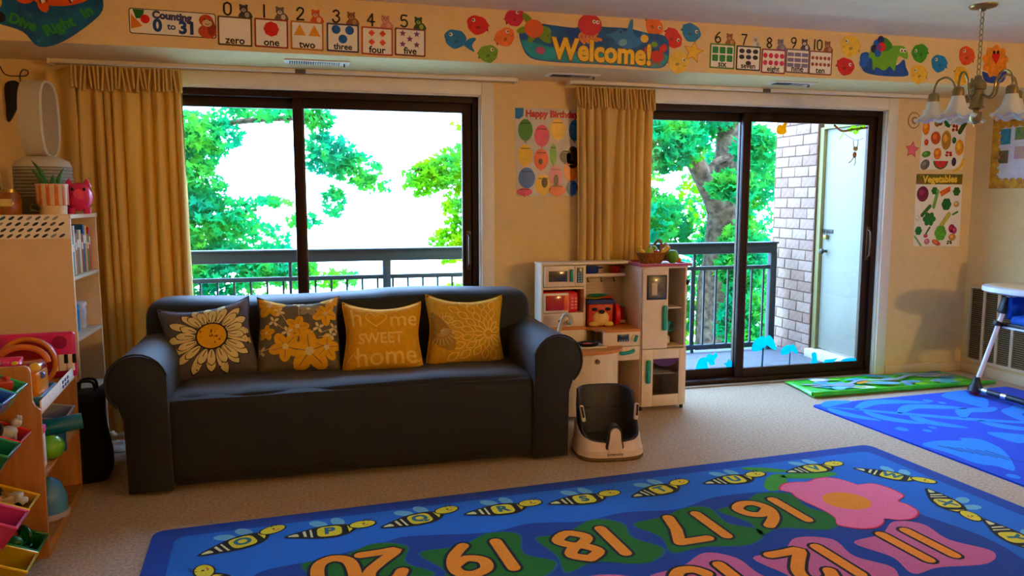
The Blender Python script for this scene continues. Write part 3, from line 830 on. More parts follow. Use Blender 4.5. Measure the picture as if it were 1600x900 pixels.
def art_mum(a, s):
    cx, cy = 0.12, -0.03
    for ring, (n, r0, r1, w) in enumerate(((14, 0.02, 0.09, 0.014), (16, 0.085, 0.15, 0.018), (18, 0.14, 0.21, 0.02), (20, 0.2, 0.27, 0.02))):
        for k in range(n):
            t = 2*PI*k/n + 0.2*ring
            P = [(r0, 0), (r0+(r1-r0)*0.5, w), (r1, 0), (r0+(r1-r0)*0.5, -w), (r0, 0)]
            Q = xf(smooth_line(P, 3), cx, cy, t)
            if all(abs(x) < 0.205 and abs(y) < 0.205 for x, y in Q): a.stroke(Q, 0.0055, pale, 1, 4)
    cx, cy = -0.14, 0.0
    for k in range(26):
        t = 2*PI*k/26
        for r0, r1 in ((0.01, 0.05), (0.06, 0.10)):
            Q = xf([(r0, 0), (r1, 0.004)], cx, cy, t)
            if all(abs(x) < 0.205 and abs(y) < 0.205 for x, y in Q): a.stroke(Q, 0.0028, pet, 2, 4)
    a.poly(smooth_poly([(-0.2, 0.09), (-0.17, 0.08), (-0.10, 0.01), (-0.06, -0.08), (-0.08, -0.13), (-0.16, -0.10), (-0.2, -0.04)], 3), M((168, 130, 46), 0.9), 0.4)
pillow('grey pillow with a big black outlined daisy print', -0.492, -0.80, 0.447, 0.42, 24, 2, -7, pg, art_daisy, 1, 1.10, 'daisy_print')
pillow('grey brown pillow with yellow blossoms, second from sofa left arm', -0.060, -0.80, 0.452, 0.425, 22, 1, 1, pg2, art_floral, 2, 1.02, 'blossom_print')
pillow('mustard pillow lettered home sweet home', 0.382, -0.83, 0.440, 0.395, 22, -2, 1, py, art_home, 3, 1.10, 'lettering')
pillow('golden pillow with pale chrysanthemum lines, nearest the right arm', 0.845, -0.80, 0.435, 0.42, 20, -3, 2, py2, art_mum, 4, 1.06, 'flower_print')
# ================================================================== RUGS
rug_b = lambda c, c2=None: M(c, 0.95, 0.10, 160, bump=0.35, bscale=320, spec=0.08, sheen=0.1)
RN = rug_b((6, 66, 158)); RB = rug_b((10, 108, 200)); RD = rug_b((4, 58, 142)); RG = rug_b((10, 106, 8)); RP = rug_b((206, 100, 140)); RO = rug_b((250, 146, 10))
RF = rug_b((246, 116, 150)); RY = rug_b((232, 214, 40)); RK = rug_b((12, 12, 16)); RW = rug_b((110, 180, 205)); RR = rug_b((216, 20, 60)); RL = rug_b((56, 150, 30)); RDk = rug_b((30, 92, 40)); RLT = rug_b((60, 130, 170))
RCY = rug_b((226, 222, 150))
RUG = (3.66, 2.44)
rug = thing('alphabet_rug', 'blue classroom rug with lettered bees and orange numbers', 'rug', (-0.65, -1.667, 0.0), R(3.2))
m = MB(); m.prism([(x, -RUG[1]+y) for x, y in rrect(0, RUG[0], 0, RUG[1], 0.05, 5)], 0.0, 0.012, RN, 'xy'); m.obj('border', rug)
H0 = 0.012
def fart(step=0.0005, base=H0): return Art('floor', step, base)
a = fart(); a.poly([(x, -RUG[1]+y) for x, y in rrect(0.09, RUG[0]-0.09, 0.09, RUG[1]-0.09, 0.05, 5)], RB, 1); a.obj('field', rug)
# wavy dark centre: outline from the woven wave line
top = [(0.40, 0.52), (0.62, 0.47), (0.89, 0.40), (1.0, 0.375), (1.31, 0.44), (1.51, 0.41), (1.72, 0.46), (1.94, 0.43), (2.18, 0.47), (2.43, 0.40), (2.76, 0.44), (3.05, 0.58), (3.17, 0.90), (3.22, 1.15), (3.16, 1.45), (3.22, 1.75), (3.1, 2.0)]
bot = [(2.7, 2.05), (2.2, 2.0), (1.8, 2.06), (1.3, 2.0), (0.8, 2.06), (0.45, 1.95), (0.40, 1.6), (0.46, 1.3), (0.38, 1.0), (0.44, 0.75)]
a = fart(); a.poly(smooth_poly([(x, -y) for x, y in top+bot], 5), RD, 2); a.obj('wave_panel', rug)
DIG = {
 '0': [[(0, 0.5), (-0.24, 0.36), (-0.28, 0), (-0.22, -0.36), (0, -0.5), (0.22, -0.36), (0.28, 0), (0.24, 0.36), (0, 0.5)]],
 '1': [[(0, 0.5), (0, -0.5)]],
 '2': [[(-0.26, 0.26), (-0.14, 0.46), (0.08, 0.5), (0.26, 0.36), (0.22, 0.12), (0.0, -0.16), (-0.28, -0.48), (0.0, -0.48), (0.3, -0.48)]],
 '3': [[(-0.24, 0.36), (0, 0.5), (0.24, 0.34), (0.16, 0.1), (0.0, 0.04), (0.2, -0.04), (0.28, -0.26), (0.08, -0.5), (-0.16, -0.48), (-0.28, -0.3)]],
 '4': [[(0.14, 0.5), (-0.06, 0.2), (-0.3, -0.15), (0, -0.15), (0.32, -0.15)], [(0.14, 0.5), (0.14, -0.5)]],
 '5': [[(0.25, 0.48), (-0.18, 0.48), (-0.22, 0.06), (0.05, 0.12), (0.28, -0.06), (0.24, -0.36), (0, -0.5), (-0.26, -0.38)]],
 '6': [[(0.18, 0.5), (-0.12, 0.22), (-0.28, -0.14), (-0.18, -0.44), (0.06, -0.5), (0.28, -0.32), (0.22, -0.06), (0, 0.04), (-0.22, -0.12)]],
 '7': [[(-0.28, 0.48), (0.0, 0.48), (0.27, 0.48)], [(0.27, 0.48), (0.06, 0.0), (-0.06, -0.5)]],
 '8': [[(0, 0.5), (-0.24, 0.3), (-0.1, 0.06), (0.12, -0.06), (0.26, -0.28), (0, -0.5), (-0.26, -0.28), (-0.12, -0.06), (0.1, 0.06), (0.24, 0.3), (0, 0.5)]],
 '9': [[(0.22, 0.12), (0, -0.04), (-0.24, 0.1), (-0.22, 0.38), (0.02, 0.5), (0.22, 0.4), (0.26, 0.14), (0.16, -0.2), (-0.06, -0.5)]],
}
def digit_strokes(art, txt, cx, cy, h, w, mat, layer, rot=0.0, gap=0.62, outline=None, ow=1.6):
    wd = [gap if ch != '1' else gap*0.72 for ch in txt]
    tot = sum(wd); x = -tot/2
    for ch, ww in zip(txt, wd):
        for st in DIG[ch]:
            P = st if ch in '147' and len(st) <= 3 and ch != '4' else (st if ch == '4' or ch == '7' else smooth_line(st, 4))
            P = xf([((px+x+ww/2)*h, py*h) for px, py in P], cx, cy, rot)
            if outline: art.stroke(P, w*ow, outline, layer, 8)
            art.stroke(P, w, mat, layer+1, 8)
        x += ww
def patch(num, cx, cy, col, seed, rot=0.0):
    rd = random.Random(seed)
    P = []
    for k, (x, y) in enumerate(((-0.21, 0.10), (-0.06, 0.13), (0.08, 0.20), (0.19, 0.14), (0.17, 0.0), (0.24, -0.12), (0.12, -0.21), (-0.06, -0.16), (-0.2, -0.19), (-0.17, -0.05))):
        P.append((x*1.0+rd.uniform(-0.015, 0.015), y*1.0+rd.uniform(-0.015, 0.015)))
    art = fart(); art.poly(xf(smooth_poly(P, 5), cx, -cy, rot, 1.04), rug_b((10, 96, 120)) if col is RG else RP, 3); art.poly(xf(smooth_poly(P, 5), cx, -cy, rot), col, 4)
    o = art.obj('number_patch', rug)
    d = fart(); digit_strokes(d, num, cx, -cy, 0.235, 0.05, RO, 5, PI, 0.74, RK, 1.5)
    d.obj('number', o)
for i, (n, cx, cy, c) in enumerate((('20', 0.77, 0.60, RG), ('19', 1.23, 0.65, RG), ('18', 1.68, 0.67, RG), ('17', 2.14, 0.66, RG), ('16', 2.56, 0.63, RG), ('13', 1.97, 1.10, RP), ('12', 2.42, 1.09, RP), ('11', 2.90, 1.08, RP), ('14', 1.50, 1.11, RP), ('15', 1.03, 1.08, RP))):
    patch(n, cx, cy, c, i)
def bee(letter, cx, cy, rot, sc=1.0):
    a = fart(0.0004)
    T = lambda P: xf(P, cx, -cy, rot, sc)
    for (x, y, r) in ((-0.05, 0.085, 0.5), (0.03, 0.088, 0.15)):
        a.poly(T(circ(x, y, 0.045, 0.027, 2.4 if x < 0 else 1.9, 14)), RW, 3)
    body = smooth_poly([(-0.19, -0.012), (-0.11, 0.034), (-0.02, 0.060), (0.06, 0.050), (0.105, 0.005), (0.058, -0.052), (-0.02, -0.066), (-0.11, -0.046)], 4)
    a.poly(T(body), RK, 4)
    a.poly(T(smooth_poly([(-0.175, -0.01), (-0.14, 0.006), (-0.13, -0.018), (-0.14, -0.022)], 3)), RCY, 5)
    a.poly(T([(-0.116, 0.020), (-0.104, 0.026), (-0.098, -0.034), (-0.110, -0.030)]), RCY, 5)
    a.poly(T([(-0.088, 0.030), (-0.080, 0.033), (-0.074, -0.044), (-0.084, -0.042)]), RCY, 5)
    a.poly(T(rrect(-0.058, 0.042, -0.050, 0.046, 0.028, 3)), RY, 5)
    a.poly(T([(0.066, 0.035), (0.082, 0.02), (0.085, -0.006), (0.07, -0.03)]), RY, 5)
    a.poly(T(circ(0.130, 0.030, 0.060, 0.040, 0.1, 18)), RK, 5); a.poly(T(circ(0.130, 0.030, 0.053, 0.033, 0.1, 18)), RY, 6)
    a.poly(T(circ(0.135, 0.034, 0.006, 0.006, 0, 8)), RK, 7); a.stroke(T([(0.13, 0.018), (0.143, 0.016), (0.152, 0.022)]), 0.005*sc, RR, 7, 4)
    for s_ in (0.0, 0.02): a.stroke(T([(0.135+s_, 0.055), (0.142+s_, 0.073), (0.155+s_, 0.080)]), 0.004*sc, RK, 7, 4)
    o = a.obj('bee', rug)
    l = fart(0.0004); l.text(letter, *T([(-0.008, -0.002)])[0], 0.085*sc, rug_b((40, 110, 120)), 8, 0.004, rot); l.obj('letter', o)
bee('N', 0.27, 0.56, R(98)); bee('O', 0.36, 0.215, R(22))
for ch, x, y in (('P', 0.70, 0.225), ('Q', 1.08, 0.215), ('R', 1.45, 0.23), ('S', 1.84, 0.235), ('T', 2.23, 0.24), ('U', 2.64, 0.235), ('V', 3.12, 0.23)):
    bee(ch, x, y, R(-2 if ch in 'PRSUV' else 10))
bee('W', 3.41, 0.44, R(-58)); bee('X', 3.37, 0.80, R(-112)); bee('Y', 3.33, 1.16, R(-106)); bee('Z', 3.36, 1.55, R(-90))
for i, ch in enumerate('ABCDE'): bee(ch, 3.1-0.5*i, 2.2, PI)
# flower and leaves
fl_ = fart(0.0004)
P = [(2.834, 0.365), (2.895, 0.367), (2.95, 0.381), (3.016, 0.357), (3.073, 0.362), (3.117, 0.395), (3.142, 0.457), (3.151, 0.486), (3.225, 0.493), (3.257, 0.555), (3.259, 0.623), (3.246, 0.667), (3.176, 0.703), (3.185, 0.749), (3.173, 0.812), (3.143, 0.846), (3.083, 0.875), (3.017, 0.868), (2.973, 0.839), (2.939, 0.867), (2.88, 0.897), (2.819, 0.895), (2.771, 0.868), (2.737, 0.824), (2.775, 0.768), (2.785, 0.686), (2.769, 0.535), (2.784, 0.475), (2.758, 0.43), (2.784, 0.392)]
P = [(x, -y) for x, y in P]
def scale_about(P, c, s): return [(c[0]+(x-c[0])*s, c[1]+(y-c[1])*s) for x, y in P]
fl_.poly(smooth_poly(scale_about(P, (2.97, -0.63), 1.03), 3), RR, 6); fl_.poly(smooth_poly(P, 3), RF, 7)
fo = fl_.obj('flower', rug)
a = fart(0.0004); a.poly(circ(2.957, -0.63, 0.105, 0.10, 0.0, 30), RO, 8); a.obj('flower_centre', fo)
for (x, y, rx, ry, rt) in ((2.80, 0.33, 0.13, 0.05, 0.75), (2.86, 0.17, 0.12, 0.03, -0.5), (3.02, 0.30, 0.15, 0.045, -0.15)):
    a = fart(0.0004); a.poly(circ(x, -y, rx, ry, rt, 20), RL, 3); a.obj('leaf', rug)

# ------------------------------------------------------------------ blue ocean rug
OB = rug_b((8, 72, 214)); OL = rug_b((20, 138, 240)); OD = rug_b((6, 44, 140))
rug2 = thing('ocean_rug', 'bright blue rug with pale seaweed and fish under high chair', 'rug', (3.232, -0.653, 0.0), R(2.6))
m = MB(); m.prism([(x, y-2.6) for x, y in rrect(0, 1.72, 0, 2.6, 0.03, 4)], 0.0, 0.010, OB, 'xy'); m.obj('pile', rug2)
H2 = 0.010
def strip_leaf(pts, wmax):
    """tapering leaf along a centre line"""
    c = smooth_line(pts, 5); n = len(c); L_, R__ = [], []
    for i, p in enumerate(c):
        q0, q1 = c[max(i-1, 0)], c[min(i+1, n-1)]
        d = math.hypot(q1[0]-q0[0], q1[1]-q0[1]) or 1
        w = wmax*math.sin(PI*min(1, (i+0.6)/(n)))**0.8
        nx, ny = -(q1[1]-q0[1])/d*w, (q1[0]-q0[0])/d*w
        L_.append((p[0]+nx, p[1]+ny)); R__.append((p[0]-nx, p[1]-ny))
    return L_+R__[::-1]
for pts, w in (([(0.03, 0.05), (0.25, 0.22), (0.5, 0.42), (0.75, 0.6), (1.1, 0.8), (1.5, 0.95)], 0.035), ([(0.05, 0.06), (0.17, 0.0), (0.32, 0.0)], 0.05), ([(0.2, 0.18), (0.42, 0.08), (0.6, 0.1), (0.8, 0.19)], 0.055), ([(0.4, 0.34), (0.6, 0.24), (0.78, 0.3), (0.92, 0.38)], 0.055),
               ([(0.7, 0.55), (0.85, 0.42), (1.0, 0.44), (1.12, 0.42)], 0.055), ([(1.0, 0.75), (1.1, 0.55), (1.22, 0.5), (1.3, 0.42)], 0.06), ([(0.05, 0.1), (0.06, 0.25), (0.16, 0.44)], 0.045), ([(0.22, 0.24), (0.24, 0.42), (0.37, 0.57)], 0.05), ([(0.44, 0.4), (0.42, 0.55), (0.55, 0.72)], 0.05), ([(0.75, 0.62), (0.78, 0.76), (0.95, 0.92)], 0.05)):
    a = Art('floor', 0.0005, H2); a.poly([(x, -y) for x, y in strip_leaf(pts, w)], OL, 1); a.obj('seaweed_leaf', rug2)
a = Art('floor', 0.0005, H2)
a.poly(smooth_poly([(x, -y) for x, y in ((0.03, 0.89), (0.18, 0.86), (0.30, 0.90), (0.33, 0.86), (0.42, 0.91), (0.40, 1.05), (0.30, 1.2), (0.14, 1.36), (0.11, 1.28), (0.05, 1.22), (0.05, 1.05))], 4), OL, 1)
fo = a.obj('fish_motif', rug2)
a = Art('floor', 0.0005, H2)
for k in range(6): a.stroke([(0.10+0.035*k, -0.93-0.03*k), (0.14+0.03*k, -1.05-0.045*k)], 0.010, OD, 2, 4)
a.obj('fin_lines', fo)
for P in ([(1.02, 0.08), (1.2, 0.0), (1.3, 0.02), (1.22, 0.14), (1.25, 0.24), (1.06, 0.40), (1.02, 0.28)], [(0.58, 0.82), (0.78, 0.95), (0.95, 1.1), (0.8, 1.12), (0.66, 1.04), (0.56, 1.02)]):
    a = Art('floor', 0.0005, H2); a.poly(smooth_poly([(x, -y) for x, y in P], 4), OL, 1); a.obj('fish_motif', rug2)
for (x, y, r) in ((0.15, 0.62, 0.035), (0.27, 0.69, 0.025), (0.35, 0.65, 0.022), (0.83, 0.15, 0.03), (0.88, 0.22, 0.024), (0.06, 1.42, 0.03), (0.12, 1.5, 0.022)):
    a = Art('floor', 0.0005, H2); a.poly(circ(x, -y, r, r*1.1, 0, 16), OL, 1); a.obj('bubble', rug2)

# ------------------------------------------------------------------ green play mat with rolled front edge
pm = thing('play_mat', 'green printed play mat with a curled front edge by door', 'play mat', (3.45, -0.30, 0.0), R(1))
gm = M((80, 214, 30), 0.35, 0.25, 9, col2=(20, 190, 60), coat=0.3); gb = M((90, 180, 220), 0.35, 0.2, 12, coat=0.3)
m = MB(); V = []; F = []
nx, ny = 24, 14
for j in range(ny+1):
    for i in range(nx+1):
        u, v = i/nx, j/ny
        x = 0.0+1.42*u - 0.08*v*(1-u); y = 0.27-0.44*v - 0.02*u
        z = 0.004 + 0.010*math.sin(u*7+v*2)*math.sin(PI*v)*0.5 + 0.006
        V.append((x, y, z))
for j in range(ny):
    for i in range(nx): q = j*(nx+1)+i; F.append([q, q+1, q+nx+2, q+nx+1])
m.add(V, F, gm, True); o = m.obj('mat_sheet', pm); o.modifiers.new('t', 'SOLIDIFY').thickness = -0.004
m = MB(); V = []; F = []
for i in range(25):
    u = i/24
    for k in range(22):
        a_ = 2*PI*k/21*1.25; r = 0.022*(1-0.25*k/21)*(1-0.35*u)
        V.append((-0.08+1.5*u+0.08*u, -0.17-0.02*u - r*math.sin(a_), 0.024*(1-0.35*u)+0.003 - r*math.cos(a_)))
for i in range(24):
    for k in range(21): q = i*22+k; F.append([q, q+1, q+23, q+22])
m.add(V, F, gm, True); o = m.obj('rolled_edge', pm); o.modifiers.new('t', 'SOLIDIFY').thickness = 0.003
rd = random.Random(9)
for k in range(46):
    a = Art('floor', 0.0003, 0.0235); x, y = rd.uniform(0.08, 1.3), rd.uniform(-0.12, 0.22)
    a.poly(circ(x, y, rd.uniform(0.03, 0.11), rd.uniform(0.02, 0.05), rd.uniform(-0.6, 0.6), 16), rd.choice((gb, gb, M((150, 160, 170), 0.4), M((230, 225, 210), 0.4), M((10, 120, 150), 0.4), M((240, 150, 40), 0.4), M((60, 200, 190), 0.4), M((150, 220, 40), 0.4))), k % 12); a.obj('printed_patch', pm)
a = Art('floor', 0.0005, 0.0255); a.stroke(smooth_line([(0.05, 0.1), (0.3, 0.0), (0.55, 0.1), (0.8, 0.05), (1.1, 0.15), (1.35, 0.05)], 6), 0.035, M((150, 160, 170), 0.5), 4); a.obj('printed_road', pm)
# ================================================================== DECORATIONS ON THE SOFFIT AND WALLS
SY = SOF_Y - 0.0005
def on_soffit(name, label, cat, x, z, group=None, rot=0.0):
    t = thing(name, label, cat, (x, SY, z), 0, group)
    t.rotation_euler = Euler((0, rot, 0), 'XYZ')
    return t
# --- number cards 0-10 -------------------------------------------------
WORDS = ['zero', 'one', 'two', 'three', 'four', 'five', 'six', 'seven', 'eight', 'nine', 'ten']
BORD = [(96, 66, 40), (150, 50, 35), (190, 120, 40), (60, 60, 110), (176, 70, 50), (120, 60, 60), (70, 130, 60), (40, 36, 50), (150, 40, 70), (110, 90, 110), (140, 70, 40)]
ANIM = [('penguin chick', (60, 64, 66), (170, 160, 140)), ('raccoon', (110, 96, 84), (210, 196, 170)), ('fox', (214, 80, 20), (230, 190, 150)), ('kangaroo', (140, 92, 52), (180, 130, 84)), ('pig', (206, 130, 110), (220, 160, 140)), ('penguin', (40, 70, 40), (150, 170, 70)),
        ('lion', (150, 96, 60), (200, 150, 100)), ('sheep', (220, 210, 196), (180, 170, 150)), ('elephant', (130, 116, 140), (160, 146, 165)), ('dog', (80, 66, 80), (220, 214, 214)), ('owl', (140, 84, 50), (190, 140, 100))]
CX = [-0.335, -0.152, 0.032, 0.220, 0.405, 0.587, 2.527, 2.710, 2.889, 3.064, 3.235]
CZ = [2.257, 2.256, 2.253, 2.252, 2.244, 2.247, 2.262, 2.258, 2.247, 2.256, 2.252]
def shapes_for(n):
    r = []
    if n == 1: r = [(circ(0, 0.022, 0.04, n=8), (215, 25, 20))]
    elif n == 2: r = [([(x-0.032, 0.0), (x+0.032, 0.0), (x, 0.058)], (232, 160, 30)) for x in (-0.038, 0.038)]
    elif n == 3: r = [(circ(x, y, 0.0235), (15, 95, 185)) for x, y in ((-0.036, 0.042), (0.036, 0.042), (0, -0.006))]
    elif n == 4: r = [([(x-0.018, y), (x, y-0.018), (x+0.018, y), (x, y+0.018)], (225, 72, 25)) for x in (-0.03, 0.03) for y in (0.042, -0.006)]
    elif n == 5: r = [(star(x, y, 0.019), (130, 60, 130)) for x, y in ((-0.042, 0.046), (0.036, 0.046), (-0.003, 0.018), (-0.042, -0.012), (0.036, -0.012))]
    elif n == 6: r = [(rrect(x-0.02, x+0.02, y-0.02, y+0.02, 0.006, 2), (0, 140, 70)) for x in (-0.05, 0, 0.05) for y in (0.036, -0.012)]
    elif n == 7: r = [(circ(x, y, 0.019, 0.014), (36, 34, 48)) for x, y in ((-0.048, 0.042), (0, 0.042), (0.048, 0.042), (-0.048, 0.006), (0, 0.006), (0.048, 0.006), (0, -0.03))]
    elif n == 8: r = [(circ(x, y, 0.0165, n=8), (214, 30, 90)) for x in (-0.06, -0.02, 0.02, 0.06) for y in (0.034, -0.010)]
    elif n == 9: r = [(rrect(x-0.023, x+0.023, y-0.012, y+0.012, 0.002, 1), (130, 120, 160)) for x in (-0.052, 0, 0.052) for y in (0.040, 0.006, -0.026)]
    elif n == 10: r = [(circ(x, y, 0.0125, n=6), (165, 75, 30)) for x in (-0.06, -0.03, 0, 0.03, 0.06) for y in (0.030, -0.010)]
    return r
SHN = {1: 'red octagon', 2: 'yellow triangles', 3: 'blue dots', 4: 'orange diamonds', 5: 'purple stars', 6: 'green squares', 7: 'black ovals', 8: 'pink octagons', 9: 'lilac rectangles', 10: 'brown hexagons', 0: 'empty middle'}
for n in range(11):
    kind = SHN[n]
    t = on_soffit('number_card', 'number card reading %s with %s and a %s on top' % (WORDS[n], kind, ANIM[n][0]), 'card', CX[n], CZ[n], 'number cards on the soffit', R(1.0 if n < 6 else 0.6))
    a = Art(); a.sheet(rrect(-0.086, 0.086, -0.075, 0.075, 0.006, 2), M(BORD[n], 0.5)); a.obj('card_border', t)
    a = Art(base=0.0015); a.poly(rrect(-0.0775, 0.0775, -0.0665, 0.0665, 0.004, 2), PAPER, 1); a.obj('card_face', t)
    for P, c in shapes_for(n):
        a = Art(base=0.0015); a.poly(P, M(c, 0.5), 2); a.obj('counting_shape', t)
    a = Art(base=0.0015); a.text(WORDS[n], 0, -0.048, 0.052 if n not in (3, 7, 8) else 0.045, INK, 2, 0.0012); a.obj('number_word', t)
    a = Art(base=0.0015, step=0.0005); digit_strokes(a, str(n), -0.035 if n < 10 else -0.03, 0.112, 0.062, 0.009, INK, 1, 0, 0.7); a.obj('numeral', t)
    nm, c1_, c2_ = ANIM[n]; mA, mB_ = M(c1_, 0.55), M(c2_, 0.55)
    a = Art(step=0.0005); a.sheet(smooth_poly([(0.02, 0.072), (0.03, 0.10), (0.055, 0.112), (0.08, 0.10), (0.086, 0.072)], 3), mA, 0.001)
    a.poly(circ(0.045, 0.118, 0.021, 0.019), mA, 1); a.poly(circ(0.045, 0.112, 0.012, 0.010), mB_, 2); a.poly(circ(0.038, 0.122, 0.003, n=7), INK, 3); a.poly(circ(0.052, 0.122, 0.003, n=7), INK, 3); a.poly(circ(0.045, 0.114, 0.0035, n=7), INK, 3)
    a.poly(circ(0.062, 0.088, 0.012, 0.014), mB_, 2); a.poly(circ(0.03, 0.134, 0.007), mA, 1); a.poly(circ(0.06, 0.134, 0.007), mA, 1)
    a.obj('animal_topper', t)
# --- counting banner ----------------------------------------------------
t = on_soffit('counting_banner', 'wide title card reading Counting 0 to 31', 'sign', -0.636, 2.280, None, R(0.8))
a = Art(); a.sheet(rrect(-0.208, 0.208, -0.063, 0.063, 0.012, 3), INK); a.obj('banner_border', t)
a = Art(base=0.0015); a.poly(rrect(-0.204, 0.204, -0.059, 0.059, 0.010, 3), PAPER, 1); a.obj('banner_face', t)
NB = M((24, 66, 130), 0.5)
a = Art(base=0.0015); a.text('Counting', -0.005, 0.033, 0.05, M((70, 70, 130), 0.5), 2, 0.003, R(-2)); a.text('0', -0.075, -0.018, 0.085, NB, 2, 0.004); a.text('to', -0.008, -0.018, 0.045, NB, 2, 0.0015); a.text('31', 0.068, -0.022, 0.085, NB, 2, 0.004); a.obj('lettering', t)
a = Art(base=0.0015); a.poly([(-0.19, 0.058), (-0.135, 0.058), (-0.143, 0.018), (-0.175, 0.012)], M((20, 110, 40), 0.5), 2); a.obj('green_square', t); a = Art(base=0.0015); a.poly([(-0.2, -0.04), (-0.145, -0.024), (-0.198, 0.035)], M((226, 130, 30), 0.5), 3); a.obj('orange_triangle', t); a = Art(base=0.0015); a.poly(circ(-0.132, 0.012, 0.022), RED, 4); a.obj('red_circle', t)
a = Art(base=0.0015); sq = M((196, 70, 30), 0.5)
a.poly(circ(0.165, -0.03, 0.045, 0.035), sq, 2); a.poly(circ(0.16, 0.025, 0.035, 0.03), sq, 3); a.poly(circ(0.165, 0.012, 0.024, 0.018), M((232, 200, 160), 0.5), 4); a.poly(circ(0.185, -0.01, 0.02, 0.04), M((150, 50, 30), 0.5), 3); a.poly(circ(0.152, 0.03, 0.004, n=7), INK, 5); a.poly(circ(0.176, 0.028, 0.004, n=7), INK, 5); a.stroke([(0.155, 0.008), (0.165, 0.004), (0.177, 0.01)], 0.003, INK, 5, 4); a.obj('squirrel', t)
# --- 'Dive Right In' sign ------------------------------------------------
t = on_soffit('dive_sign', 'deep blue shaped sign reading Dive Right In with a clownfish', 'sign', -1.20, 2.28)
deep = M((0, 66, 128), 0.35, 0.3, 12, col2=(0, 104, 150))
a = Art(); a.sheet(smooth_poly([(-0.42, 0.06), (-0.36, -0.01), (-0.25, -0.042), (-0.13, -0.078), (-0.06, -0.148), (0.06, -0.11), (0.22, 0.02), (0.24, 0.10), (0.22, 0.165), (0.0, 0.170), (-0.25, 0.170), (-0.42, 0.165)], 4), deep, 0.002); a.obj('board', t)
oc = M((226, 84, 16), 0.4)
a = Art(base=0.002); a.poly(circ(-0.11, 0.115, 0.055, 0.06), oc, 2); a.poly(circ(0.06, 0.12, 0.15, 0.065, 0.15), oc, 2); a.poly(circ(-0.03, 0.055, 0.025, 0.035, 0.3), oc, 2)
for P in ([(-0.06, 0.17), (-0.03, 0.17), (-0.02, 0.07), (-0.035, 0.06)], [(0.05, 0.17), (0.085, 0.17), (0.12, 0.10), (0.10, 0.075)]): a.poly(P, M((240, 232, 220), 0.4), 3)
for P in ([(-0.065, 0.17), (-0.04, 0.062)], [(-0.022, 0.168), (-0.012, 0.07)], [(0.045, 0.168), (0.095, 0.072)], [(0.09, 0.168), (0.125, 0.1)]): a.stroke(P, 0.006, INK, 4, 4)
a.poly(circ(0.17, 0.15, 0.012), INK, 4); a.obj('clownfish', t)
gl = M((40, 150, 60), 0.4)
a = Art(base=0.002); a.text('Dive', -0.125, -0.035, 0.066, gl, 4, 0.003, R(-20)); a.text('Right', 0.035, -0.045, 0.072, gl, 4, 0.003, R(25)); a.text('In', 0.165, 0.032, 0.072, gl, 4, 0.003, R(32)); a.obj('lettering', t)
for (x, y, r) in ((-0.09, 0.0, 0.008), (-0.06, -0.12, 0.010), (-0.045, -0.105, 0.005), (-0.02, 0.02, 0.006)):
    a = Art(base=0.002); a.poly(circ(x, y, r), M((40, 130, 190), 0.4), 2); a.obj('bubble', t)
a = Art(base=0.002); a.poly(circ(-0.225, -0.015, 0.028, 0.026), INK, 3); a.poly(circ(-0.225, 0.06, 0.016, 0.03), M((226, 190, 60), 0.4), 3); a.obj('sea_snail', t)
# --- paper fish -----------------------------------------------------------
def fish(label, x, z, col, r, rot, face, tail=False, ratio=0.84):
    t = on_soffit('paper_fish', label, 'paper fish', x, z, 'paper fish on the soffit', rot)
    m_ = M(col, 0.4, 0.12, 20); dk = M(tuple(int(c*0.72) for c in col), 0.4)
    P = []
    for k in range(26):
        a_ = 2*PI*k/26; rr_ = r*(1+0.05*math.sin(3*a_)+0.03*math.sin(7*a_))
        P.append((rr_*math.cos(a_), ratio*rr_*math.sin(a_)))
    a = Art(); a.sheet(P, m_)
    a.obj('fish_body', t)
    if tail:
        b = Art(); b.sheet(smooth_poly([(-face*r*0.8, -0.02), (-face*r*1.35, 0.015), (-face*r*1.95, 0.02), (-face*r*1.6, -0.02), (-face*r*1.9, -0.055), (-face*r*1.2, -0.04)], 3), m_); b.obj('tail', t)
    else:
        b = Art(); b.sheet([(-face*r*0.85, r*0.25), (-face*r*1.12, r*0.32), (-face*r*1.02, 0), (-face*r*1.12, -r*0.34), (-face*r*0.85, -r*0.28)], dk, 0.0012); b.obj('tail', t)
    b = Art(base=0.0015); b.poly(circ(face*r*0.45, r*0.32, r*0.17, n=12), M((250, 245, 230), 0.4), 1); b.poly(circ(face*r*0.5, r*0.32, r*0.09, n=10), INK, 2); b.obj('eye', t)
    b = Art(base=0.0015); b.stroke(smooth_line([(face*r*0.5, -r*0.15), (face*r*0.65, -r*0.25), (face*r*0.82, -r*0.12)], 3), r*0.06, dk, 1, 4); b.obj('mouth', t)
    b = Art(base=0.0015); b.poly(circ(-face*r*0.1, -r*0.2, r*0.22, r*0.14, 0.4, 12), dk, 1); b.obj('fin', t)
fish('blue paper fish with a forked tail, leftmost on soffit', 0.842, 2.280, (12, 120, 190), 0.062, R(6), -1, True)
fish('red paper fish upper left of the welcome sign', 0.971, 2.363, (214, 14, 24), 0.062, R(12), -1)
fish('magenta paper fish highest beside the welcome sign', 1.190, 2.418, (206, 18, 70), 0.058, R(-25), 1)
fish('orange paper fish touching left end of welcome sign', 1.133, 2.305, (238, 116, 30), 0.060, R(-30), 1)
fish('olive green paper fish low left of welcome sign', 1.034, 2.207, (112, 160, 30), 0.058, R(-12), 1)
fish('orange paper fish upper right of the welcome sign', 2.063, 2.417, (236, 110, 24), 0.062, R(45), 1)
fish('red paper fish right of the welcome sign', 2.190, 2.352, (222, 16, 20), 0.064, R(50), 1)
fish('blue paper fish above the yellow starfish', 2.311, 2.393, (14, 130, 190), 0.064, R(25), 1)
fish('round yellow paper fish below the yellow starfish', 2.230, 2.212, (238, 196, 60), 0.066, R(10), 1, False, 1.0)
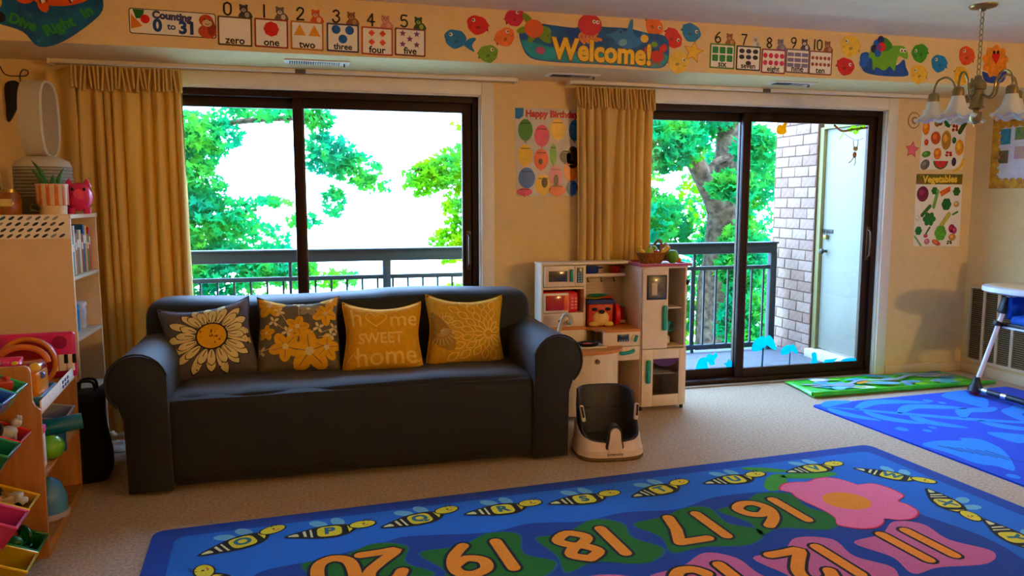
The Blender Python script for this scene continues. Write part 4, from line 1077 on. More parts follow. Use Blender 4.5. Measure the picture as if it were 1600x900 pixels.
fish('yellow paper fish just right of the ten card', 3.452, 2.370, (240, 200, 60), 0.072, R(10), -1, False, 0.95)
fish('red paper fish low right of the ten card', 3.425, 2.239, (216, 16, 24), 0.066, R(15), 1)
fish('green paper fish right of the green sea dinosaur', 4.000, 2.351, (60, 150, 24), 0.064, R(-15), -1, False, 0.95)
fish('blue paper fish left of the chandelier', 4.161, 2.291, (12, 130, 196), 0.064, R(8), -1, False, 0.9)
fish('yellow paper fish below the green fish', 4.000, 2.213, (240, 190, 50), 0.066, R(5), -1, False, 0.95)
fish('orange red paper fish beside the chandelier chain', 4.384, 2.352, (232, 80, 20), 0.066, R(20), -1, False, 0.95)
fish('golden paper fish behind the chandelier arms', 4.352, 2.215, (240, 180, 20), 0.064, R(40), 1, False, 0.95)
t = on_soffit('paper_starfish', 'yellow paper starfish left of the six card', 'paper star', 2.328, 2.279)
a = Art(); a.sheet(star(0, 0, 0.072, 0.45, 5, R(80)), M((196, 120, 20), 0.45)); a.obj('star_edge', t)
a = Art(base=0.0015); a.poly(star(0, 0, 0.062, 0.45, 5, R(80)), M((246, 196, 50), 0.45), 1); a.obj('star_face', t)
# --- welcome sign ------------------------------------------------------------
t = on_soffit('welcome_sign', 'large blue underwater sign reading Welcome', 'sign', 1.69, 2.275)
sea = M((10, 62, 150), 0.25, 0.2, 7, col2=(0, 96, 160), coat=0.4); sea2 = M((0, 150, 160), 0.25, 0.2, 9, coat=0.4)
a = Art(); a.sheet(smooth_poly([(-0.47, 0.03), (-0.46, 0.075), (-0.38, 0.115), (-0.25, 0.11), (-0.13, 0.105), (-0.06, 0.13), (0.06, 0.12), (0.2, 0.12), (0.33, 0.10), (0.45, 0.085), (0.475, 0.0), (0.46, -0.075), (0.40, -0.105), (0.2, -0.10), (0.0, -0.098), (-0.3, -0.095), (-0.42, -0.07)], 4), sea, 0.002); a.obj('board', t)
a = Art(base=0.002); a.poly(smooth_poly([(-0.46, 0.02), (-0.3, -0.01), (-0.1, -0.03), (0.15, -0.03), (0.35, -0.03), (0.46, -0.02), (0.45, -0.075), (0.40, -0.10), (0.2, -0.096), (0.0, -0.094), (-0.3, -0.09), (-0.41, -0.065)], 3), sea2, 1); a.obj('sea_bed', t)
wy_ = M((250, 200, 40), 0.4); wyd = M((120, 70, 10), 0.4)
a = Art(base=0.002); a.text('Welcome!', 0.045, -0.032, 0.165, wyd, 4, 0.011, R(-1.2), sx=0.90); a.text('Welcome!', 0.045, -0.030, 0.165, wy_, 5, 0.0065, R(-1.2), sx=0.90); a.obj('lettering', t)
a = Art(base=0.002); tg = M((110, 150, 30), 0.45); to_ = M((220, 90, 30), 0.45)
for (x, y, rx, ry, rt) in ((-0.42, 0.135, 0.045, 0.02, 2.4), (-0.45, 0.075, 0.04, 0.018, 0.3), (-0.33, 0.075, 0.05, 0.03, 0), (-0.32, 0.035, 0.045, 0.02, -0.5), (-0.40, 0.03, 0.03, 0.018, 0.8)): a.poly(circ(x, y, rx, ry, rt), tg, 2)
a.poly(circ(-0.385, 0.085, 0.058, 0.052), to_, 3); a.poly(circ(-0.305, 0.045, 0.026, 0.022), tg, 3); a.poly(circ(-0.30, 0.05, 0.004, n=7), INK, 4); a.obj('turtle', t)
a = Art(base=0.002); oc2 = M((206, 30, 50), 0.45)
a.poly(circ(-0.04, 0.125, 0.075, 0.062), oc2, 3)
for k in range(5): a.stroke(smooth_line([(-0.08+0.022*k, 0.085), (-0.105+0.024*k, 0.055), (-0.075+0.026*k, 0.02+0.006*k)], 4), 0.018, M((222, 130, 60), 0.45), 2, 6)
a.poly(circ(-0.015, 0.145, 0.011), PAPER, 4); a.poly(circ(0.008, 0.143, 0.011), PAPER, 4); a.poly(circ(-0.013, 0.145, 0.005, n=7), INK, 5); a.poly(circ(0.010, 0.143, 0.005, n=7), INK, 5); a.obj('octopus', t)
a = Art(base=0.002); dol = M((20, 120, 190), 0.45)
a.poly(smooth_poly([(0.055, 0.075), (0.11, 0.09), (0.15, 0.115), (0.19, 0.10), (0.215, 0.165), (0.235, 0.168), (0.235, 0.10), (0.27, 0.07), (0.30, 0.10), (0.315, 0.09), (0.30, 0.05), (0.27, 0.02), (0.20, 0.0), (0.14, 0.02), (0.11, 0.055)], 3), dol, 2); a.poly(circ(0.155, 0.095, 0.007, n=8), INK, 3); a.poly(circ(0.17, 0.035, 0.028, 0.02, 0.4), M((110, 180, 215), 0.45), 3); a.obj('dolphin', t)
a = Art(base=0.002); crab = M((206, 24, 28), 0.45)
a.poly(circ(0.395, -0.035, 0.045, 0.035), crab, 3); a.poly(circ(0.435, 0.015, 0.03, 0.022, 0.7), crab, 3); a.poly(circ(0.335, -0.005, 0.028, 0.02, -0.6), crab, 3); a.stroke([(0.36, -0.02), (0.34, 0.0)], 0.018, crab, 3, 6); a.stroke([(0.42, -0.02), (0.44, 0.02)], 0.018, crab, 3, 6)
for k in range(3): a.stroke([(0.37+0.02*k, -0.06), (0.36+0.025*k, -0.085)], 0.008, crab, 3, 4)
a.obj('crab', t)
a = Art(base=0.002); a.poly(circ(0.31, 0.065, 0.026, 0.024), M((240, 190, 60), 0.45), 3); a.obj('puffer_fish', t); a = Art(base=0.002); a.poly(circ(0.375, 0.035, 0.022, 0.016), M((120, 170, 40), 0.45), 3); a.poly(circ(0.375, 0.035, 0.04, 0.03), M((20, 80, 170), 0.45), 2); a.obj('green_fish', t); a = Art(base=0.002); a.poly(circ(-0.345, -0.035, 0.028, 0.022), M((176, 70, 130), 0.45), 3); a.obj('sea_urchin', t)
# --- green sea dinosaur -----------------------------------------------------
t = on_soffit('sea_dinosaur', 'green paper dinosaur swimming in blue paper waves', 'paper cutout', 3.725, 2.275)
wv = M((10, 80, 170), 0.45, 0.2, 14); dg_ = M((110, 180, 30), 0.45); dgd = M((50, 140, 30), 0.45)
a = Art(); a.sheet(smooth_poly([(-0.19, 0.0), (-0.185, 0.05), (-0.13, 0.06), (-0.09, 0.01), (0.0, -0.02), (0.10, -0.01), (0.15, 0.03), (0.17, -0.02), (0.19, -0.075), (0.05, -0.085), (-0.08, -0.08), (-0.16, -0.06)], 3), wv, 0.001); a.obj('waves', t)
a = Art(); a.sheet(smooth_poly([(-0.13, 0.03), (-0.10, 0.02), (-0.09, -0.05), (-0.06, -0.03), (0.0, -0.05), (0.04, -0.02), (0.08, -0.05), (0.09, 0.0), (0.11, 0.05), (0.17, 0.03), (0.18, 0.06), (0.15, 0.11), (0.09, 0.115), (0.03, 0.105), (-0.04, 0.07), (-0.1, 0.09)], 3), dg_, 0.002); a.obj('body', t)
a = Art(base=0.002); a.poly(smooth_poly([(-0.04, 0.15), (0.0, 0.16), (0.05, 0.12), (0.04, 0.09), (-0.02, 0.07), (-0.05, 0.1)], 3), dgd, 1)
for (x, y, r, c) in ((-0.07, 0.12, 0.026, BLUE), (-0.04, 0.145, 0.026, NAVY), (-0.09, 0.085, 0.026, NAVY), (-0.06, 0.06, 0.026, BLUE), (-0.03, 0.1, 0.03, RED), (-0.055, 0.095, 0.02, PURPLE), (-0.155, 0.02, 0.03, BLUE), (-0.17, -0.01, 0.028, BLUE)): a.poly(circ(x, y, r), c, 3)
a.obj('rider_shell', t)
for ex in (0.125, 0.15): a = Art(base=0.002); a.poly(circ(ex, 0.085, 0.014), PAPER, 3); a.poly(circ(ex+0.002, 0.083, 0.007, n=8), INK, 4); a.obj('eye', t)
# --- orange sea creature behind the chandelier --------------------------------
t = on_soffit('orange_creature', 'fuzzy orange paper sea creature with open red mouth', 'paper cutout', 4.63, 2.325)
a = Art(); a.sheet([((0.105+0.012*math.sin(9*2*PI*k/36))*math.cos(2*PI*k/36), (0.105+0.012*math.sin(9*2*PI*k/36))*math.sin(2*PI*k/36)) for k in range(36)], M((240, 140, 20), 0.5, 0.2, 30)); a.obj('body', t)
a = Art(base=0.0015); a.poly(smooth_poly([(-0.035, 0.045), (0.035, 0.05), (0.012, -0.01), (-0.005, -0.01)], 3), RED, 1); a.poly(circ(-0.018, 0.06, 0.012), INK, 2); a.poly(circ(0.016, 0.062, 0.012), INK, 2); a.obj('face', t)
a = Art(); a.sheet(smooth_poly([(-0.10, -0.07), (0.0, -0.10), (0.10, -0.06), (0.09, -0.12), (0.05, -0.145), (-0.05, -0.145), (-0.09, -0.12)], 3), M((30, 60, 160), 0.5), 0.001); a.obj('sea_base', t)

# --- birthday poster on the wall between the windows ---------------------------
t = thing('birthday_poster', 'glossy Happy Birthday poster with balloons between the windows', 'poster', (1.575, -0.0005, 1.69))
a = Art(); a.sheet([(-0.215, -0.288), (0.215, -0.288), (0.215, 0.29), (-0.225, 0.29)], M((206, 196, 188), 0.35, 0.1, 5, bump=0.6, bscale=14, coat=0.12), 0.002); a.obj('poster_sheet', t)
a = Art(base=0.002); a.poly([(-0.225, 0.288), (-0.165, 0.288), (-0.17, 0.235), (-0.2, 0.215), (-0.225, 0.22)], M((10, 120, 190), 0.15, coat=0.12), 1); a.obj('corner_balloon', t)
a = Art(base=0.002); a.text('Happy Birthday', 0.03, 0.252, 0.062, M((200, 20, 40), 0.2, coat=0.12), 2, 0.003, 0.0, sx=0.95); a.obj('lettering', t)
for (x, y, rx, ry, c) in ((-0.155, 0.145, 0.05, 0.072, (20, 130, 30)), (-0.04, 0.11, 0.052, 0.072, (225, 40, 110)), (0.07, 0.155, 0.055, 0.07, (240, 190, 40)), (0.19, 0.15, 0.04, 0.07, (20, 110, 190)), (-0.155, -0.02, 0.052, 0.072, (230, 180, 30)), (-0.045, -0.045, 0.05, 0.07, (230, 80, 40)), (0.04, -0.01, 0.025, 0.07, (90, 170, 40)), (0.18, -0.03, 0.045, 0.075, (50, 26, 18)),
                          (0.125, -0.025, 0.04, 0.042, (26, 22, 24)), (-0.145, -0.17, 0.058, 0.07, (10, 100, 190)), (-0.03, -0.215, 0.055, 0.07, (236, 186, 40)), (0.06, -0.155, 0.048, 0.07, (226, 130, 160)), (0.165, -0.12, 0.05, 0.07, (240, 140, 40)), (0.07, -0.25, 0.06, 0.038, (236, 100, 40)), (-0.16, -0.262, 0.055, 0.026, (220, 40, 110)), (0.175, -0.235, 0.042, 0.05, (40, 100, 180))):
    a = Art(base=0.002); bm_ = M(c, 0.3, 0.12, 14, coat=0.12); a.poly(circ(x, y, rx, ry, 0, 22), bm_, 3); a.poly([(x-0.008, y-ry-0.008), (x+0.008, y-ry-0.008), (x, y-ry+0.004)], bm_, 2)
    a.stroke([(x-rx*0.6, y+ry*0.62), (x+rx*0.6, y+ry*0.62)], 0.006, M(tuple(int(q*0.5) for q in c), 0.2, coat=0.12), 4, 4); a.obj('balloon', t)
for (x, y, rx, ry) in ((-0.02, -0.2, 0.022, 0.035), (0.06, -0.185, 0.018, 0.04), (-0.05, -0.06, 0.015, 0.02)):
    a = Art(base=0.002); a.poly(circ(x, y, rx, ry), M((50, 36, 30), 0.2, 0.3, 40, coat=0.12), 5); a.obj('photo_cutout', t)
# --- fruit and vegetable posters ------------------------------------------------
def produce(t, items, sc=1.0):
    for it in items:
        kind, x, y, rx, ry, c = it[:6]; ex = [q for q in it[6:] if not isinstance(q, str)]; rot = ex[0] if ex else 0.0
        a = Art(base=0.0015); mm = M(c, 0.4, 0.2, 40)
        if kind == 'e': a.poly(circ(x, y, rx, ry, rot, 18), mm, 1); a.poly(circ(x-rx*0.2, y+ry*0.2, rx*0.45, ry*0.4, rot, 12), M(tuple(min(255, int(q*1.25)+14) for q in c), 0.4), 2)
        elif kind == 'half': a.poly([(x+rx*math.cos(R(180+180*k/14)), y+ry*math.sin(R(180+180*k/14))) for k in range(15)], M((40, 120, 40), 0.4), 1); a.poly([(x+rx*0.82*math.cos(R(180+180*k/14)), y+ry*0.82*math.sin(R(180+180*k/14))) for k in range(15)], mm, 2)
        elif kind == 'b': a.stroke(smooth_line([(x-rx, y-ry), (x+rx*0.4, y-ry*0.3), (x+rx, y+ry)], 4), 0.022, mm, 1, 6)
        elif kind == 'leaf':
            for k in range(6): a.poly(circ(x+rx*0.5*math.cos(k*1.05), y+ry*0.5*math.sin(k*1.05), rx*0.55, ry*0.5, k, 10), mm, 1)
        elif kind == 's': a.stroke([(x-rx, y-ry), (x+rx, y+ry)], ex[1] if len(ex) > 1 else 0.018, mm, 1, 6)
        elif kind == 'dots':
            for (dx, dy) in ((-0.5, -0.5), (0.5, 0.4), (0.6, -0.4), (-0.4, 0.5)): a.poly(circ(x+rx*dx, y+ry*dy, rx*0.45, ry*0.45), mm, 1)
        a.obj('printed_' + it[-1] if isinstance(it[-1], str) else 'printed_item', t)
t = thing('fruit_poster', 'tall white fruit chart right of the glass door', 'poster', (4.79, -0.0005, 1.835))
a = Art(); a.sheet([(-0.205, -0.228), (0.2, -0.222), (0.215, 0.225), (-0.205, 0.225)], PAPER, 0.0015); a.obj('poster_sheet', t)
produce(t, [('half', -0.155, 0.215, 0.032, 0.05, (220, 40, 30), 'watermelon'), ('half', -0.045, 0.215, 0.036, 0.045, (180, 20, 40), 'grapefruit'), ('e', 0.115, 0.20, 0.036, 0.045, (236, 190, 60), 'lemon'), ('e', 0.185, 0.205, 0.034, 0.04, (90, 160, 50), 'lime'),
    ('e', -0.165, 0.09, 0.034, 0.055, (236, 130, 20), 'papaya'), ('e', -0.065, 0.125, 0.026, 0.026, (170, 120, 50), 'date'), ('e', -0.035, 0.135, 0.022, 0.026, (140, 96, 40), 'walnut'), ('leaf', 0.035, 0.155, 0.032, 0.075, (10, 110, 50), 'pineapple_crown'), ('e', 0.03, 0.0, 0.046, 0.075, (190, 140, 40), 'pineapple'), ('dots', 0.105, 0.095, 0.03, 0.03, (160, 20, 40), 'cherries'), ('s', 0.175, 0.1, 0.022, 0.034, (60, 80, 30), 0, 0.04, 'avocado'),
    ('e', -0.07, 0.015, 0.046, 0.05, (206, 90, 30), 'mango'), ('e', 0.105, 0.0, 0.02, 0.025, (20, 100, 50), 'guava'), ('e', 0.16, -0.055, 0.042, 0.062, (240, 160, 40), 'melon'), ('e', -0.155, -0.02, 0.02, 0.024, (206, 60, 30), 'strawberry'), ('e', -0.15, -0.11, 0.042, 0.024, (80, 150, 40), 0.2, 'pear'), ('e', -0.045, -0.105, 0.036, 0.045, (240, 130, 20), 'orange'), ('dots', 0.06, -0.105, 0.034, 0.022, (200, 30, 40), 'raspberries'),
    ('e', -0.155, -0.19, 0.046, 0.036, (110, 104, 90), 0.7, 'coconut'), ('half', -0.01, -0.16, 0.07, 0.065, (225, 40, 40), 'watermelon_slice'), ('e', 0.115, -0.165, 0.022, 0.034, (40, 40, 70), 'plum'), ('b', 0.165, -0.19, 0.04, 0.045, (240, 190, 40), 'banana')])
t = thing('vegetable_poster', 'tall white Vegetables chart below the fruit chart', 'poster', (4.785, -0.0005, 1.29))
a = Art(); a.sheet([(-0.212, -0.275), (0.225, -0.282), (0.215, 0.285), (-0.225, 0.285)], PAPER, 0.0015); a.obj('poster_sheet', t)
a = Art(base=0.0015); a.poly([(-0.224, 0.284), (0.214, 0.284), (0.214, 0.205), (-0.224, 0.205)], M((150, 100, 20), 0.45, 0.5, 30, col2=(70, 96, 20)), 1); ho = a.obj('title_band', t)
a = Art(base=0.0015); a.text('Vegetables', 0.0, 0.243, 0.075, M((250, 214, 60), 0.4), 3, 0.003, R(1)); a.obj('title_lettering', ho)
produce(t, [('e', -0.155, 0.13, 0.055, 0.06, (120, 20, 70), 'cabbage'), ('s', -0.03, 0.09, 0.015, 0.06, (120, 170, 70), 0, 0.03, 'celery'), ('leaf', -0.045, 0.155, 0.03, 0.03, (20, 120, 40), 'celery_leaves'), ('s', 0.055, 0.16, 0.04, 0.018, (230, 100, 20), 0, 0.022, 'carrot'), ('s', 0.06, 0.14, 0.035, 0.018, (230, 100, 20), 0, 0.02, 'carrot'), ('leaf', 0.165, 0.15, 0.035, 0.035, (40, 110, 40), 'broccoli'), ('e', 0.17, 0.05, 0.028, 0.024, (200, 170, 110), 'potato'), ('leaf', 0.075, 0.05, 0.045, 0.05, (20, 100, 40), 'spinach'),
    ('s', -0.115, 0.0, 0.035, 0.035, (50, 110, 40), 0, 0.03, 'asparagus'), ('leaf', -0.08, -0.065, 0.06, 0.05, (20, 120, 40), 'beet_leaves'), ('s', 0.07, -0.075, 0.035, 0.045, (190, 190, 70), 0, 0.04, 'corn'), ('s', 0.165, -0.02, 0.022, 0.01, (60, 140, 40), 0, 0.016, 'pea_pod'), ('e', -0.19, -0.06, 0.024, 0.026, (226, 220, 200), 'garlic'), ('e', 0.14, -0.14, 0.03, 0.034, (160, 20, 60), 'beet'), ('e', 0.165, -0.155, 0.026, 0.03, (190, 60, 110), 'red_onion'), ('leaf', -0.175, -0.155, 0.032, 0.036, (20, 120, 50), 'kale'), ('s', -0.09, -0.16, 0.02, 0.03, (60, 120, 50), 0, 0.016, 'radish_leaves'), ('e', -0.105, -0.195, 0.02, 0.016, (180, 40, 80), 'radish'),
    ('leaf', 0.035, -0.175, 0.055, 0.065, (90, 170, 40), 'lettuce'), ('e', 0.15, -0.21, 0.036, 0.028, (196, 140, 60), 'squash'), ('s', -0.175, -0.235, 0.03, -0.035, (120, 170, 90), 0, 0.016, 'leek'), ('e', -0.09, -0.24, 0.026, 0.024, (206, 110, 140), 'turnip'), ('e', 0.0, -0.25, 0.045, 0.02, (206, 90, 30), -0.4, 'sweet_potato'), ('dots', 0.125, -0.25, 0.026, 0.016, (50, 70, 30), 'olives')])
# --- spiral and star stickers ---------------------------------------------------
t = thing('spiral_sticker', 'brown ringed circle sticker on wall beside fruit chart', 'sticker', (4.510, -0.0005, 1.978))
a = Art(); a.sheet(circ(0, 0, 0.056, 0.062, 0, 28), M((150, 110, 50), 0.6), 0.001); a.poly(circ(0, 0, 0.049, 0.055, 0, 28), M((236, 200, 150), 0.8), 1); a.poly(circ(0.004, 0.0, 0.027, 0.028, 0, 20), M((150, 110, 50), 0.6), 2); a.poly(circ(0.006, 0.0, 0.016, 0.017, 0, 16), M((236, 200, 150), 0.8), 3); a.obj('printed_ring', t)
t = thing('star_sticker', 'pink paper star on the wall beside fruit chart', 'paper star', (4.508, -0.0005, 1.757))
a = Art(); a.sheet(star(0, 0, 0.066, 0.5, 5, R(84)), M((196, 60, 80), 0.5), 0.001); a.obj('star_edge', t)
a = Art(base=0.001); a.poly(star(0, 0, 0.056, 0.5, 5, R(84)), M((240, 110, 130), 0.5), 1); a.obj('star_face', t)
# --- bulletin board on the right wall ----------------------------------------------
t = thing('bulletin_board', 'bulletin board with scalloped yellow border on right wall', 'bulletin board', (XR_-0.0005, -0.17, 1.46), -PI/2)
BW, BH = 0.92, 0.525
q = MB(); q.bx(0, BW, -0.012, 0, 0, BH, M((222, 224, 230), 0.7)); q.obj('board', t)
ym = M((226, 170, 40), 0.6, 0.25, 24, col2=(180, 120, 30))
for (x0, x1, z0, z1, ax) in ((0, BW, 0, 0.055, 'b'), (0, BW, BH-0.055, BH, 't'), (0, 0.055, 0.055, BH-0.055, 'l'), (BW-0.055, BW, 0.055, BH-0.055, 'r')):
    q = MB(); q.bx(x0, x1, -0.016, -0.012, z0, z1, ym)
    n = 16 if ax in 'bt' else 8
    for k in range(n):
        u = (k+0.5)/n
        c = {'b': (x0+(x1-x0)*u, z1), 't': (x0+(x1-x0)*u, z0), 'l': (x1, z0+(z1-z0)*u), 'r': (x0, z0+(z1-z0)*u)}[ax]
        rr_ = (BW/16 if ax in 'bt' else (BH-0.11)/8)/2
        q.add([(x, -0.0158, z) for x, z in circ(c[0], c[1], rr_, rr_*0.8, 0, 12)], [list(range(12))], ym)
    q.obj('scalloped_border', t)
for (x, z, w, h, c, c2) in ((0.115, 0.385, 0.085, 0.115, (20, 110, 150), (40, 150, 160)), (0.105, 0.235, 0.085, 0.095, (60, 110, 40), (150, 80, 60)), (0.235, 0.40, 0.08, 0.09, (150, 140, 60), (60, 140, 90)), (0.245, 0.26, 0.09, 0.09, (206, 180, 110), (200, 150, 190)), (0.4, 0.35, 0.12, 0.16, (40, 120, 160), (190, 190, 120)), (0.6, 0.3, 0.13, 0.17, (200, 90, 60), (230, 190, 90))):
    q = MB(); q.bx(x-w/2, x+w/2, -0.015, -0.012, z-h/2, z+h/2, M(c, 0.5, 0.3, 40, col2=c2)); q.obj('pinned_picture', t)
# --- black wing shape and wire at far left of the back wall ---------------------
t = thing('wall_wire', 'thin black looped wire on wall at upper left', 'wire', (-1.57, -0.004, 2.06))
q = MB(); q.tube(smooth_line([(-0.06, 0, 0.06), (-0.03, -0.003, 0.01), (0.04, -0.004, 0.005), (0.075, -0.003, 0.012), (0.08, -0.003, 0.035), (0.055, -0.003, 0.04), (0.04, -0.004, 0.01), (0.042, -0.004, -0.03)]), 0.003, BLACK, 6); q.obj('wire_loop', t)
t = thing('wing_shape', 'black pointed wing shape on the wall at left', 'ornament', (-1.575, -0.001, 1.93))
P = smooth_poly([(-0.03, 0.09), (0.035, 0.10), (0.03, 0.0), (0.01, -0.06), (-0.03, -0.12), (-0.035, -0.03)], 4)
q = MB(); q.prism(P, -0.014, 0.0, BLACK); q.obj('wing_plate', t)

# --- decals stuck to the sliding door glass -----------------------------------------
GY = 0.0585
dc = cloth_trans('decal_cyan', (0, 205, 225), (0, 235, 250), 0.6)
def decal(label, x, z, shapes, yy=GY):
    t = thing('glass_decal', label, 'decal', (x, yy, z), 0, 'decals on the sliding door glass')
    for nm, P, mm in shapes:
        a = Art(); a.sheet(P, mm, 0.0008); a.obj(nm, t)
GYf = 0.1095
trunk_m = cloth_trans('decal_trunk', (40, 120, 140), (50, 140, 160), 0.5)
decal('cyan bear shaped decal low on the left door pane', 2.885, 0.155, [('bear_body', smooth_poly([(-0.10, -0.07), (-0.095, 0.0), (-0.07, 0.04), (-0.02, 0.045), (-0.01, 0.0), (0.0, -0.07)], 3), dc), ('bear_head', smooth_poly([(-0.02, 0.04), (0.0, 0.07), (0.04, 0.06), (0.06, 0.08), (0.075, 0.05), (0.05, 0.02), (0.055, -0.01), (0.015, -0.015)], 3), dc)], GYf)
decal('small cyan leaf decal near the door mullion', 3.06, 0.135, [('leaf_body', star(0, 0, 0.05, 0.5, 5, 0.4), dc)], GYf)
def crown(w, h): return smooth_poly([(-w, 0.0), (-w*0.9, h*0.6), (-w*0.35, h*0.95), (w*0.1, h*0.9), (w*0.4, h), (w*0.8, h*0.55), (w, 0.0), (w*0.6, h*0.08), (w*0.15, h*0.35), (-w*0.1, h*0.05)], 3)
decal('larger cyan tree decal on the right door pane', 3.325, 0.24, [('crown', crown(0.105, 0.115), dc), ('trunk', [(-0.018, 0.02), (-0.004, 0.02), (-0.008, -0.135), (0.002, -0.15), (-0.035, -0.15), (-0.022, -0.135)], trunk_m)])
decal('smaller cyan tree decal on the right door pane', 3.545, 0.20, [('crown', crown(0.075, 0.075), dc), ('trunk', [(0.0, 0.01), (0.010, 0.01), (0.008, -0.105), (0.016, -0.115), (-0.012, -0.115), (-0.002, -0.105)], trunk_m)])
decal('cyan bird decal low on right door pane', 3.762, 0.145, [('bird_body', smooth_poly([(-0.02, 0.05), (0.02, 0.05), (0.03, -0.04), (-0.03, -0.045), (-0.015, 0.0)], 3), dc)])
decal('cyan bush decal low on right door pane', 3.90, 0.105, [('bush', smooth_poly([(-0.06, -0.03), (-0.04, 0.03), (0.03, 0.035), (0.075, 0.04), (0.03, 0.0), (0.0, -0.035)], 3), dc)])
decal('flat cyan pond decal at lower right corner of door', 4.085, 0.12, [('pond', circ(0, 0, 0.075, 0.022, 0, 20), dc)])
decal('yellow bird decal high on the right door pane', 3.40, 1.888, [('bird', smooth_poly([(-0.045, 0.01), (-0.02, 0.035), (0.0, 0.03), (0.02, 0.05), (0.045, 0.055), (0.035, 0.02), (0.04, -0.02), (0.0, -0.035), (-0.04, -0.025)], 2), cloth_trans('decal_yellow', (246, 180, 20), (250, 190, 20), 0.5))])
bra = cloth_trans('decal_brown', (110, 60, 30), (120, 60, 30), 0.4); lfm = cloth_trans('decal_leaf', (150, 200, 40), (150, 210, 30), 0.5)
t = thing('glass_decal', 'branch decal with a hanging monkey on the door glass', 'decal', (4.02, GY, 1.90), 0, 'decals on the sliding door glass')
a = Art(); a.stroke(smooth_line([(-0.17, 0.03), (-0.10, -0.01), (0.0, 0.005), (0.12, 0.02)], 5), 0.016, bra, 1); a.stroke(smooth_line([(-0.08, -0.01), (-0.12, -0.07)], 2), 0.008, lfm, 1); a.stroke(smooth_line([(-0.08, -0.03), (0.02, -0.075), (0.09, -0.06)], 5), 0.004, bra, 1); a.obj('branch', t)
for (x, z) in ((-0.03, 0.0), (0.0, 0.02), (0.045, 0.012), (0.08, 0.025), (0.02, -0.015)):
    a = Art(); a.poly(circ(x, z, 0.026, 0.017, x*9, 12), lfm, 2); a.obj('leaf', t)
a = Art(); a.poly(circ(0.025, -0.14, 0.022, 0.018), M((200, 190, 140), 0.6), 2); a.poly(circ(0.02, -0.185, 0.018, 0.024), bra, 2)
for P in ([(0.01, -0.13), (0.0, -0.08)], [(0.04, -0.13), (0.045, -0.075)], [(0.015, -0.2), (-0.01, -0.235), (-0.03, -0.245)], [(0.025, -0.2), (0.03, -0.24), (0.02, -0.265)]): a.stroke(P, 0.007, bra, 2, 6)
a.poly(circ(0.02, -0.135, 0.003, n=6), INK, 4); a.poly(circ(0.031, -0.135, 0.003, n=6), INK, 4); a.obj('monkey', t)
# ================================================================== PLAY KITCHEN
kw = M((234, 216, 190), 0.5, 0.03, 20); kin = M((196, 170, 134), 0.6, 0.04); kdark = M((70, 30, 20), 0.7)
ktop = wood((196, 112, 40), (226, 144, 62), 5, 0); kteal = M((20, 160, 150), 0.35, 0.05, coat=0.3); kgrey = M((44, 48, 52), 0.35, 0.1, coat=0.3)
KX, KY = 1.45, -0.13
k = thing('play_kitchen', 'white wooden toy kitchen with teal handles beside the sofa', 'toy kitchen', (KX, KY, 0.0))
# local: x 0..0.94, y 0 (back) .. -0.33 (front)
def kp(name, parts, parent=k):
    q = MB()
    for p in parts: q.bx(*p[:6], p[6], p[7] if len(p) > 7 else 0.003)
    return q.obj(name, parent)
# tower with microwave and cubby
kp('tower_side', [(0.0, 0.014, -0.15, 0, 0.545, 0.955, kw)]); kp('tower_side', [(0.292, 0.306, -0.15, 0, 0.545, 0.955, kw)])
kp('tower_top', [(-0.004, 0.625, -0.155, 0, 0.955, 0.97, kw)])
kp('tower_shelf', [(0.014, 0.292, -0.15, 0, 0.795, 0.81, kw)]); kp('tower_shelf', [(0.014, 0.292, -0.15, 0, 0.625, 0.640, kw)])
kp('cubby_back', [(0.014, 0.292, -0.008, 0, 0.64, 0.795, kdark)])
lf = kp('lower_panel', [(0.014, 0.292, -0.15, -0.138, 0.548, 0.625, kw)])
for (x, z) in ((0.145, 0.603), (0.125, 0.588), (0.145, 0.575)):
    q = MB(); q.cyl((x, -0.150, z), (x, -0.154, z), 0.008, INK, n=10); q.obj('speaker_hole', lf)
mw = kp('microwave_door', [(0.018, 0.222, -0.165, -0.142, 0.815, 0.95, kw, 0.004)])
kp('window', [(0.045, 0.172, -0.168, -0.164, 0.848, 0.918, M((60, 58, 50), 0.15, 0.3, 20, coat=0.6))], mw)
q = MB(); q.box((0.198, -0.178, 0.888), (0.022, 0.018, 0.08), kteal, 0.006); q.obj('handle', mw)
cp = kp('control_panel', [(0.226, 0.290, -0.163, -0.142, 0.815, 0.95, kw, 0.003)])
kp('keypad', [(0.237, 0.281, -0.166, -0.162, 0.838, 0.938, M((50, 56, 64), 0.3, coat=0.4))], cp)
for i in range(2):
    for j in range(4):
        q = MB(); q.bx(0.244+0.018*i, 0.256+0.018*i, -0.1675, -0.1655, 0.845+0.016*j, 0.855+0.016*j, M((120, 180, 190), 0.4)); q.obj('key', cp)
# backsplash and upper shelf
bsp = kp('backsplash', [(0.306, 0.625, -0.01, 0, 0.545, 0.955, M((214, 190, 158), 0.5, 0.03))])
for j in range(14):
    q = MB(); q.bx(0.306, 0.625, -0.0115, -0.0095, 0.56+0.022*j, 0.562+0.022*j, M((180, 152, 118), 0.6)); q.obj('tile_joint', bsp)
kp('upper_shelf', [(0.312, 0.60, -0.11, -0.01, 0.872, 0.885, kw)]); kp('shelf_lip', [(0.312, 0.60, -0.118, -0.108, 0.868, 0.89, kw)])
for x in (0.335, 0.43, 0.52):
    q = MB(); q.tube([(x, -0.10, 0.862), (x, -0.10, 0.845), (x, -0.108, 0.836), (x, -0.118, 0.842)], 0.004, kgrey, 8); q.obj('utensil_hook', k)
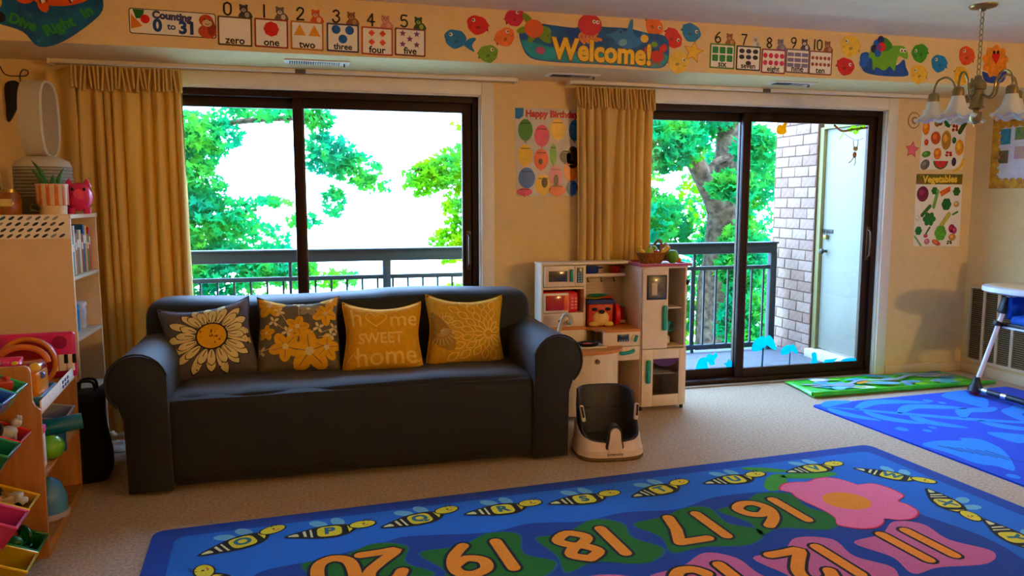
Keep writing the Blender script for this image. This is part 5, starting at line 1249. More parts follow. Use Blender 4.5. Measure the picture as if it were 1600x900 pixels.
# counters
q = MB(); q.prism([(0, 0), (0.622, 0), (0.622, -0.335), (0.375, -0.335), (0.30, -0.175), (0, -0.175)], 0.53, 0.548, ktop, 'xy'); q.obj('countertop', k)
kp('riser', [(0.0, 0.31, -0.17, -0.160, 0.435, 0.53, kw)])
q = MB()
arc = [(0.0, -0.16)] + [(0.0, -0.33)] + [(0.24-0.24*math.cos(PI*t/12), -0.34-0.165*math.sin(PI*t/12)) for t in range(13)] + [(0.48, -0.33), (0.37, -0.16)]
q.prism(arc, 0.425, 0.445, ktop, 'xy'); q.obj('sink_top', k)
sk = MB(); sk.bx(0.06, 0.35, -0.39, -0.19, 0.4455, 0.4475, M((196, 182, 160), 0.3), 0.0)
for (a_, b_, c_, d_) in ((0.05, 0.36, -0.40, -0.385), (0.05, 0.36, -0.195, -0.18), (0.05, 0.065, -0.385, -0.195), (0.345, 0.36, -0.385, -0.195)): sk.bx(a_, b_, c_, d_, 0.445, 0.458, M((206, 196, 178), 0.3), 0.003)
sk.obj('sink_basin', k)
fc = MB(); fcm = M((196, 184, 164), 0.25, 0.05, coat=0.4)
fc.lathe([(0.034, 0.445), (0.03, 0.47), (0.02, 0.49), (0.016, 0.53)], fcm, (0.075, -0.275, 0), 16)
fc.tube(smooth_line([(0.075, -0.275, 0.52), (0.09, -0.275, 0.58), (0.105, -0.285, 0.635), (0.125, -0.30, 0.655), (0.145, -0.315, 0.635), (0.147, -0.318, 0.60)]), 0.0135, fcm, 12); fc.obj('faucet', k)
q = MB(); q.cyl((0.185, -0.165, 0.585), (0.185, -0.19, 0.585), 0.018, kw, n=16); q.obj('tap_base', k)
q = MB(); q.box((0.185, -0.195, 0.585), (0.022, 0.014, 0.034), kteal, 0.006, rot=(0, R(30), 0)); q.obj('tap_lever', k)
# panel with clock and knob
pn = kp('oven_panel', [(0.36, 0.614, -0.335, -0.318, 0.438, 0.53, kw, 0.003)])
kp('clock_display', [(0.455, 0.535, -0.339, -0.334, 0.468, 0.515, M((40, 52, 84), 0.25, 0.2, 60, coat=0.4))], pn)
for i in range(4):
    q = MB(); q.bx(0.466+0.017*i, 0.474+0.017*i, -0.3405, -0.3385, 0.472, 0.480, M((150, 180, 190), 0.4)); q.obj('clock_button', pn)
q = MB(); q.cyl((0.578, -0.335, 0.488), (0.578, -0.345, 0.488), 0.025, kw, n=18); q.box((0.578, -0.352, 0.488), (0.018, 0.02, 0.046), kteal, 0.007, rot=(0, R(20), 0)); q.obj('oven_knob', pn)
dw = kp('drawer', [(0.455, 0.614, -0.335, -0.318, 0.345, 0.434, kw, 0.003)])
q = MB(); q.tube(smooth_line([(0.475, -0.338, 0.395), (0.49, -0.352, 0.394), (0.53, -0.357, 0.400), (0.555, -0.352, 0.405), (0.568, -0.338, 0.407)]), 0.012, kteal, 10); q.obj('handle', dw)
# cabinet below the sink, curved front
q = MB(); cab = [(0.012, -0.02), (0.012, -0.33)] + [(0.235-0.222*math.cos(PI*t/12), -0.33-0.135*math.sin(PI*t/12)) for t in range(13)] + [(0.458, -0.32), (0.458, -0.02)]
q.prism(cab, 0.03, 0.425, kw, 'xy'); cb = q.obj('sink_cabinet', k)
q = MB(); q.cyl((0.27, -0.455, 0.38), (0.27, -0.48, 0.375), 0.013, M((120, 90, 60), 0.4), n=14); q.obj('door_knob', cb)
kp('cubby_wall', [(0.455, 0.614, -0.012, 0.0, 0.03, 0.345, kin)]); kp('cubby_floor', [(0.455, 0.614, -0.33, 0.0, 0.03, 0.045, kin)]); kp('cubby_shelf', [(0.455, 0.614, -0.318, 0.0, 0.338, 0.345, kin)])
# fridge and oven column
kp('column_side', [(0.614, 0.630, -0.335, 0, 0.03, 0.935, kw)]); kp('column_side', [(0.924, 0.940, -0.335, 0, 0.03, 0.935, kw)])
kp('column_back', [(0.63, 0.924, -0.01, 0, 0.03, 0.935, kin)]); kp('column_top', [(0.610, 0.944, -0.34, 0, 0.935, 0.948, kw)])
kp('fridge_floor', [(0.63, 0.924, -0.335, -0.01, 0.413, 0.428, kin)]); kp('fridge_shelf', [(0.63, 0.924, -0.30, -0.01, 0.665, 0.675, kw)])
P = [(0.622, 0.415), (0.797, 0.415), (0.797, 0.965)] + [(0.797-0.175*t/8, 0.965-0.032*(t/8)**1.8) for t in range(1, 9)]
q = MB(); q.prism(P, -0.352, -0.337, kw); fd = q.obj('fridge_door', k)
kp('dispenser_frame', [(0.645, 0.785, -0.358, -0.351, 0.735, 0.895, M((40, 60, 66), 0.35), 0.003)], fd)
kp('dispenser_window', [(0.657, 0.773, -0.360, -0.357, 0.750, 0.880, M((110, 100, 84), 0.25, 0.3, 18, coat=0.4))], fd)
kp('dispenser_spout', [(0.675, 0.715, -0.364, -0.359, 0.765, 0.845, M((196, 180, 150), 0.4), 0.003)], fd)
q = MB(); q.box((0.772, -0.362, 0.615), (0.032, 0.024, 0.165), kteal, 0.011, 3); q.obj('handle', fd)
q = MB(); q.bx(0.932, 0.95, -0.345, -0.325, 0.825, 0.86, BLACK, 0.003); q.obj('hinge', k)
od = MB()
for (a_, b_, c_, d_) in ((0.622, 0.70, 0.03, 0.41), (0.885, 0.936, 0.03, 0.41), (0.70, 0.885, 0.03, 0.105), (0.70, 0.885, 0.345, 0.41)): od.bx(a_, b_, -0.352, -0.337, c_, d_, kw, 0.002)
odo = od.obj('oven_door', k)
gl_ = pane_glass('toy_glass', (0.93, 0.92, 0.90), 0.1)
kp('oven_window', [(0.70, 0.885, -0.346, -0.343, 0.105, 0.345, gl_)], odo)
q = MB(); q.prism([(0.703, 0.343)] + [(0.793-0.09*math.cos(PI*t/10), 0.343-0.05*math.sin(PI*t/10)) for t in range(11)] + [(0.883, 0.343)], -0.350, -0.347, M((84, 40, 110), 0.4)); q.obj('printed_arch', odo)
q = MB(); q.box((0.664, -0.364, 0.265), (0.032, 0.024, 0.155), kteal, 0.011, 3); q.obj('handle', odo)
kp('oven_rack', [(0.63, 0.924, -0.32, -0.01, 0.235, 0.24, M((200, 190, 170), 0.3))]); kp('oven_floor', [(0.63, 0.924, -0.335, -0.01, 0.03, 0.045, kin)])
for (x, y) in ((0.63, -0.32), (0.925, -0.32), (0.925, -0.02), (0.02, -0.02), (0.02, -0.3), (0.44, -0.3), (0.63, -0.02)):
    q = MB(); q.lathe([(0.010, 0.0), (0.012, 0.005), (0.012, 0.031)], M((60, 50, 40), 0.5), (x, y, 0), 12); q.obj('foot', k)
WK = lambda x, y, z: (KX+x, KY+y, z)
# --- things on and in the kitchen -----------------------------------------------
t = thing('toy_microwave', 'red and white toy microwave in the kitchen cubby', 'toy microwave', WK(0.135, -0.09, 0.640))
q = MB(); q.box((0.0, 0.0, 0.069), (0.245, 0.115, 0.138), RED, 0.022, 3); q.obj('case', t)
q = MB(); q.box((-0.035, -0.062, 0.069), (0.172, 0.016, 0.13), M((240, 226, 204), 0.3), 0.02, 3); q.obj('door_rim', t)
q = MB(); q.box((-0.045, -0.071, 0.069), (0.125, 0.008, 0.098), M((180, 24, 10), 0.15, 0.2, 20, coat=0.6), 0.012, 2); q.obj('door_window', t)
q = MB(); q.box((0.03, -0.071, 0.068), (0.03, 0.009, 0.1), M((240, 100, 20), 0.3), 0.008); q.obj('door_handle', t)
for i in range(2):
    for j in range(4):
        q = MB(); q.box((0.078+0.024*i, -0.059, 0.032+0.021*j), (0.018, 0.006, 0.014), M((246, 150, 130), 0.4), 0.003); q.obj('keypad_button', t)
t = thing('toy_playhouse', 'red toy box with a friendly tiger face on the counter', 'toy', WK(0.405, -0.13, 0.548), R(-6))
q = MB(); q.box((0, 0, 0.075), (0.17, 0.12, 0.15), M((206, 60, 30), 0.4), 0.012); q.obj('box_body', t)
q = MB(); q.prism([(-0.10, 0.15), (0.10, 0.15), (0.085, 0.178), (-0.085, 0.178)], -0.065, 0.065, NAVY); q.obj('roof', t)
q = MB(); q.ell((0.0, -0.06, 0.055), (0.055, 0.018, 0.05), M((240, 200, 120), 0.5)); q.ell((0, -0.08, 0.10), (0.02, 0.01, 0.014), INK); q.obj('muzzle', t)
for s_ in (-1, 1):
    q = MB(); q.ell((0.045*s_, -0.062, 0.115), (0.02, 0.006, 0.012), INK); q.obj('eye', t)
q = MB(); q.cyl((0.095, -0.03, 0.075), (0.12, -0.03, 0.075), 0.07, RED, n=24); q.obj('side_wheel', t)
for x in (-0.05, 0.05):
    q = MB(); q.ell((x, -0.07, 0.018), (0.034, 0.025, 0.017), M((226, 190, 90), 0.5)); q.obj('paw', t)
for lab, nm, x, y, z, sz, c in (('yellow toy plate leaning on top of the tiger box', 'toy_plate', 0.36, -0.13, 0.728, (0.08, 0.06, 0.012), (214, 196, 40)), ('green toy dish on top of the tiger box', 'toy_dish', 0.40, -0.12, 0.742, (0.07, 0.05, 0.012), (20, 150, 120)), ('orange toy saucer on top of the tiger box', 'toy_saucer', 0.45, -0.14, 0.730, (0.055, 0.045, 0.012), (236, 90, 20))):
    q = MB(); q.lathe([(0.3, 0), (0.75, 0.15), (1.0, 0.9), (0.94, 1.0), (0.7, 0.4), (0.001, 0.3)], M(c, 0.35), (0, 0, 0), 20)
    o = q.obj(nm); o.location = WK(x, y, z-0.001); o.scale = sz; tag(o, lab, 'toy dish')
t = thing('toy_box', 'dark red toy carton beside the tiger box', 'toy box', WK(0.545, -0.10, 0.548), R(8))
q = MB(); q.box((0, 0, 0.055), (0.085, 0.08, 0.11), M((150, 30, 24), 0.5, 0.2, 40), 0.006); q.obj('carton', t)
q = MB(); q.box((0.004, -0.042, 0.02), (0.08, 0.004, 0.02), M((226, 210, 190), 0.5), 0.001); q.obj('label_strip', t)
q = MB(); q.box((0, 0, 0.113), (0.09, 0.085, 0.006), M((120, 70, 30), 0.5), 0.002); q.obj('lid', t)
t = thing('toy_cup', 'blue toy cup between tiger box and carton', 'toy cup', WK(0.487, -0.15, 0.548))
q = MB(); q.lathe([(0.016, 0), (0.021, 0.045), (0.019, 0.045), (0.014, 0.004)], BLUE, n=16); q.obj('cup', t)
for lab, x, c, w in (('blue toy pot on the upper kitchen shelf', 0.375, (16, 50, 140), 0.052), ('red toy pot on the upper kitchen shelf', 0.545, (170, 18, 16), 0.04)):
    t = thing('toy_pot', lab, 'toy pot', WK(x, -0.06, 0.885), 0, 'pots on the upper kitchen shelf')
    q = MB(); q.lathe([(w*0.8, 0), (w, 0.01), (w, 0.05), (w*0.93, 0.05), (w*0.92, 0.008), (0.001, 0.006)], M(c, 0.3, coat=0.4), n=22, sy=0.75); q.obj('pot_body', t)
    q = MB(); q.tube([(w*0.8, 0, 0.036), (w+0.02, 0, 0.04), (w+0.028, 0, 0.04)], 0.006, M(c, 0.3), 8); q.obj('pot_handle', t)
t = thing('toy_pan', 'black toy frying pan across the sink', 'toy pan', WK(0.25, -0.36, 0.4585), R(10))
q = MB(); q.lathe([(0.001, 0.004), (0.055, 0.004), (0.07, 0.022), (0.074, 0.022), (0.06, 0.0), (0.001, 0.0)], BLACK, n=24, sy=0.7); q.obj('pan_body', t)
q = MB(); q.tube([(-0.065, 0, 0.018), (-0.10, 0.005, 0.022), (-0.135, 0.01, 0.024)], 0.008, BLACK, 8); q.obj('pan_handle', t)
q = MB(); q.lathe([(0.001, 0), (0.03, 0.002), (0.036, 0.008), (0.001, 0.011)], M((230, 120, 90), 0.5), (0, 0, 0), 16); o = q.obj('toy_food'); o.location = WK(0.245, -0.36, 0.463); tag(o, 'pink toy food slice lying in the frying pan', 'toy food')
# fridge contents
t = thing('toy_bottle', 'teal toy bottle on the upper fridge shelf', 'toy bottle', WK(0.825, -0.20, 0.675))
q = MB(); q.lathe([(0.024, 0), (0.027, 0.01), (0.027, 0.06), (0.012, 0.085), (0.012, 0.105)], CYAN, n=18); q.obj('bottle_body', t)
q = MB(); q.lathe([(0.015, 0.105), (0.015, 0.122), (0.001, 0.124)], CYAN, n=14); q.obj('cap', t)
t = thing('toy_blender', 'teal toy blender on the fridge floor', 'toy blender', WK(0.835, -0.22, 0.428))
q = MB(); q.lathe([(0.042, 0), (0.042, 0.035), (0.03, 0.05)], M((226, 214, 190), 0.4), n=18); q.obj('motor_base', t)
q = MB(); q.lathe([(0.028, 0.05), (0.044, 0.14), (0.044, 0.145), (0.001, 0.147)], TEAL, n=18); q.obj('jug', t)
q = MB(); q.lathe([(0.016, 0.147), (0.014, 0.17), (0.001, 0.172)], BLACK, n=12); q.obj('lid_knob', t)
q = MB(); q.tube([(0.042, 0, 0.13), (0.068, 0, 0.12), (0.064, 0, 0.08), (0.035, 0, 0.07)], 0.007, TEAL, 8); q.obj('jug_handle', t)
t = thing('toy_egg', 'pink toy egg on the oven rack', 'toy food', WK(0.725, -0.25, 0.24))
q = MB(); q.ell((0, 0, 0.016), (0.015, 0.015, 0.016), M((236, 180, 160), 0.5)); q.obj('egg', t)
t = thing('toy_lettuce', 'green toy lettuce lying on the oven floor', 'toy food', WK(0.735, -0.22, 0.045))
q = MB()
for i in range(5): q.ell((0.02*math.cos(i*1.3), 0.02*math.sin(i*1.3), 0.016), (0.024, 0.018, 0.016), GREEN, rot=(0, 0, i))
q.obj('leaves', t)
t = thing('toy_tray', 'red toy tray in the open kitchen cubby', 'toy tray', WK(0.535, -0.20, 0.045))
q = MB(); q.box((0, 0, 0.02), (0.13, 0.16, 0.04), M((190, 60, 20), 0.4), 0.01); q.obj('tray_body', t)
# top of fridge: mauve mat, basket, produce
TZ = 0.948
t = thing('mauve_tray', 'mauve play tray on top of the toy fridge', 'tray', WK(0.775, -0.17, TZ))
mv = M((190, 90, 110), 0.5, 0.1); q = MB(); q.bx(-0.175, 0.185, -0.185, 0.165, 0.0, 0.008, mv, 0.003); q.obj('tray_base', t)
q = MB()
for (a_, b_, c_, d_) in ((-0.175, 0.185, -0.185, -0.173), (-0.175, 0.185, 0.153, 0.165), (-0.175, -0.163, -0.173, 0.153), (0.173, 0.185, -0.173, 0.153)): q.bx(a_, b_, c_, d_, 0.008, 0.020, mv, 0.003)
q.obj('tray_rim', t)
BZ2 = TZ+0.0085
bk = thing('toy_basket', 'brown woven toy basket with arched handle above the fridge', 'basket', WK(0.745, -0.19, BZ2))
wick = M((150, 92, 34), 0.8, 0.3, 70, bump=0.8, bscale=120)
q = MB(); q.lathe([(0.07, 0.0), (0.085, 0.02), (0.10, 0.07), (0.094, 0.07), (0.08, 0.022), (0.001, 0.008)], wick, n=28, sx=1.0, sy=0.75); q.obj('basket_bowl', bk)
q = MB(); q.tube([(0.098*math.cos(2*PI*i/28), 0.073*math.sin(2*PI*i/28), 0.07) for i in range(28)], 0.006, wick, 6, closed=True); q.obj('basket_rim', bk)
q = MB(); q.tube(smooth_line([(0.03, 0.068, 0.065), (0.05, 0.05, 0.125), (0.06, 0.0, 0.155), (0.05, -0.05, 0.125), (0.03, -0.068, 0.065)]), 0.008, wick, 8); q.obj('basket_handle', bk)
def food(name, label, x, y, z, shapes):
    t = thing(name, label, 'toy food', WK(x, y, z))
    for nm, fn in shapes:
        q = MB(); fn(q); q.obj(nm, t)
food('toy_banana', 'yellow toy banana standing out of the basket left side', 0.715, -0.20, BZ2+0.055, [('peel', lambda q: q.tube(smooth_line([(-0.055, 0, 0.06), (-0.045, 0, 0.03), (-0.01, 0, 0.01), (0.04, 0, 0.012)]), [0.006]+[0.014]*14+[0.006], M((236, 196, 40), 0.5), 10))])
food('toy_banana', 'yellow toy banana lying over the basket right rim', 0.80, -0.235, BZ2+0.06, [('peel', lambda q: q.tube(smooth_line([(-0.045, 0, 0.0), (-0.01, 0, 0.012), (0.03, 0, 0.035), (0.045, 0, 0.055)]), [0.006]+[0.014]*14+[0.006], M((236, 190, 40), 0.5), 10))])
food('toy_pear', 'pale green toy pear in the basket', 0.725, -0.215, BZ2+0.04, [('pear', lambda q: q.lathe([(0.001, 0), (0.03, 0.01), (0.034, 0.03), (0.02, 0.055), (0.01, 0.068), (0.001, 0.07)], M((170, 190, 60), 0.5), n=18)), ('stem', lambda q: q.cyl((0, 0, 0.068), (0.003, 0, 0.08), 0.002, BROWN, n=6))])
food('toy_tomato', 'red toy tomato in the front of the basket', 0.77, -0.225, BZ2+0.035, [('tomato', lambda q: q.ell((0, 0, 0.028), (0.036, 0.034, 0.028), M((206, 20, 16), 0.3, coat=0.4))), ('stem', lambda q: q.cyl((0, 0, 0.055), (0, 0, 0.062), 0.006, GREEN, n=8))])
food('toy_bell_pepper', 'yellow green toy pepper at the back of basket', 0.765, -0.165, BZ2+0.055, [('pepper', lambda q: (q.ell((-0.012, 0, 0.03), (0.024, 0.026, 0.032), M((150, 180, 40), 0.35)), q.ell((0.012, 0, 0.03), (0.024, 0.026, 0.032), M((150, 180, 40), 0.35)))), ('stem', lambda q: q.cyl((0, 0, 0.058), (0.004, 0, 0.074), 0.004, GREEN, n=8))])
food('toy_cabbage', 'round green toy cabbage beside the basket', 0.88, -0.235, BZ2, [('head', lambda q: [q.ell((0.006*math.cos(i*1.2), 0.006*math.sin(i*1.2), 0.045), (0.036, 0.030, 0.045), M((90, 160, 30) if i % 2 else (120, 180, 50), 0.5), rot=(0, 0, i*0.63)) for i in range(5)])])
food('toy_artichoke', 'brownish green toy artichoke behind the cabbage', 0.878, -0.135, BZ2, [('artichoke', lambda q: [q.ell((0.018*math.cos(i*1.05)*(1-i/16), 0.018*math.sin(i*1.05)*(1-i/16), 0.045+0.006*i), (0.024, 0.024, 0.04), M((130, 140, 50) if i % 2 else (150, 120, 50), 0.6), rot=(0.2, 0, i)) for i in range(9)])])
food('toy_orange', 'small orange toy fruit at right end of tray', 0.933, -0.215, BZ2, [('orange', lambda q: q.ell((0, 0, 0.02), (0.02, 0.02, 0.02), ORANGE)), ('stem', lambda q: q.cyl((0, 0, 0.038), (0, 0, 0.043), 0.003, GREEN, n=6))])
# ================================================================== BOOSTER SEAT
bw = M((240, 222, 204), 0.4, 0.03); bg_ = M((56, 54, 58), 0.55, 0.1, 40); bft = M((110, 84, 52), 0.7)
t = thing('booster_seat', 'white and charcoal toddler booster seat on carpet by sofa', 'booster seat', (1.555, -1.17, 0.0), R(-6))
def sup(th, rx, ry, e=3.2):
    c, s_ = math.cos(th), math.sin(th)
    d = (abs(c)**e+abs(s_)**e)**(-1/e)
    return rx*c*d, ry*s_*d
NS = 48
def loft(q, rings, mat, closed_top=False, cap0=False):
    """rings: list of functions th -> (x,y,z)"""
    V = []; F = []
    for rg in rings:
        for i in range(NS): V.append(rg(2*PI*i/NS))
    for j in range(len(rings)-1):
        for i in range(NS): F.append([j*NS+i, j*NS+(i+1) % NS, (j+1)*NS+(i+1) % NS, (j+1)*NS+i])
    if cap0: F.append(list(range(NS))[::-1])
    if closed_top: F.append([(len(rings)-1)*NS+i for i in range(NS)])
    q.add(V, F, mat, True)
def bk_h(th):      # 0 at front (-y), 1 at back
    return 0.5+0.5*math.sin(th)
def hb(th):
    b = bk_h(th); return 0.095+0.10*(b**0.9 if b > 0 else 0)
def ht(th):
    b = bk_h(th); return 0.105 + 0.245*(1/(1+math.exp(-(b-0.42)*11)))
q = MB(); loft(q, [lambda th: (*sup(th, 0.182, 0.165), 0.0), lambda th: (*sup(th, 0.188, 0.170), 0.008), lambda th: (*sup(th, 0.184, 0.166), 0.022)], bft, True, True); q.obj('foot_ring', t)
q = MB(); loft(q, [lambda th: (*sup(th, 0.186, 0.166), 0.022), lambda th: (*sup(th, 0.183, 0.163), 0.055), lambda th: (*sup(th, 0.178, 0.157), 0.06), lambda th: (*sup(th, 0.170, 0.150), hb(th)-0.01), lambda th: (*sup(th, 0.164, 0.144), hb(th)), lambda th: (*sup(th, 0.154, 0.134), hb(th)-0.004), lambda th: (*sup(th, 0.145, 0.125), 0.08)], bw, True); sh = q.obj('base_shell', t)
q = MB(); loft(q, [lambda th: (*sup(th, 0.160, 0.140), hb(th)-0.012), lambda th: (*sup(th, 0.163, 0.146), 0.5*(hb(th)+ht(th))), lambda th: (*sup(th, 0.160, 0.150), ht(th)-0.006), lambda th: (*sup(th, 0.152, 0.143), ht(th)), lambda th: (*sup(th, 0.143, 0.134), ht(th)-0.008), lambda th: (*sup(th, 0.136, 0.120), 0.5*(ht(th)+0.09)), lambda th: (*sup(th, 0.122, 0.100), 0.088), lambda th: (*sup(th, 0.06, 0.05), 0.082)], bg_, True); tub = q.obj('seat_tub', t)
q = MB(); q.tube(smooth_line([(-0.118, 0.085, 0.225), (-0.06, 0.122, 0.222), (0.0, 0.130, 0.221), (0.06, 0.122, 0.222), (0.118, 0.085, 0.225)]), 0.004, BLACK, 6); q.obj('back_seam', tub)
P = smooth_poly([(-0.034, 0.06), (-0.030, 0.12), (-0.024, 0.165), (0.0, 0.18), (0.024, 0.165), (0.030, 0.12), (0.034, 0.06)], 3)
q = MB(); q.prism(P, -0.168, -0.105, bw, smooth=True); q.obj('pommel', t)
q = MB(); q.prism([(x*1.32, z*1.05+0.004 if z > 0.1 else z) for x, z in P], -0.155, -0.095, bg_, smooth=True); q.obj('pommel_pad', t)
for s_ in (-1, 1):
    q = MB(); q.box((0.150*s_, -0.045, 0.235), (0.022, 0.028, 0.09), bw, 0.008, rot=(R(-12), R(8*s_), 0)); c_ = q.obj('strap_clip', t)
    q = MB(); q.box((0.1515*s_, -0.0585, 0.245), (0.010, 0.012, 0.06), BLACK, 0.003, rot=(R(-12), R(8*s_), 0)); q.obj('strap_slot', c_)
    q = MB(); q.box((0.085*s_, 0.112, 0.17), (0.010, 0.014, 0.05), BLACK, 0.003); q.obj('harness_slot', t)
a = Art(base=0.0, step=0.0005); a.text('ingenuity', 0.0, 0.040, 0.024, M((90, 84, 90), 0.5), 1, 0.0005); lo = a.obj('brand_mark', t); lo.location = (0.0, -0.1665, 0.0)

# ================================================================== HIGH CHAIR
hm = M((226, 226, 232), 0.3, 0.03, coat=0.3); hd = M((30, 34, 42), 0.45); hs = M((186, 192, 202), 0.25, metal=0.8); hbl = M((20, 90, 190), 0.8, 0.15, 30, bump=0.3)
h = thing('high_chair', 'white framed high chair with blue seat at right edge', 'high chair', (4.50, -0.95, 0.0105))
def rnd_tray(rx, ry, z, cx): return [lambda th: (cx+sup(th, rx, ry, 2.6)[0], sup(th, rx, ry, 2.6)[1], z)]
q = MB(); loft(q, [lambda th: (0.20+sup(th, 0.23, 0.29, 2.5)[0], sup(th, 0.23, 0.29, 2.5)[1], 0.735), lambda th: (0.20+sup(th, 0.25, 0.31, 2.5)[0], sup(th, 0.25, 0.31, 2.5)[1], 0.745), lambda th: (0.20+sup(th, 0.25, 0.31, 2.5)[0], sup(th, 0.25, 0.31, 2.5)[1], 0.775), lambda th: (0.20+sup(th, 0.235, 0.295, 2.5)[0], sup(th, 0.235, 0.295, 2.5)[1], 0.782)], hm, True, True); tr = q.obj('tray', h)
q = MB(); loft(q, [lambda th: (0.20+sup(th, 0.21, 0.27, 2.5)[0], sup(th, 0.21, 0.27, 2.5)[1], 0.7825), lambda th: (0.20+sup(th, 0.20, 0.26, 2.5)[0], sup(th, 0.20, 0.26, 2.5)[1], 0.786)], M((226, 190, 140), 0.4), True, True); q.obj('tray_insert', tr)
for s_ in (1, -1):
    y = 0.225*s_
    q = MB(); q.tube([(0.0, y, 0.06), (0.24, y, 0.69)], 0.016, hm, 12); lg = q.obj('front_leg', h)
    q = MB(); q.box((0.205, y, 0.63), (0.05, 0.05, 0.12), hd, 0.012, rot=(0, R(20), 0)); q.obj('height_lock', lg)
    q = MB(); q.box((0.165, y, 0.50), (0.075, 0.035, 0.035), hd, 0.008, rot=(0, R(20), 0)); q.obj('fold_latch', lg)
    q = MB(); q.lathe([(0.055, 0.035), (0.045, 0.06), (0.026, 0.10), (0.02, 0.13)], hd, (0.01, y, 0), 14); q.obj('leg_socket', lg)
    q = MB(); q.tube([(0.34, y, 0.66), (0.56, y, 0.05)], 0.016, hm, 12); q.obj('rear_leg', h)
    q = MB(); q.cyl((0.0, y-0.02, 0.024), (0.0, y+0.02, 0.024), 0.024, M((120, 20, 40), 0.4), n=18); q.obj('front_caster', h)
    q = MB(); q.cyl((0.56, y-0.02, 0.024), (0.56, y+0.02, 0.024), 0.024, BLACK, n=18); q.obj('rear_caster', h)
q = MB(); q.tube([(0.01, 0.225, 0.045), (-0.005, 0.10, 0.05), (-0.005, -0.10, 0.05), (0.01, -0.225, 0.045)], 0.02, hd, 12); q.obj('front_crossbar', h)
for y in (0.13, -0.02):
    q = MB(); q.tube([(-0.004, y-0.02, 0.05), (-0.004, y+0.02, 0.05)], 0.0215, hs, 12); q.obj('crossbar_sleeve', h)
q = MB(); q.tube([(0.56, 0.225, 0.05), (0.56, -0.225, 0.05)], 0.018, hd, 12); q.obj('rear_crossbar', h)
q = MB(); q.box((0.36, 0, 0.53), (0.30, 0.38, 0.07), hbl, 0.03, 3); q.obj('seat_pad', h)
q = MB(); q.box((0.47, 0, 0.76), (0.07, 0.38, 0.46), hbl, 0.03, 3, rot=(0, R(8), 0)); q.obj('seat_back', h)
for s_ in (1, -1):
    q = MB(); q.box((0.36, 0.20*s_, 0.61), (0.30, 0.04, 0.16), hbl, 0.018, 3); q.obj('seat_side', h)
    q = MB(); q.tube(smooth_line([(0.22, 0.20*s_, 0.60), (0.235, 0.20*s_, 0.67), (0.29, 0.20*s_, 0.71)]), 0.008, hm, 8); q.obj('side_rail', h)
q = MB(); q.box((0.36, 0, 0.495), (0.33, 0.42, 0.03), hd, 0.01); q.obj('seat_base', h)
q = MB(); q.box((0.36, 0.0, 0.478), (0.36, 0.43, 0.014), hm, 0.005); q.obj('seat_trim', h)

# ================================================================== CHANDELIER
nk = M((150, 128, 84), 0.28, 0.12, 30, metal=0.9)
def shade_mat():
    m = bpy.data.materials.new('frosted_glass'); m.use_nodes = True
    nt = m.node_tree; b = nt.nodes['Principled BSDF']
    nz = nt.nodes.new('ShaderNodeTexNoise'); nz.inputs['Scale'].default_value = 14
    rp = nt.nodes.new('ShaderNodeValToRGB'); rp.color_ramp.elements[0].color = rgb((240, 230, 210)); rp.color_ramp.elements[1].color = rgb((250, 244, 232))
    nt.links.new(nz.outputs['Fac'], rp.inputs['Fac']); nt.links.new(rp.outputs['Color'], b.inputs['Base Color'])
    b.inputs['Roughness'].default_value = 0.3; b.inputs['Transmission Weight'].default_value = 0.3; b.inputs['IOR'].default_value = 1.2; b.inputs['Coat Weight'].default_value = 0.4
    return m
shm = shade_mat()
c = thing('chandelier', 'five arm brushed brass chandelier with frosted bell shades', 'chandelier', (3.69, -1.37, ZC))
q = MB(); q.lathe([(0.001, -0.034), (0.014, -0.032), (0.02, -0.02), (0.065, -0.012), (0.072, -0.003), (0.072, 0.0)], nk, n=28); q.obj('ceiling_canopy', c)
z = -0.034
lk = MB(); lk.tube([(0.0105*math.cos(2*PI*i/14), 0.0, 0.019*math.sin(2*PI*i/14)) for i in range(14)], 0.0028, nk, 6, closed=True)
l0 = lk.obj('chain_link', c); l0.location = (0, 0, z-0.016)
for i in range(1, 11): share(l0, 'chain_link', c, (0, 0, z-0.016-0.0315*i), (0, 0, (i % 2)*PI/2))
zt = z-0.016-0.0315*10.6
q = MB(); q.lathe([(0.004, zt+0.005), (0.016, zt), (0.022, zt-0.02), (0.040, zt-0.035), (0.044, zt-0.05), (0.044, zt-0.075), (0.034, zt-0.082), (0.034, zt-0.165), (0.040, zt-0.172), (0.040, zt-0.18), (0.016, zt-0.19), (0.016, zt-0.20), (0.030, zt-0.204), (0.031, zt-0.245), (0.020, zt-0.262), (0.008, zt-0.268), (0.006, zt-0.285), (0.001, zt-0.288)], nk, n=26); q.obj('centre_column', c)
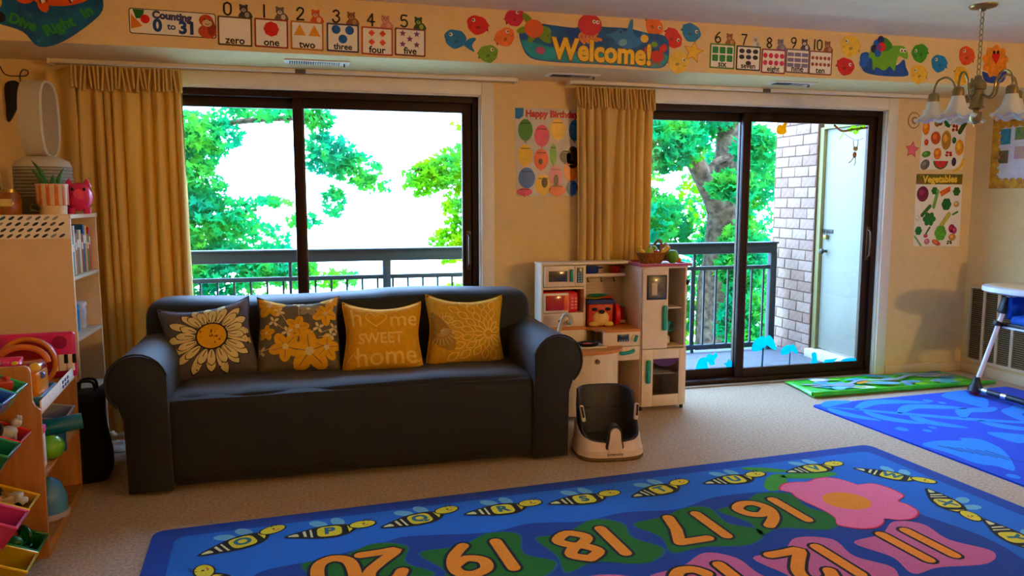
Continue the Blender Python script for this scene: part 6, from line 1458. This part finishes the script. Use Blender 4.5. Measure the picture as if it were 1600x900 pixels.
for i in range(5):
    an = 2*PI*i/5 + R(200)
    d = lambda r, zz: (r*math.cos(an), r*math.sin(an), zz)
    q = MB(); q.tube(smooth_line([d(0.036, zt-0.105), d(0.075, zt-0.125), d(0.105, zt-0.10), d(0.118, zt-0.035), d(0.155, zt+0.005), d(0.20, zt-0.01), d(0.218, zt-0.06), d(0.218, zt-0.085)], 5), 0.006, nk, 8); ar = q.obj('arm', c)
    q = MB(); q.lathe([(0.008, zt-0.075), (0.026, zt-0.085), (0.030, zt-0.10), (0.031, zt-0.128), (0.027, zt-0.128)], nk, (0.218*math.cos(an), 0.218*math.sin(an), 0), 18); q.obj('socket_cup', ar)
    q = MB(); V = []; F = []; n = 40
    prof = [(0.028, -0.122), (0.034, -0.14), (0.041, -0.165), (0.052, -0.195), (0.072, -0.222), (0.095, -0.238)]
    prof2 = [(r-0.003, zz) for r, zz in prof[::-1]]
    for (r, zz) in prof+prof2:
        for kx in range(n):
            a_ = 2*PI*kx/n; w = max(0, (r-0.05)/0.045)
            V.append((0.218*math.cos(an)+r*(1+0.035*w*math.cos(8*a_))*math.cos(a_), 0.218*math.sin(an)+r*(1+0.035*w*math.cos(8*a_))*math.sin(a_), zt+zz+0.008*w*math.cos(8*a_)))
    for j in range(len(prof)*2-1):
        for kx in range(n): F.append([j*n+kx, j*n+(kx+1) % n, (j+1)*n+(kx+1) % n, (j+1)*n+kx])
    q.add(V, F, shm, True); q.obj('glass_shade', ar)
    q = MB(); q.ell((0.218*math.cos(an), 0.218*math.sin(an), zt-0.175), (0.02, 0.02, 0.032), M((236, 232, 224), 0.2)); q.obj('bulb', ar)

# ================================================================== PENDANT LAMP behind the camera, lights the room through the opening in the added wall
L = thing('pendant_lamp', 'glowing globe pendant behind the viewpoint', 'lamp', (4.5, -6.4, ZC))
q = MB(); q.lathe([(0.06, 0.0), (0.06, -0.015), (0.012, -0.03)], nk, n=24); q.obj('lamp_canopy', L)
q = MB(); q.cyl((0, 0, -0.03), (0, 0, -0.47), 0.004, BLACK, n=8); q.obj('cord', L)
q = MB(); q.lathe([(0.008, -0.45), (0.03, -0.46), (0.034, -0.49)], nk, n=18); q.obj('lamp_holder', L)
em = bpy.data.materials.new('lamp_glow'); em.use_nodes = True
nt = em.node_tree; b = nt.nodes['Principled BSDF']; b.inputs['Base Color'].default_value = (0.9, 0.85, 0.7, 1); b.inputs['Emission Color'].default_value = (1.0, 0.67, 0.27, 1); b.inputs['Emission Strength'].default_value = LAMP_E
q = MB(); q.ell((0, 0, -0.60), 0.12, em, 28); q.obj('globe', L)
# ================================================================== LEFT SIDE: BOOKSHELF, TOY SHELVES
bsw = M((226, 196, 156), 0.55, 0.03, 14); bsi = M((190, 176, 150), 0.6)
SX0, SX1, SY0, SY1, SH = -1.60, -1.10, -0.86, -0.38, 1.305
bs = thing('bookshelf', 'white open bookshelf seen from its side at far left', 'bookshelf', (SX0, SY0, 0))
w, dp = SX1-SX0, SY1-SY0
def sp(name, a, mat=bsw, bev=0.002):
    q = MB(); q.bx(*a, mat, bev); return q.obj(name, bs)
sp('side_panel', (0, w, 0, 0.018, 0, SH-0.02)); sp('side_panel', (0, w, dp-0.018, dp, 0, SH-0.02)); sp('back_panel', (0, 0.012, 0.018, dp-0.018, 0.05, SH-0.02))
sp('top_board', (0, w+0.004, -0.002, dp+0.004, SH-0.02, SH))
for z in (0.06, 0.38, 0.68, 0.985): sp('shelf_board', (0.012, w, 0.018, dp-0.018, z, z+0.018), bsi)
# paper strip with feather print taped along the top edge of the side
ps = MB(); ps.bx(0.0, w-0.004, -0.004, -0.0005, SH-0.115, SH-0.002, PAPER); st = ps.obj('paper_strip', bs)
rd = random.Random(12)
for i in range(13):
    for j in range(4):
        x, z = 0.02+i*0.037+(j % 2)*0.012, SH-0.1+j*0.028
        if x < w-0.03:
            a = Art(base=0.0); a.poly(circ(x, z, 0.0155, 0.006, 0.55, 10), M(rd.choice(((30, 40, 70), (60, 60, 66), (20, 90, 110), (150, 150, 146), (60, 40, 70), (90, 100, 100))), 0.5), 0); o = a.obj('printed_feather', st); o.location = (0, -0.0045, 0)
# books: spines face +x
rd = random.Random(3)
BC = [(222, 196, 40), (206, 190, 160), (30, 140, 120), (214, 200, 176), (196, 110, 50), (120, 120, 110), (226, 206, 150), (150, 60, 40), (40, 90, 150), (226, 180, 70), (90, 130, 60), (200, 60, 50)]
BN = ['yellow', 'tan', 'teal', 'cream', 'orange brown', 'grey', 'pale gold', 'brick red', 'blue', 'amber', 'olive green', 'red']
BP = ['tall ', 'thin ', '', 'wide ', 'worn ', 'short ', '', 'slim ', 'small ', 'tall ', 'old ', 'bright ']
y = SY0+0.03
for i in range(12):
    th = rd.uniform(0.022, 0.036); hh = rd.uniform(0.19, 0.255); 
    if y+th > SY1-0.03: break
    t = thing('book', '%s%s book standing on the upper bookshelf shelf' % (BP[i], BN[i]), 'book', (SX1-0.02-0.17, y+th/2, 1.003), 0, 'books on the upper shelf')
    mm = M(BC[i], 0.5, 0.08)
    q = MB(); q.bx(0, 0.165, -th/2, -th/2+0.003, 0, hh, mm); q.bx(0, 0.165, th/2-0.003, th/2, 0, hh, mm); q.bx(0.162, 0.168, -th/2, th/2, 0, hh, mm, 0.002); q.obj('cover', t)
    q = MB(); q.bx(0.003, 0.161, -th/2+0.003, th/2-0.003, 0.004, hh-0.004, PAPER); q.obj('pages', t)
    q = MB(); q.bx(0.168, 0.1686, -th/2+0.004, th/2-0.004, hh*0.6, hh*0.78, M((240, 230, 210), 0.5)); q.obj('spine_label', t)
    y += th+0.004
# clear jars and toys on the next shelf
for i, (yy, c, lab) in enumerate(((-0.76, (180, 190, 205), 'clear storage tub with purple bits on bookshelf'), (-0.63, (20, 140, 200), 'blue lidded tub on bookshelf'), (-0.50, (200, 206, 210), 'pale storage tub at far end of bookshelf'))):
    t = thing('storage_tub', lab, 'tub', (SX1-0.10, yy, 0.698), 0, 'tubs on the bookshelf')
    q = MB(); q.lathe([(0.045, 0), (0.052, 0.01), (0.055, 0.10), (0.05, 0.12)], M(c if i == 1 else (190, 190, 200), 0.25, 0.1, coat=0.5), n=20); q.obj('tub_body', t)
    q = MB(); q.lathe([(0.056, 0.12), (0.056, 0.138), (0.05, 0.142), (0.001, 0.142)], M(((120, 60, 130), (20, 150, 210), (210, 210, 206))[i], 0.35), n=20); q.obj('tub_lid', t)
t = thing('green_toy', 'green toy block on the blue tub', 'toy block', (SX1-0.095, -0.63, 0.840))
q = MB(); q.box((0, 0, 0.03), (0.06, 0.05, 0.06), M((60, 190, 40), 0.4), 0.01); q.obj('block', t)
# --- on top of the bookshelf ------------------------------------------------------------
fan = thing('bladeless_fan', 'white bladeless air purifier fan with tall oval loop', 'fan', (-1.295, -0.535, SH))
fm = M((196, 186, 166), 0.35, 0.03, coat=0.2); fg = M((120, 112, 88), 0.5, 0.1)
q = MB(); q.lathe([(0.125, 0.0), (0.13, 0.006), (0.13, 0.075), (0.132, 0.08), (0.132, 0.235), (0.12, 0.262), (0.08, 0.285), (0.05, 0.29)], fg, n=36); bd = q.obj('base_drum', fan)
for j in range(9):
    q = MB(); q.tube([(0.1335*math.cos(2*PI*i/36), 0.1335*math.sin(2*PI*i/36), 0.09+0.017*j) for i in range(36)], 0.0022, fm, 5, closed=True); q.obj('vent_ring', bd)
q = MB(); q.lathe([(0.133, 0.236), (0.121, 0.264), (0.08, 0.288)], fm, n=36); q.obj('drum_collar', fan)
# oval loop turned edge-on
q = MB(); V = []; F = []; n = 48
cs = [(0.0, -0.06), (0.012, -0.054), (0.012, 0.054), (0.0, 0.06), (-0.010, 0.054), (-0.010, -0.054)]
for i in range(n):
    th = 2*PI*i/n
    bx_, bz_ = sup(th, 0.078, 0.185, 2.8)
    nx_, nz_ = math.cos(th), math.sin(th)*0.6
    for (d_, yy) in cs: V.append((bx_+nx_*d_, yy, 0.475+bz_+nz_*d_))
for i in range(n):
    for kx in range(6): F.append([i*6+kx, i*6+(kx+1) % 6, ((i+1) % n)*6+(kx+1) % 6, ((i+1) % n)*6+kx])
q.add(V, F, fm, True); lo = q.obj('air_loop', fan); lo.rotation_euler = (0, 0, R(76))
pot = thing('planter', 'small wood and white striped planter with succulent', 'planter', (-1.192, -0.775, SH)); pot.scale = (0.95, 0.95, 0.95)
q = MB(); q.lathe([(0.062, 0.0), (0.064, 0.045), (0.071, 0.048), (0.074, 0.155), (0.067, 0.155), (0.062, 0.13), (0.001, 0.13)], M((222, 190, 146), 0.55), n=32); q.obj('pot_body', pot)
for i in range(12):
    an = 2*PI*i/12
    q = MB(); q.box((0.0695*math.cos(an), 0.0695*math.sin(an), 0.10), (0.008, 0.017, 0.108), M((206, 104, 24), 0.5), 0.001, rot=(0, 0, an)); q.obj('wood_stripe', pot)
for i, (dx, dy, hh, bend) in enumerate(((0.0, 0.0, 0.08, 0.01), (-0.02, 0.01, 0.15, -0.07), (-0.03, -0.01, 0.11, -0.06), (0.025, 0.0, 0.11, 0.035), (0.015, -0.015, 0.07, 0.0), (-0.01, 0.02, 0.07, 0.02))):
    q = MB(); q.tube(smooth_line([(dx, dy, 0.125), (dx+bend*0.4, dy, 0.125+hh*0.6), (dx+bend, dy, 0.125+hh)], 4), [0.009, 0.012, 0.014, 0.013, 0.011, 0.008, 0.006, 0.003, 0.001], M((50, 110, 50), 0.5, 0.2, 30), 8); q.obj('succulent_leaf', pot)
pig = thing('pig_bank', 'hot pink pig figurine on the bookshelf top', 'figurine', (-1.115, -0.63, SH), R(15)); pig.scale = (1.18, 1.18, 1.18)
pk = M((226, 40, 96), 0.25, 0.06, coat=0.5)
q = MB(); q.ell((0, 0, 0.072), (0.058, 0.06, 0.062), pk, 24); q.obj('body', pig)
q = MB(); q.cyl((0, -0.05, 0.085), (0, -0.07, 0.085), 0.02, M((236, 60, 110), 0.25), n=18); q.obj('snout', pig)
for s_ in (-1, 1):
    q = MB(); q.lathe([(0.02, 0.115), (0.012, 0.135), (0.001, 0.15)], pk, (0.033*s_, 0.0, 0), 12); q.obj('ear', pig)
    q = MB(); q.ell((0.022*s_, -0.052, 0.105), (0.006, 0.004, 0.007), INK); q.obj('eye', pig)
    for yy in (-0.03, 0.03):
        q = MB(); q.lathe([(0.014, 0), (0.017, 0.025)], pk, (0.03*s_, yy, 0), 12); q.obj('leg', pig)
gb_ = thing('glass_trinket', 'clear faceted glass trinket on bookshelf top', 'trinket', (-1.245, -0.815, SH))
q = MB(); gmx = pane_glass('crystal', (0.85, 0.88, 0.9), 0.3)
for i in range(5): q.box((0.02*math.cos(i*1.3), 0.012*math.sin(i*1.3), 0.024+0.004*i), (0.03, 0.028, 0.03), gmx, 0.006, 1, rot=(i*0.7, i*0.5, i))
q.obj('crystal_cluster', gb_)
jr = thing('honey_jar', 'amber filled glass jar at left end of bookshelf top', 'jar', (-1.365, -0.81, SH))
q = MB(); q.lathe([(0.045, 0), (0.05, 0.008), (0.05, 0.09), (0.04, 0.105)], M((150, 84, 20), 0.2, 0.3, 20, coat=0.6), n=22); q.obj('jar_body', jr)
q = MB(); q.lathe([(0.042, 0.105), (0.042, 0.12), (0.001, 0.12)], M((150, 130, 70), 0.3, metal=0.8), n=22); q.obj('jar_lid', jr)
q = MB(); q.bx(-0.025, 0.025, -0.0515, -0.049, 0.04, 0.075, M((210, 190, 110), 0.5)); q.obj('jar_label', jr)
# a fallen brown leaf like ornament above the jar
br_ = thing('brown_ornament', 'brown woven ornament leaning behind the jar', 'ornament', (-1.47, -0.715, SH))
q = MB(); q.lathe([(0.05, 0.0), (0.055, 0.05), (0.04, 0.12), (0.02, 0.17), (0.008, 0.2)], M((110, 60, 24), 0.7, 0.3, 60, bump=0.6), n=18); q.obj('woven_body', br_)

# ------------------------------------------------------------------ wooden toy shelf (faces the room, slightly turned)
ply = wood((176, 112, 50), (206, 142, 74), 4, 2)
plye = M((196, 140, 80), 0.6)
AB = R(5)
tb = thing('toy_shelf', 'birch plywood toy shelf with slanted trays by bookshelf', 'toy shelf', (-1.0, -1.79, 0.0), AB)
# local: x towards -x is depth (0 .. -0.40), y away from camera (0..0.72)
def panel(y0, y1):
    P = [(-0.40, 0.0), (0.0, 0.0), (0.005, 0.585), (-0.012, 0.60)] + [(-0.02, 0.62), (-0.02, 0.735), (-0.026, 0.75), (-0.04, 0.757), (-0.40, 0.757)]
    q = MB(); q.prism(P, y0, y1, ply); return q.obj('end_panel', tb)
panel(0.0, 0.018); panel(0.70, 0.718)
for (x0, x1, z, nm) in ((-0.39, -0.01, 0.03, 'bottom_shelf'), (-0.39, -0.005, 0.30, 'middle_shelf'), (-0.39, 0.0, 0.555, 'top_shelf')):
    q = MB(); q.bx(x0, x1, 0.018, 0.70, z, z+0.016, ply, 0.002); q.obj(nm, tb)
q = MB(); q.bx(-0.40, -0.39, 0.018, 0.70, 0.03, 0.75, ply); q.obj('back_board', tb)
q = MB(); q.bx(-0.012, 0.002, 0.018, 0.70, 0.0, 0.05, ply, 0.002); q.obj('toe_board', tb)
lab_ = MB(); lab_.bx(-0.001, 0.006, 0.02, 0.70, 0.565, 0.615, M((236, 226, 206), 0.5), 0.002); lb = lab_.obj('label_rail', tb)
for i in range(3):
    for j in range(2):
        q = MB(); q.bx(0.006, 0.008, 0.40+0.05*i, 0.425+0.05*i, 0.574+0.02*j, 0.586+0.02*j, M((60, 60, 90), 0.5)); q.obj('printed_tag', lb)
def W_(x, y, z):
    c_, s_ = math.cos(AB), math.sin(AB)
    return (-1.0+x*c_-y*s_, -1.79+x*s_+y*c_, z)
def toy(name, label, cat, x, y, z, rz=0.0, group=None): return thing(name, label, cat, W_(x, y, z), AB+rz, group)
t = toy('blue_tray', 'blue plastic toy tray on the toy shelf top', 'tray', -0.115, 0.22, 0.571)
q = MB(); V = [(-0.11, -0.13), (0.13, -0.13), (0.13, 0.13), (-0.11, 0.13)]
q.bx(-0.11, 0.11, -0.13, 0.13, 0.0, 0.006, M((10, 120, 170), 0.3, coat=0.4), 0.002); q.obj('tray_floor', t)
for (a_, b_, c_, d_) in ((-0.11, 0.11, -0.13, -0.12), (-0.11, 0.11, 0.12, 0.13), (-0.11, -0.10, -0.12, 0.12), (0.10, 0.11, -0.12, 0.12)):
    q = MB(); q.bx(a_, b_, c_, d_, 0.006, 0.045, M((10, 140, 190), 0.3, coat=0.4), 0.003); q.obj('tray_wall', t)
t = toy('toy_register', 'shiny red and orange toy cash register in blue tray', 'toy', -0.115, 0.21, 0.577, R(-4))
q = MB(); q.box((0, 0, 0.08), (0.19, 0.17, 0.16), M((160, 14, 10), 0.2, 0.1, coat=0.8), 0.03, 3); q.obj('case', t)
q = MB(); q.box((0.07, -0.02, 0.07), (0.06, 0.15, 0.12), M((226, 130, 20), 0.3, coat=0.5), 0.015, 2); q.obj('orange_front', t)
q = MB(); q.box((-0.02, -0.03, 0.165), (0.10, 0.07, 0.02), M((236, 40, 110), 0.25, coat=0.6), 0.006, rot=(R(15), 0, 0)); q.obj('screen_hood', t)
q = MB(); q.tube([(0.02+0.09*math.cos(PI*i/12), 0.02, 0.15+0.065*math.sin(PI*i/12)) for i in range(13)], 0.012, M((200, 110, 30), 0.35, coat=0.4), 8); q.obj('arched_handle', t)
q = MB(); q.ell((0.085, -0.06, 0.145), (0.022, 0.022, 0.02), M((236, 190, 60), 0.25, coat=0.6)); q.obj('knob', t)
q = MB(); q.ell((0.1, -0.04, 0.11), (0.014, 0.014, 0.014), M((60, 90, 180), 0.2, coat=0.6)); q.obj('knob', t)
for i in range(3):
    q = MB(); q.box((-0.04+0.03*i, -0.07, 0.168), (0.02, 0.02, 0.012), (CYAN, PINK, YELLOW)[i], 0.004); q.obj('button', t)
t = toy('toy_drum', 'red toy drum with orange rim behind the register', 'toy', -0.13, 0.46, 0.571, 0)
q = MB(); q.cyl((0, 0.0, 0.11), (0, 0.05, 0.11), 0.105, M((130, 20, 20), 0.3, coat=0.5), n=32); q.obj('drum_shell', t)
q = MB(); q.tube([(0.105*math.cos(2*PI*i/32), 0.0, 0.11+0.105*math.sin(2*PI*i/32)) for i in range(32)], 0.010, M((206, 120, 30), 0.35, coat=0.4), 8, closed=True); q.obj('drum_rim', t)
t = toy('pink_keyboard', 'hot pink toy keyboard standing upright by bookshelf', 'toy keyboard', -0.20, 0.66, 0.571)
q = MB(); q.box((-0.01, 0.0, 0.105), (0.46, 0.035, 0.21), M((214, 26, 110), 0.35, 0.08, coat=0.3), 0.016, 3); q.obj('case', t)
for i in range(9):
    q = MB(); q.box((-0.14+0.033*i+0.075, -0.019, 0.07), (0.030, 0.006, 0.075), PAPER, 0.002); kk = q.obj('white_key', t)
    if i % 7 not in (2, 6):
        q = MB(); q.box((-0.14+0.033*i+0.0915, -0.024, 0.088), (0.015, 0.008, 0.042), BLACK, 0.002); q.obj('black_key', t)
for x in (-0.15, 0.16):
    q = MB(); q.cyl((x, -0.0175, 0.165), (x, -0.021, 0.165), 0.03, M((150, 10, 76), 0.5), n=24); q.obj('speaker', t)
# toys and bins on lower shelves facing the room
def bin_(label, x, y, z, col, sx=0.16, sy=0.2, sz=0.09, tilt=10, rz=0.0, parent_rot=AB, wl=None):
    loc = wl if wl else W_(x, y, z)
    t = thing('toy_bin', label, 'bin', loc, parent_rot+rz, 'plastic toy bins')
    mm = M(col, 0.3, 0.06, coat=0.4); rim = M(tuple(min(255, int(c*1.15)+25) for c in col), 0.25, coat=0.5)
    mx = Euler((0, R(tilt), 0), 'XYZ').to_matrix().to_4x4()
    q = MB()
    def tb_(zz, s): return [mx @ Vector((sx*s*a, sy*s*b, zz)) for a, b in ((-0.5, -0.5), (0.5, -0.5), (0.5, 0.5), (-0.5, 0.5))]
    o = tb_(sz, 1.0); b0 = tb_(0, 0.86); i1 = tb_(sz, 0.94); ib = tb_(0.006, 0.80)
    V = o+b0+i1+ib; F = []
    for kx in range(4):
        n_ = (kx+1) % 4; F += [[kx, n_, 4+n_, 4+kx], [8+kx, 8+n_, n_, kx], [12+kx, 12+n_, 8+n_, 8+kx]]
    F += [[7, 6, 5, 4], [12, 13, 14, 15]]
    q.add(V, F, mm); q.obj('bin_shell', t)
    q = MB(); q.tube([p+Vector((0, 0, 0.001)) for p in o], 0.005, rim, 6, closed=True); q.obj('bin_rim', t)
    return t, mx
bin_('clear grey bin on the toy shelf middle level', -0.12, 0.56, 0.345, (150, 150, 160), 0.2, 0.24, 0.10)
t = toy('white_toy_box', 'white toy box with pink corner on middle shelf', 'toy box', -0.065, 0.15, 0.316, R(4))
q = MB(); q.box((0, 0, 0.085), (0.09, 0.05, 0.17), M((236, 226, 220), 0.4), 0.008); q.obj('box_body', t)
q = MB(); q.box((0.002, 0, 0.155), (0.092, 0.052, 0.03), PINK, 0.006); q.obj('pink_lid', t)
t = toy('green_ball', 'lime green toy ball on the middle shelf', 'ball', -0.02, 0.25, 0.316)
q = MB(); q.ell((0, 0, 0.05), 0.05, M((110, 180, 20), 0.3, coat=0.4), 24); q.obj('ball_body', t)
t = toy('teal_bottle', 'teal toy tube sticking out of the toy shelf', 'toy', -0.015, 0.36, 0.316)
q = MB(); q.tube([(-0.06, 0, 0.10), (0.09, 0.03, 0.115)], 0.034, M((10, 110, 130), 0.3, coat=0.5), 16); q.obj('tube_body', t)
q = MB(); q.tube([(0.0, 0, 0.0), (0.0, 0.0, 0.08)], 0.03, M((20, 80, 120), 0.4), 14); q.obj('stand', t)
t = toy('green_bin_toy', 'dark green toy bucket on the bottom shelf', 'bucket', -0.10, 0.14, 0.046)
q = MB(); q.lathe([(0.055, 0), (0.075, 0.14), (0.07, 0.14), (0.05, 0.006)], M((10, 90, 50), 0.4), n=22); q.obj('bucket_body', t)
q = MB(); q.tube([(0.075*math.cos(PI*i/12), 0, 0.14+0.05*math.sin(PI*i/12)) for i in range(13)], 0.004, M((200, 200, 200), 0.4), 6); q.obj('bucket_handle', t)
t = toy('blue_toy_dome', 'pale blue toy dome on the bottom shelf', 'toy', -0.06, 0.33, 0.046)
q = MB(); q.lathe([(0.07, 0), (0.07, 0.08), (0.05, 0.14), (0.02, 0.165), (0.001, 0.17)], M((80, 150, 200), 0.35, coat=0.4), n=22); q.obj('dome', t)
q = MB(); q.lathe([(0.075, 0.0), (0.078, 0.012), (0.075, 0.024)], M((200, 190, 210), 0.4), n=22); q.obj('dome_ring', t)

# ------------------------------------------------------------------ tiered bin organiser nearest the camera
og = thing('bin_organiser', 'wooden tiered organiser holding colourful bins at left edge', 'toy organiser', (-1.045, -1.80, 0.0), AB)
for (z, x) in ((0.66, -0.06), (0.48, -0.05), (0.235, -0.03), (0.07, 0.0)):
    q = MB(); q.cyl((x+0.045-0.10, -0.62, z+0.01), (x+0.045-0.10, -0.004, z+0.01), 0.008, plye, n=10); q.obj('dowel', og)
    q = MB(); q.cyl((x-0.25, -0.62, z+0.09), (x-0.25, -0.004, z+0.09), 0.008, plye, n=10); q.obj('dowel', og)
q = MB(); q.prism([(-0.42, 0), (0.0, 0), (0.0, 0.1), (-0.03, 0.5), (-0.06, 0.74), (-0.42, 0.757)], -0.64, -0.622, ply); q.obj('end_panel', og)
q = MB(); q.bx(-0.42, -0.41, -0.62, -0.004, 0.0, 0.75, ply); q.obj('back_board', og)
def OW(x, y, z):
    c_, s_ = math.cos(AB), math.sin(AB)
    return (-1.045+x*c_-y*s_, -1.80+x*s_+y*c_, z)
TIERS = [(0.665, -0.075, ((20, 150, 90), 'green bin with toy animals on the top tier'), ((20, 90, 180), 'blue bin on the top tier at frame edge')),
         (0.485, -0.07, ((190, 24, 24), 'red bin full of toys on the second tier'), ((10, 120, 80), 'dark green bin on the second tier at frame edge')),
         (0.235, -0.06, ((206, 160, 20), 'yellow bin with brown toys on the third tier'), ((206, 60, 120), 'pink bin on the third tier at frame edge')),
         (0.075, -0.04, ((10, 100, 30), 'green bin with green blocks on the lowest tier'), ((200, 170, 20), 'yellow bin on the lowest tier at frame edge'))]
TOYC = [[(214, 190, 60), (226, 220, 206), (40, 150, 140), (196, 60, 40)], [(196, 20, 20), (40, 30, 30), (226, 130, 90), (200, 200, 200)], [(140, 90, 40), (190, 150, 80), (40, 30, 24), (214, 206, 190)], [(10, 110, 30), (20, 130, 60), (200, 80, 30), (10, 90, 40)]]
rd = random.Random(17)
names4 = ['animal figure', 'toy car', 'wooden loop', 'soft block']
for ti, (z, x, A_, B_) in enumerate(TIERS):
    for bi, (col, lab) in enumerate((A_, B_)):
        y = -0.105-0.165*bi
        t, mx = bin_(lab, 0, 0, 0, col, 0.23, 0.15, 0.085, 24, wl=OW(x-0.045, y, z))
        if bi == 0 or ti in (0,):
            for k_ in range(4):
                c_ = TOYC[ti][k_] if bi == 0 else [(30, 60, 120), (200, 205, 215), (40, 90, 160), (120, 130, 150)][k_]
                px, py = (-0.06, 0.03, -0.01, 0.06)[k_], (-0.03, -0.025, 0.03, 0.03)[k_]
                loc = Vector(OW(x-0.045, y, z)) + (Matrix.Rotation(AB, 4, 'Z') @ (mx @ Vector((px, py, 0.045))))
                tier = ('top', 'second', 'third', 'lowest')[ti]; cn = {(214, 190, 60): 'yellow', (226, 220, 206): 'white', (40, 150, 140): 'teal', (196, 60, 40): 'red', (196, 20, 20): 'red', (40, 30, 30): 'black', (226, 130, 90): 'salmon', (200, 200, 200): 'grey', (140, 90, 40): 'brown', (190, 150, 80): 'tan', (40, 30, 24): 'dark brown', (214, 206, 190): 'cream', (10, 110, 30): 'green', (20, 130, 60): 'bright green', (200, 80, 30): 'orange', (10, 90, 40): 'deep green', (30, 60, 120): 'navy', (200, 205, 215): 'silver', (40, 90, 160): 'blue', (120, 130, 150): 'slate'}[c_]
                tt = thing('small_toy', '%s %s in the %s bin of the %s tier' % (cn, names4[(k_+ti) % 4] if bi == 0 else 'toy brick', {0: lab.split(' bin')[0]}.get(0), tier), 'toy', tuple(loc), rd.uniform(0, 3), 'toys in the bins')
                mt = M(c_, 0.35, 0.15, 30, coat=0.3)
                q = MB()
                kind = (k_+ti) % 4 if bi == 0 else 3
                if kind == 0:
                    q.ell((0, 0, 0.03), (0.036, 0.024, 0.024), mt); q.ell((0.034, 0, 0.058), (0.018, 0.016, 0.018), mt)
                    for (lx, ly) in ((0.02, 0.012), (0.02, -0.012), (-0.02, 0.012), (-0.02, -0.012)): q.cyl((lx, ly, 0), (lx, ly, 0.025), 0.007, mt, n=8)
                    q.ell((0.045, 0.010, 0.075), (0.005, 0.004, 0.010), mt); q.ell((0.045, -0.010, 0.075), (0.005, 0.004, 0.010), mt)
                elif kind == 1:
                    q.box((0, 0, 0.02), (0.08, 0.038, 0.024), mt, 0.008); q.box((-0.004, 0, 0.04), (0.042, 0.034, 0.022), mt, 0.008)
                    for (lx, ly) in ((0.024, 0.02), (0.024, -0.02), (-0.024, 0.02), (-0.024, -0.02)): q.cyl((lx, ly-0.004, 0.011), (lx, ly+0.004, 0.011), 0.011, BLACK, n=12)
                elif kind == 2:
                    q.tube([(0.034*math.cos(2*PI*i/18), 0.0, 0.04+0.034*math.sin(2*PI*i/18)) for i in range(18)], 0.008, mt, 8, closed=True); q.ell((0, 0, 0.006), (0.03, 0.02, 0.008), mt)
                else:
                    q.box((0, 0, 0.024), (0.06, 0.046, 0.044), mt, 0.008, rot=(0.2, 0.1, 0))
                    for (lx, ly) in ((0.014, 0.01), (-0.014, 0.01), (0.014, -0.01), (-0.014, -0.01)): q.cyl((lx, ly, 0.044), (lx, ly, 0.056), 0.008, mt, n=10)
                q.obj(('figure_body', 'car_body', 'loop_body', 'brick_body')[kind], tt)

# ------------------------------------------------------------------ dark bag and crumpled white cloth beside the sofa
t = thing('black_bag', 'black fabric bag standing between shelves and curtain', 'bag', (-1.055, -0.93, 0.0), R(4))
bb = M((16, 15, 17), 0.85, 0.2, 30, bump=0.4)
v_, f_ = grid_box(-0.075, 0.085, -0.07, 0.09, 0.0, 0.46, 6, 5, 12, 0.045)
q = MB(); q.add([(x*(1-0.25*z)+0.01*math.sin(z*14), y*(1-0.2*z)+0.008*math.sin(z*11+x*20), z) for x, y, z in v_], f_, bb, True); q.obj('bag_body', t)
for s_ in (-1, 1):
    q = MB(); q.tube(smooth_line([(-0.04, 0.03*s_, 0.44), (-0.03, 0.03*s_, 0.50), (0.03, 0.03*s_, 0.50), (0.04, 0.03*s_, 0.44)]), 0.007, bb, 6); q.obj('bag_strap', t)
t = thing('crumpled_cloth', 'crumpled white cloth on carpet left of the sofa', 'cloth', (-1.06, -0.42, 0.0))
q = MB(); V = []; F = []; rd = random.Random(2)
for j in range(11):
    for i in range(11):
        x, y = (i/10-0.5)*0.24, (j/10-0.5)*0.16
        V.append((x+rd.uniform(-0.006, 0.006), y+rd.uniform(-0.006, 0.006), max(0.002, 0.05*(1-(2*x/0.26)**2)*(1-(2*y/0.18)**2)*rd.uniform(0.4, 1.0))))
for j in range(10):
    for i in range(10): k_ = j*11+i; F.append([k_, k_+1, k_+12, k_+11])
q.add(V, F, M((206, 200, 186), 0.8), True); q.obj('cloth_sheet', t)
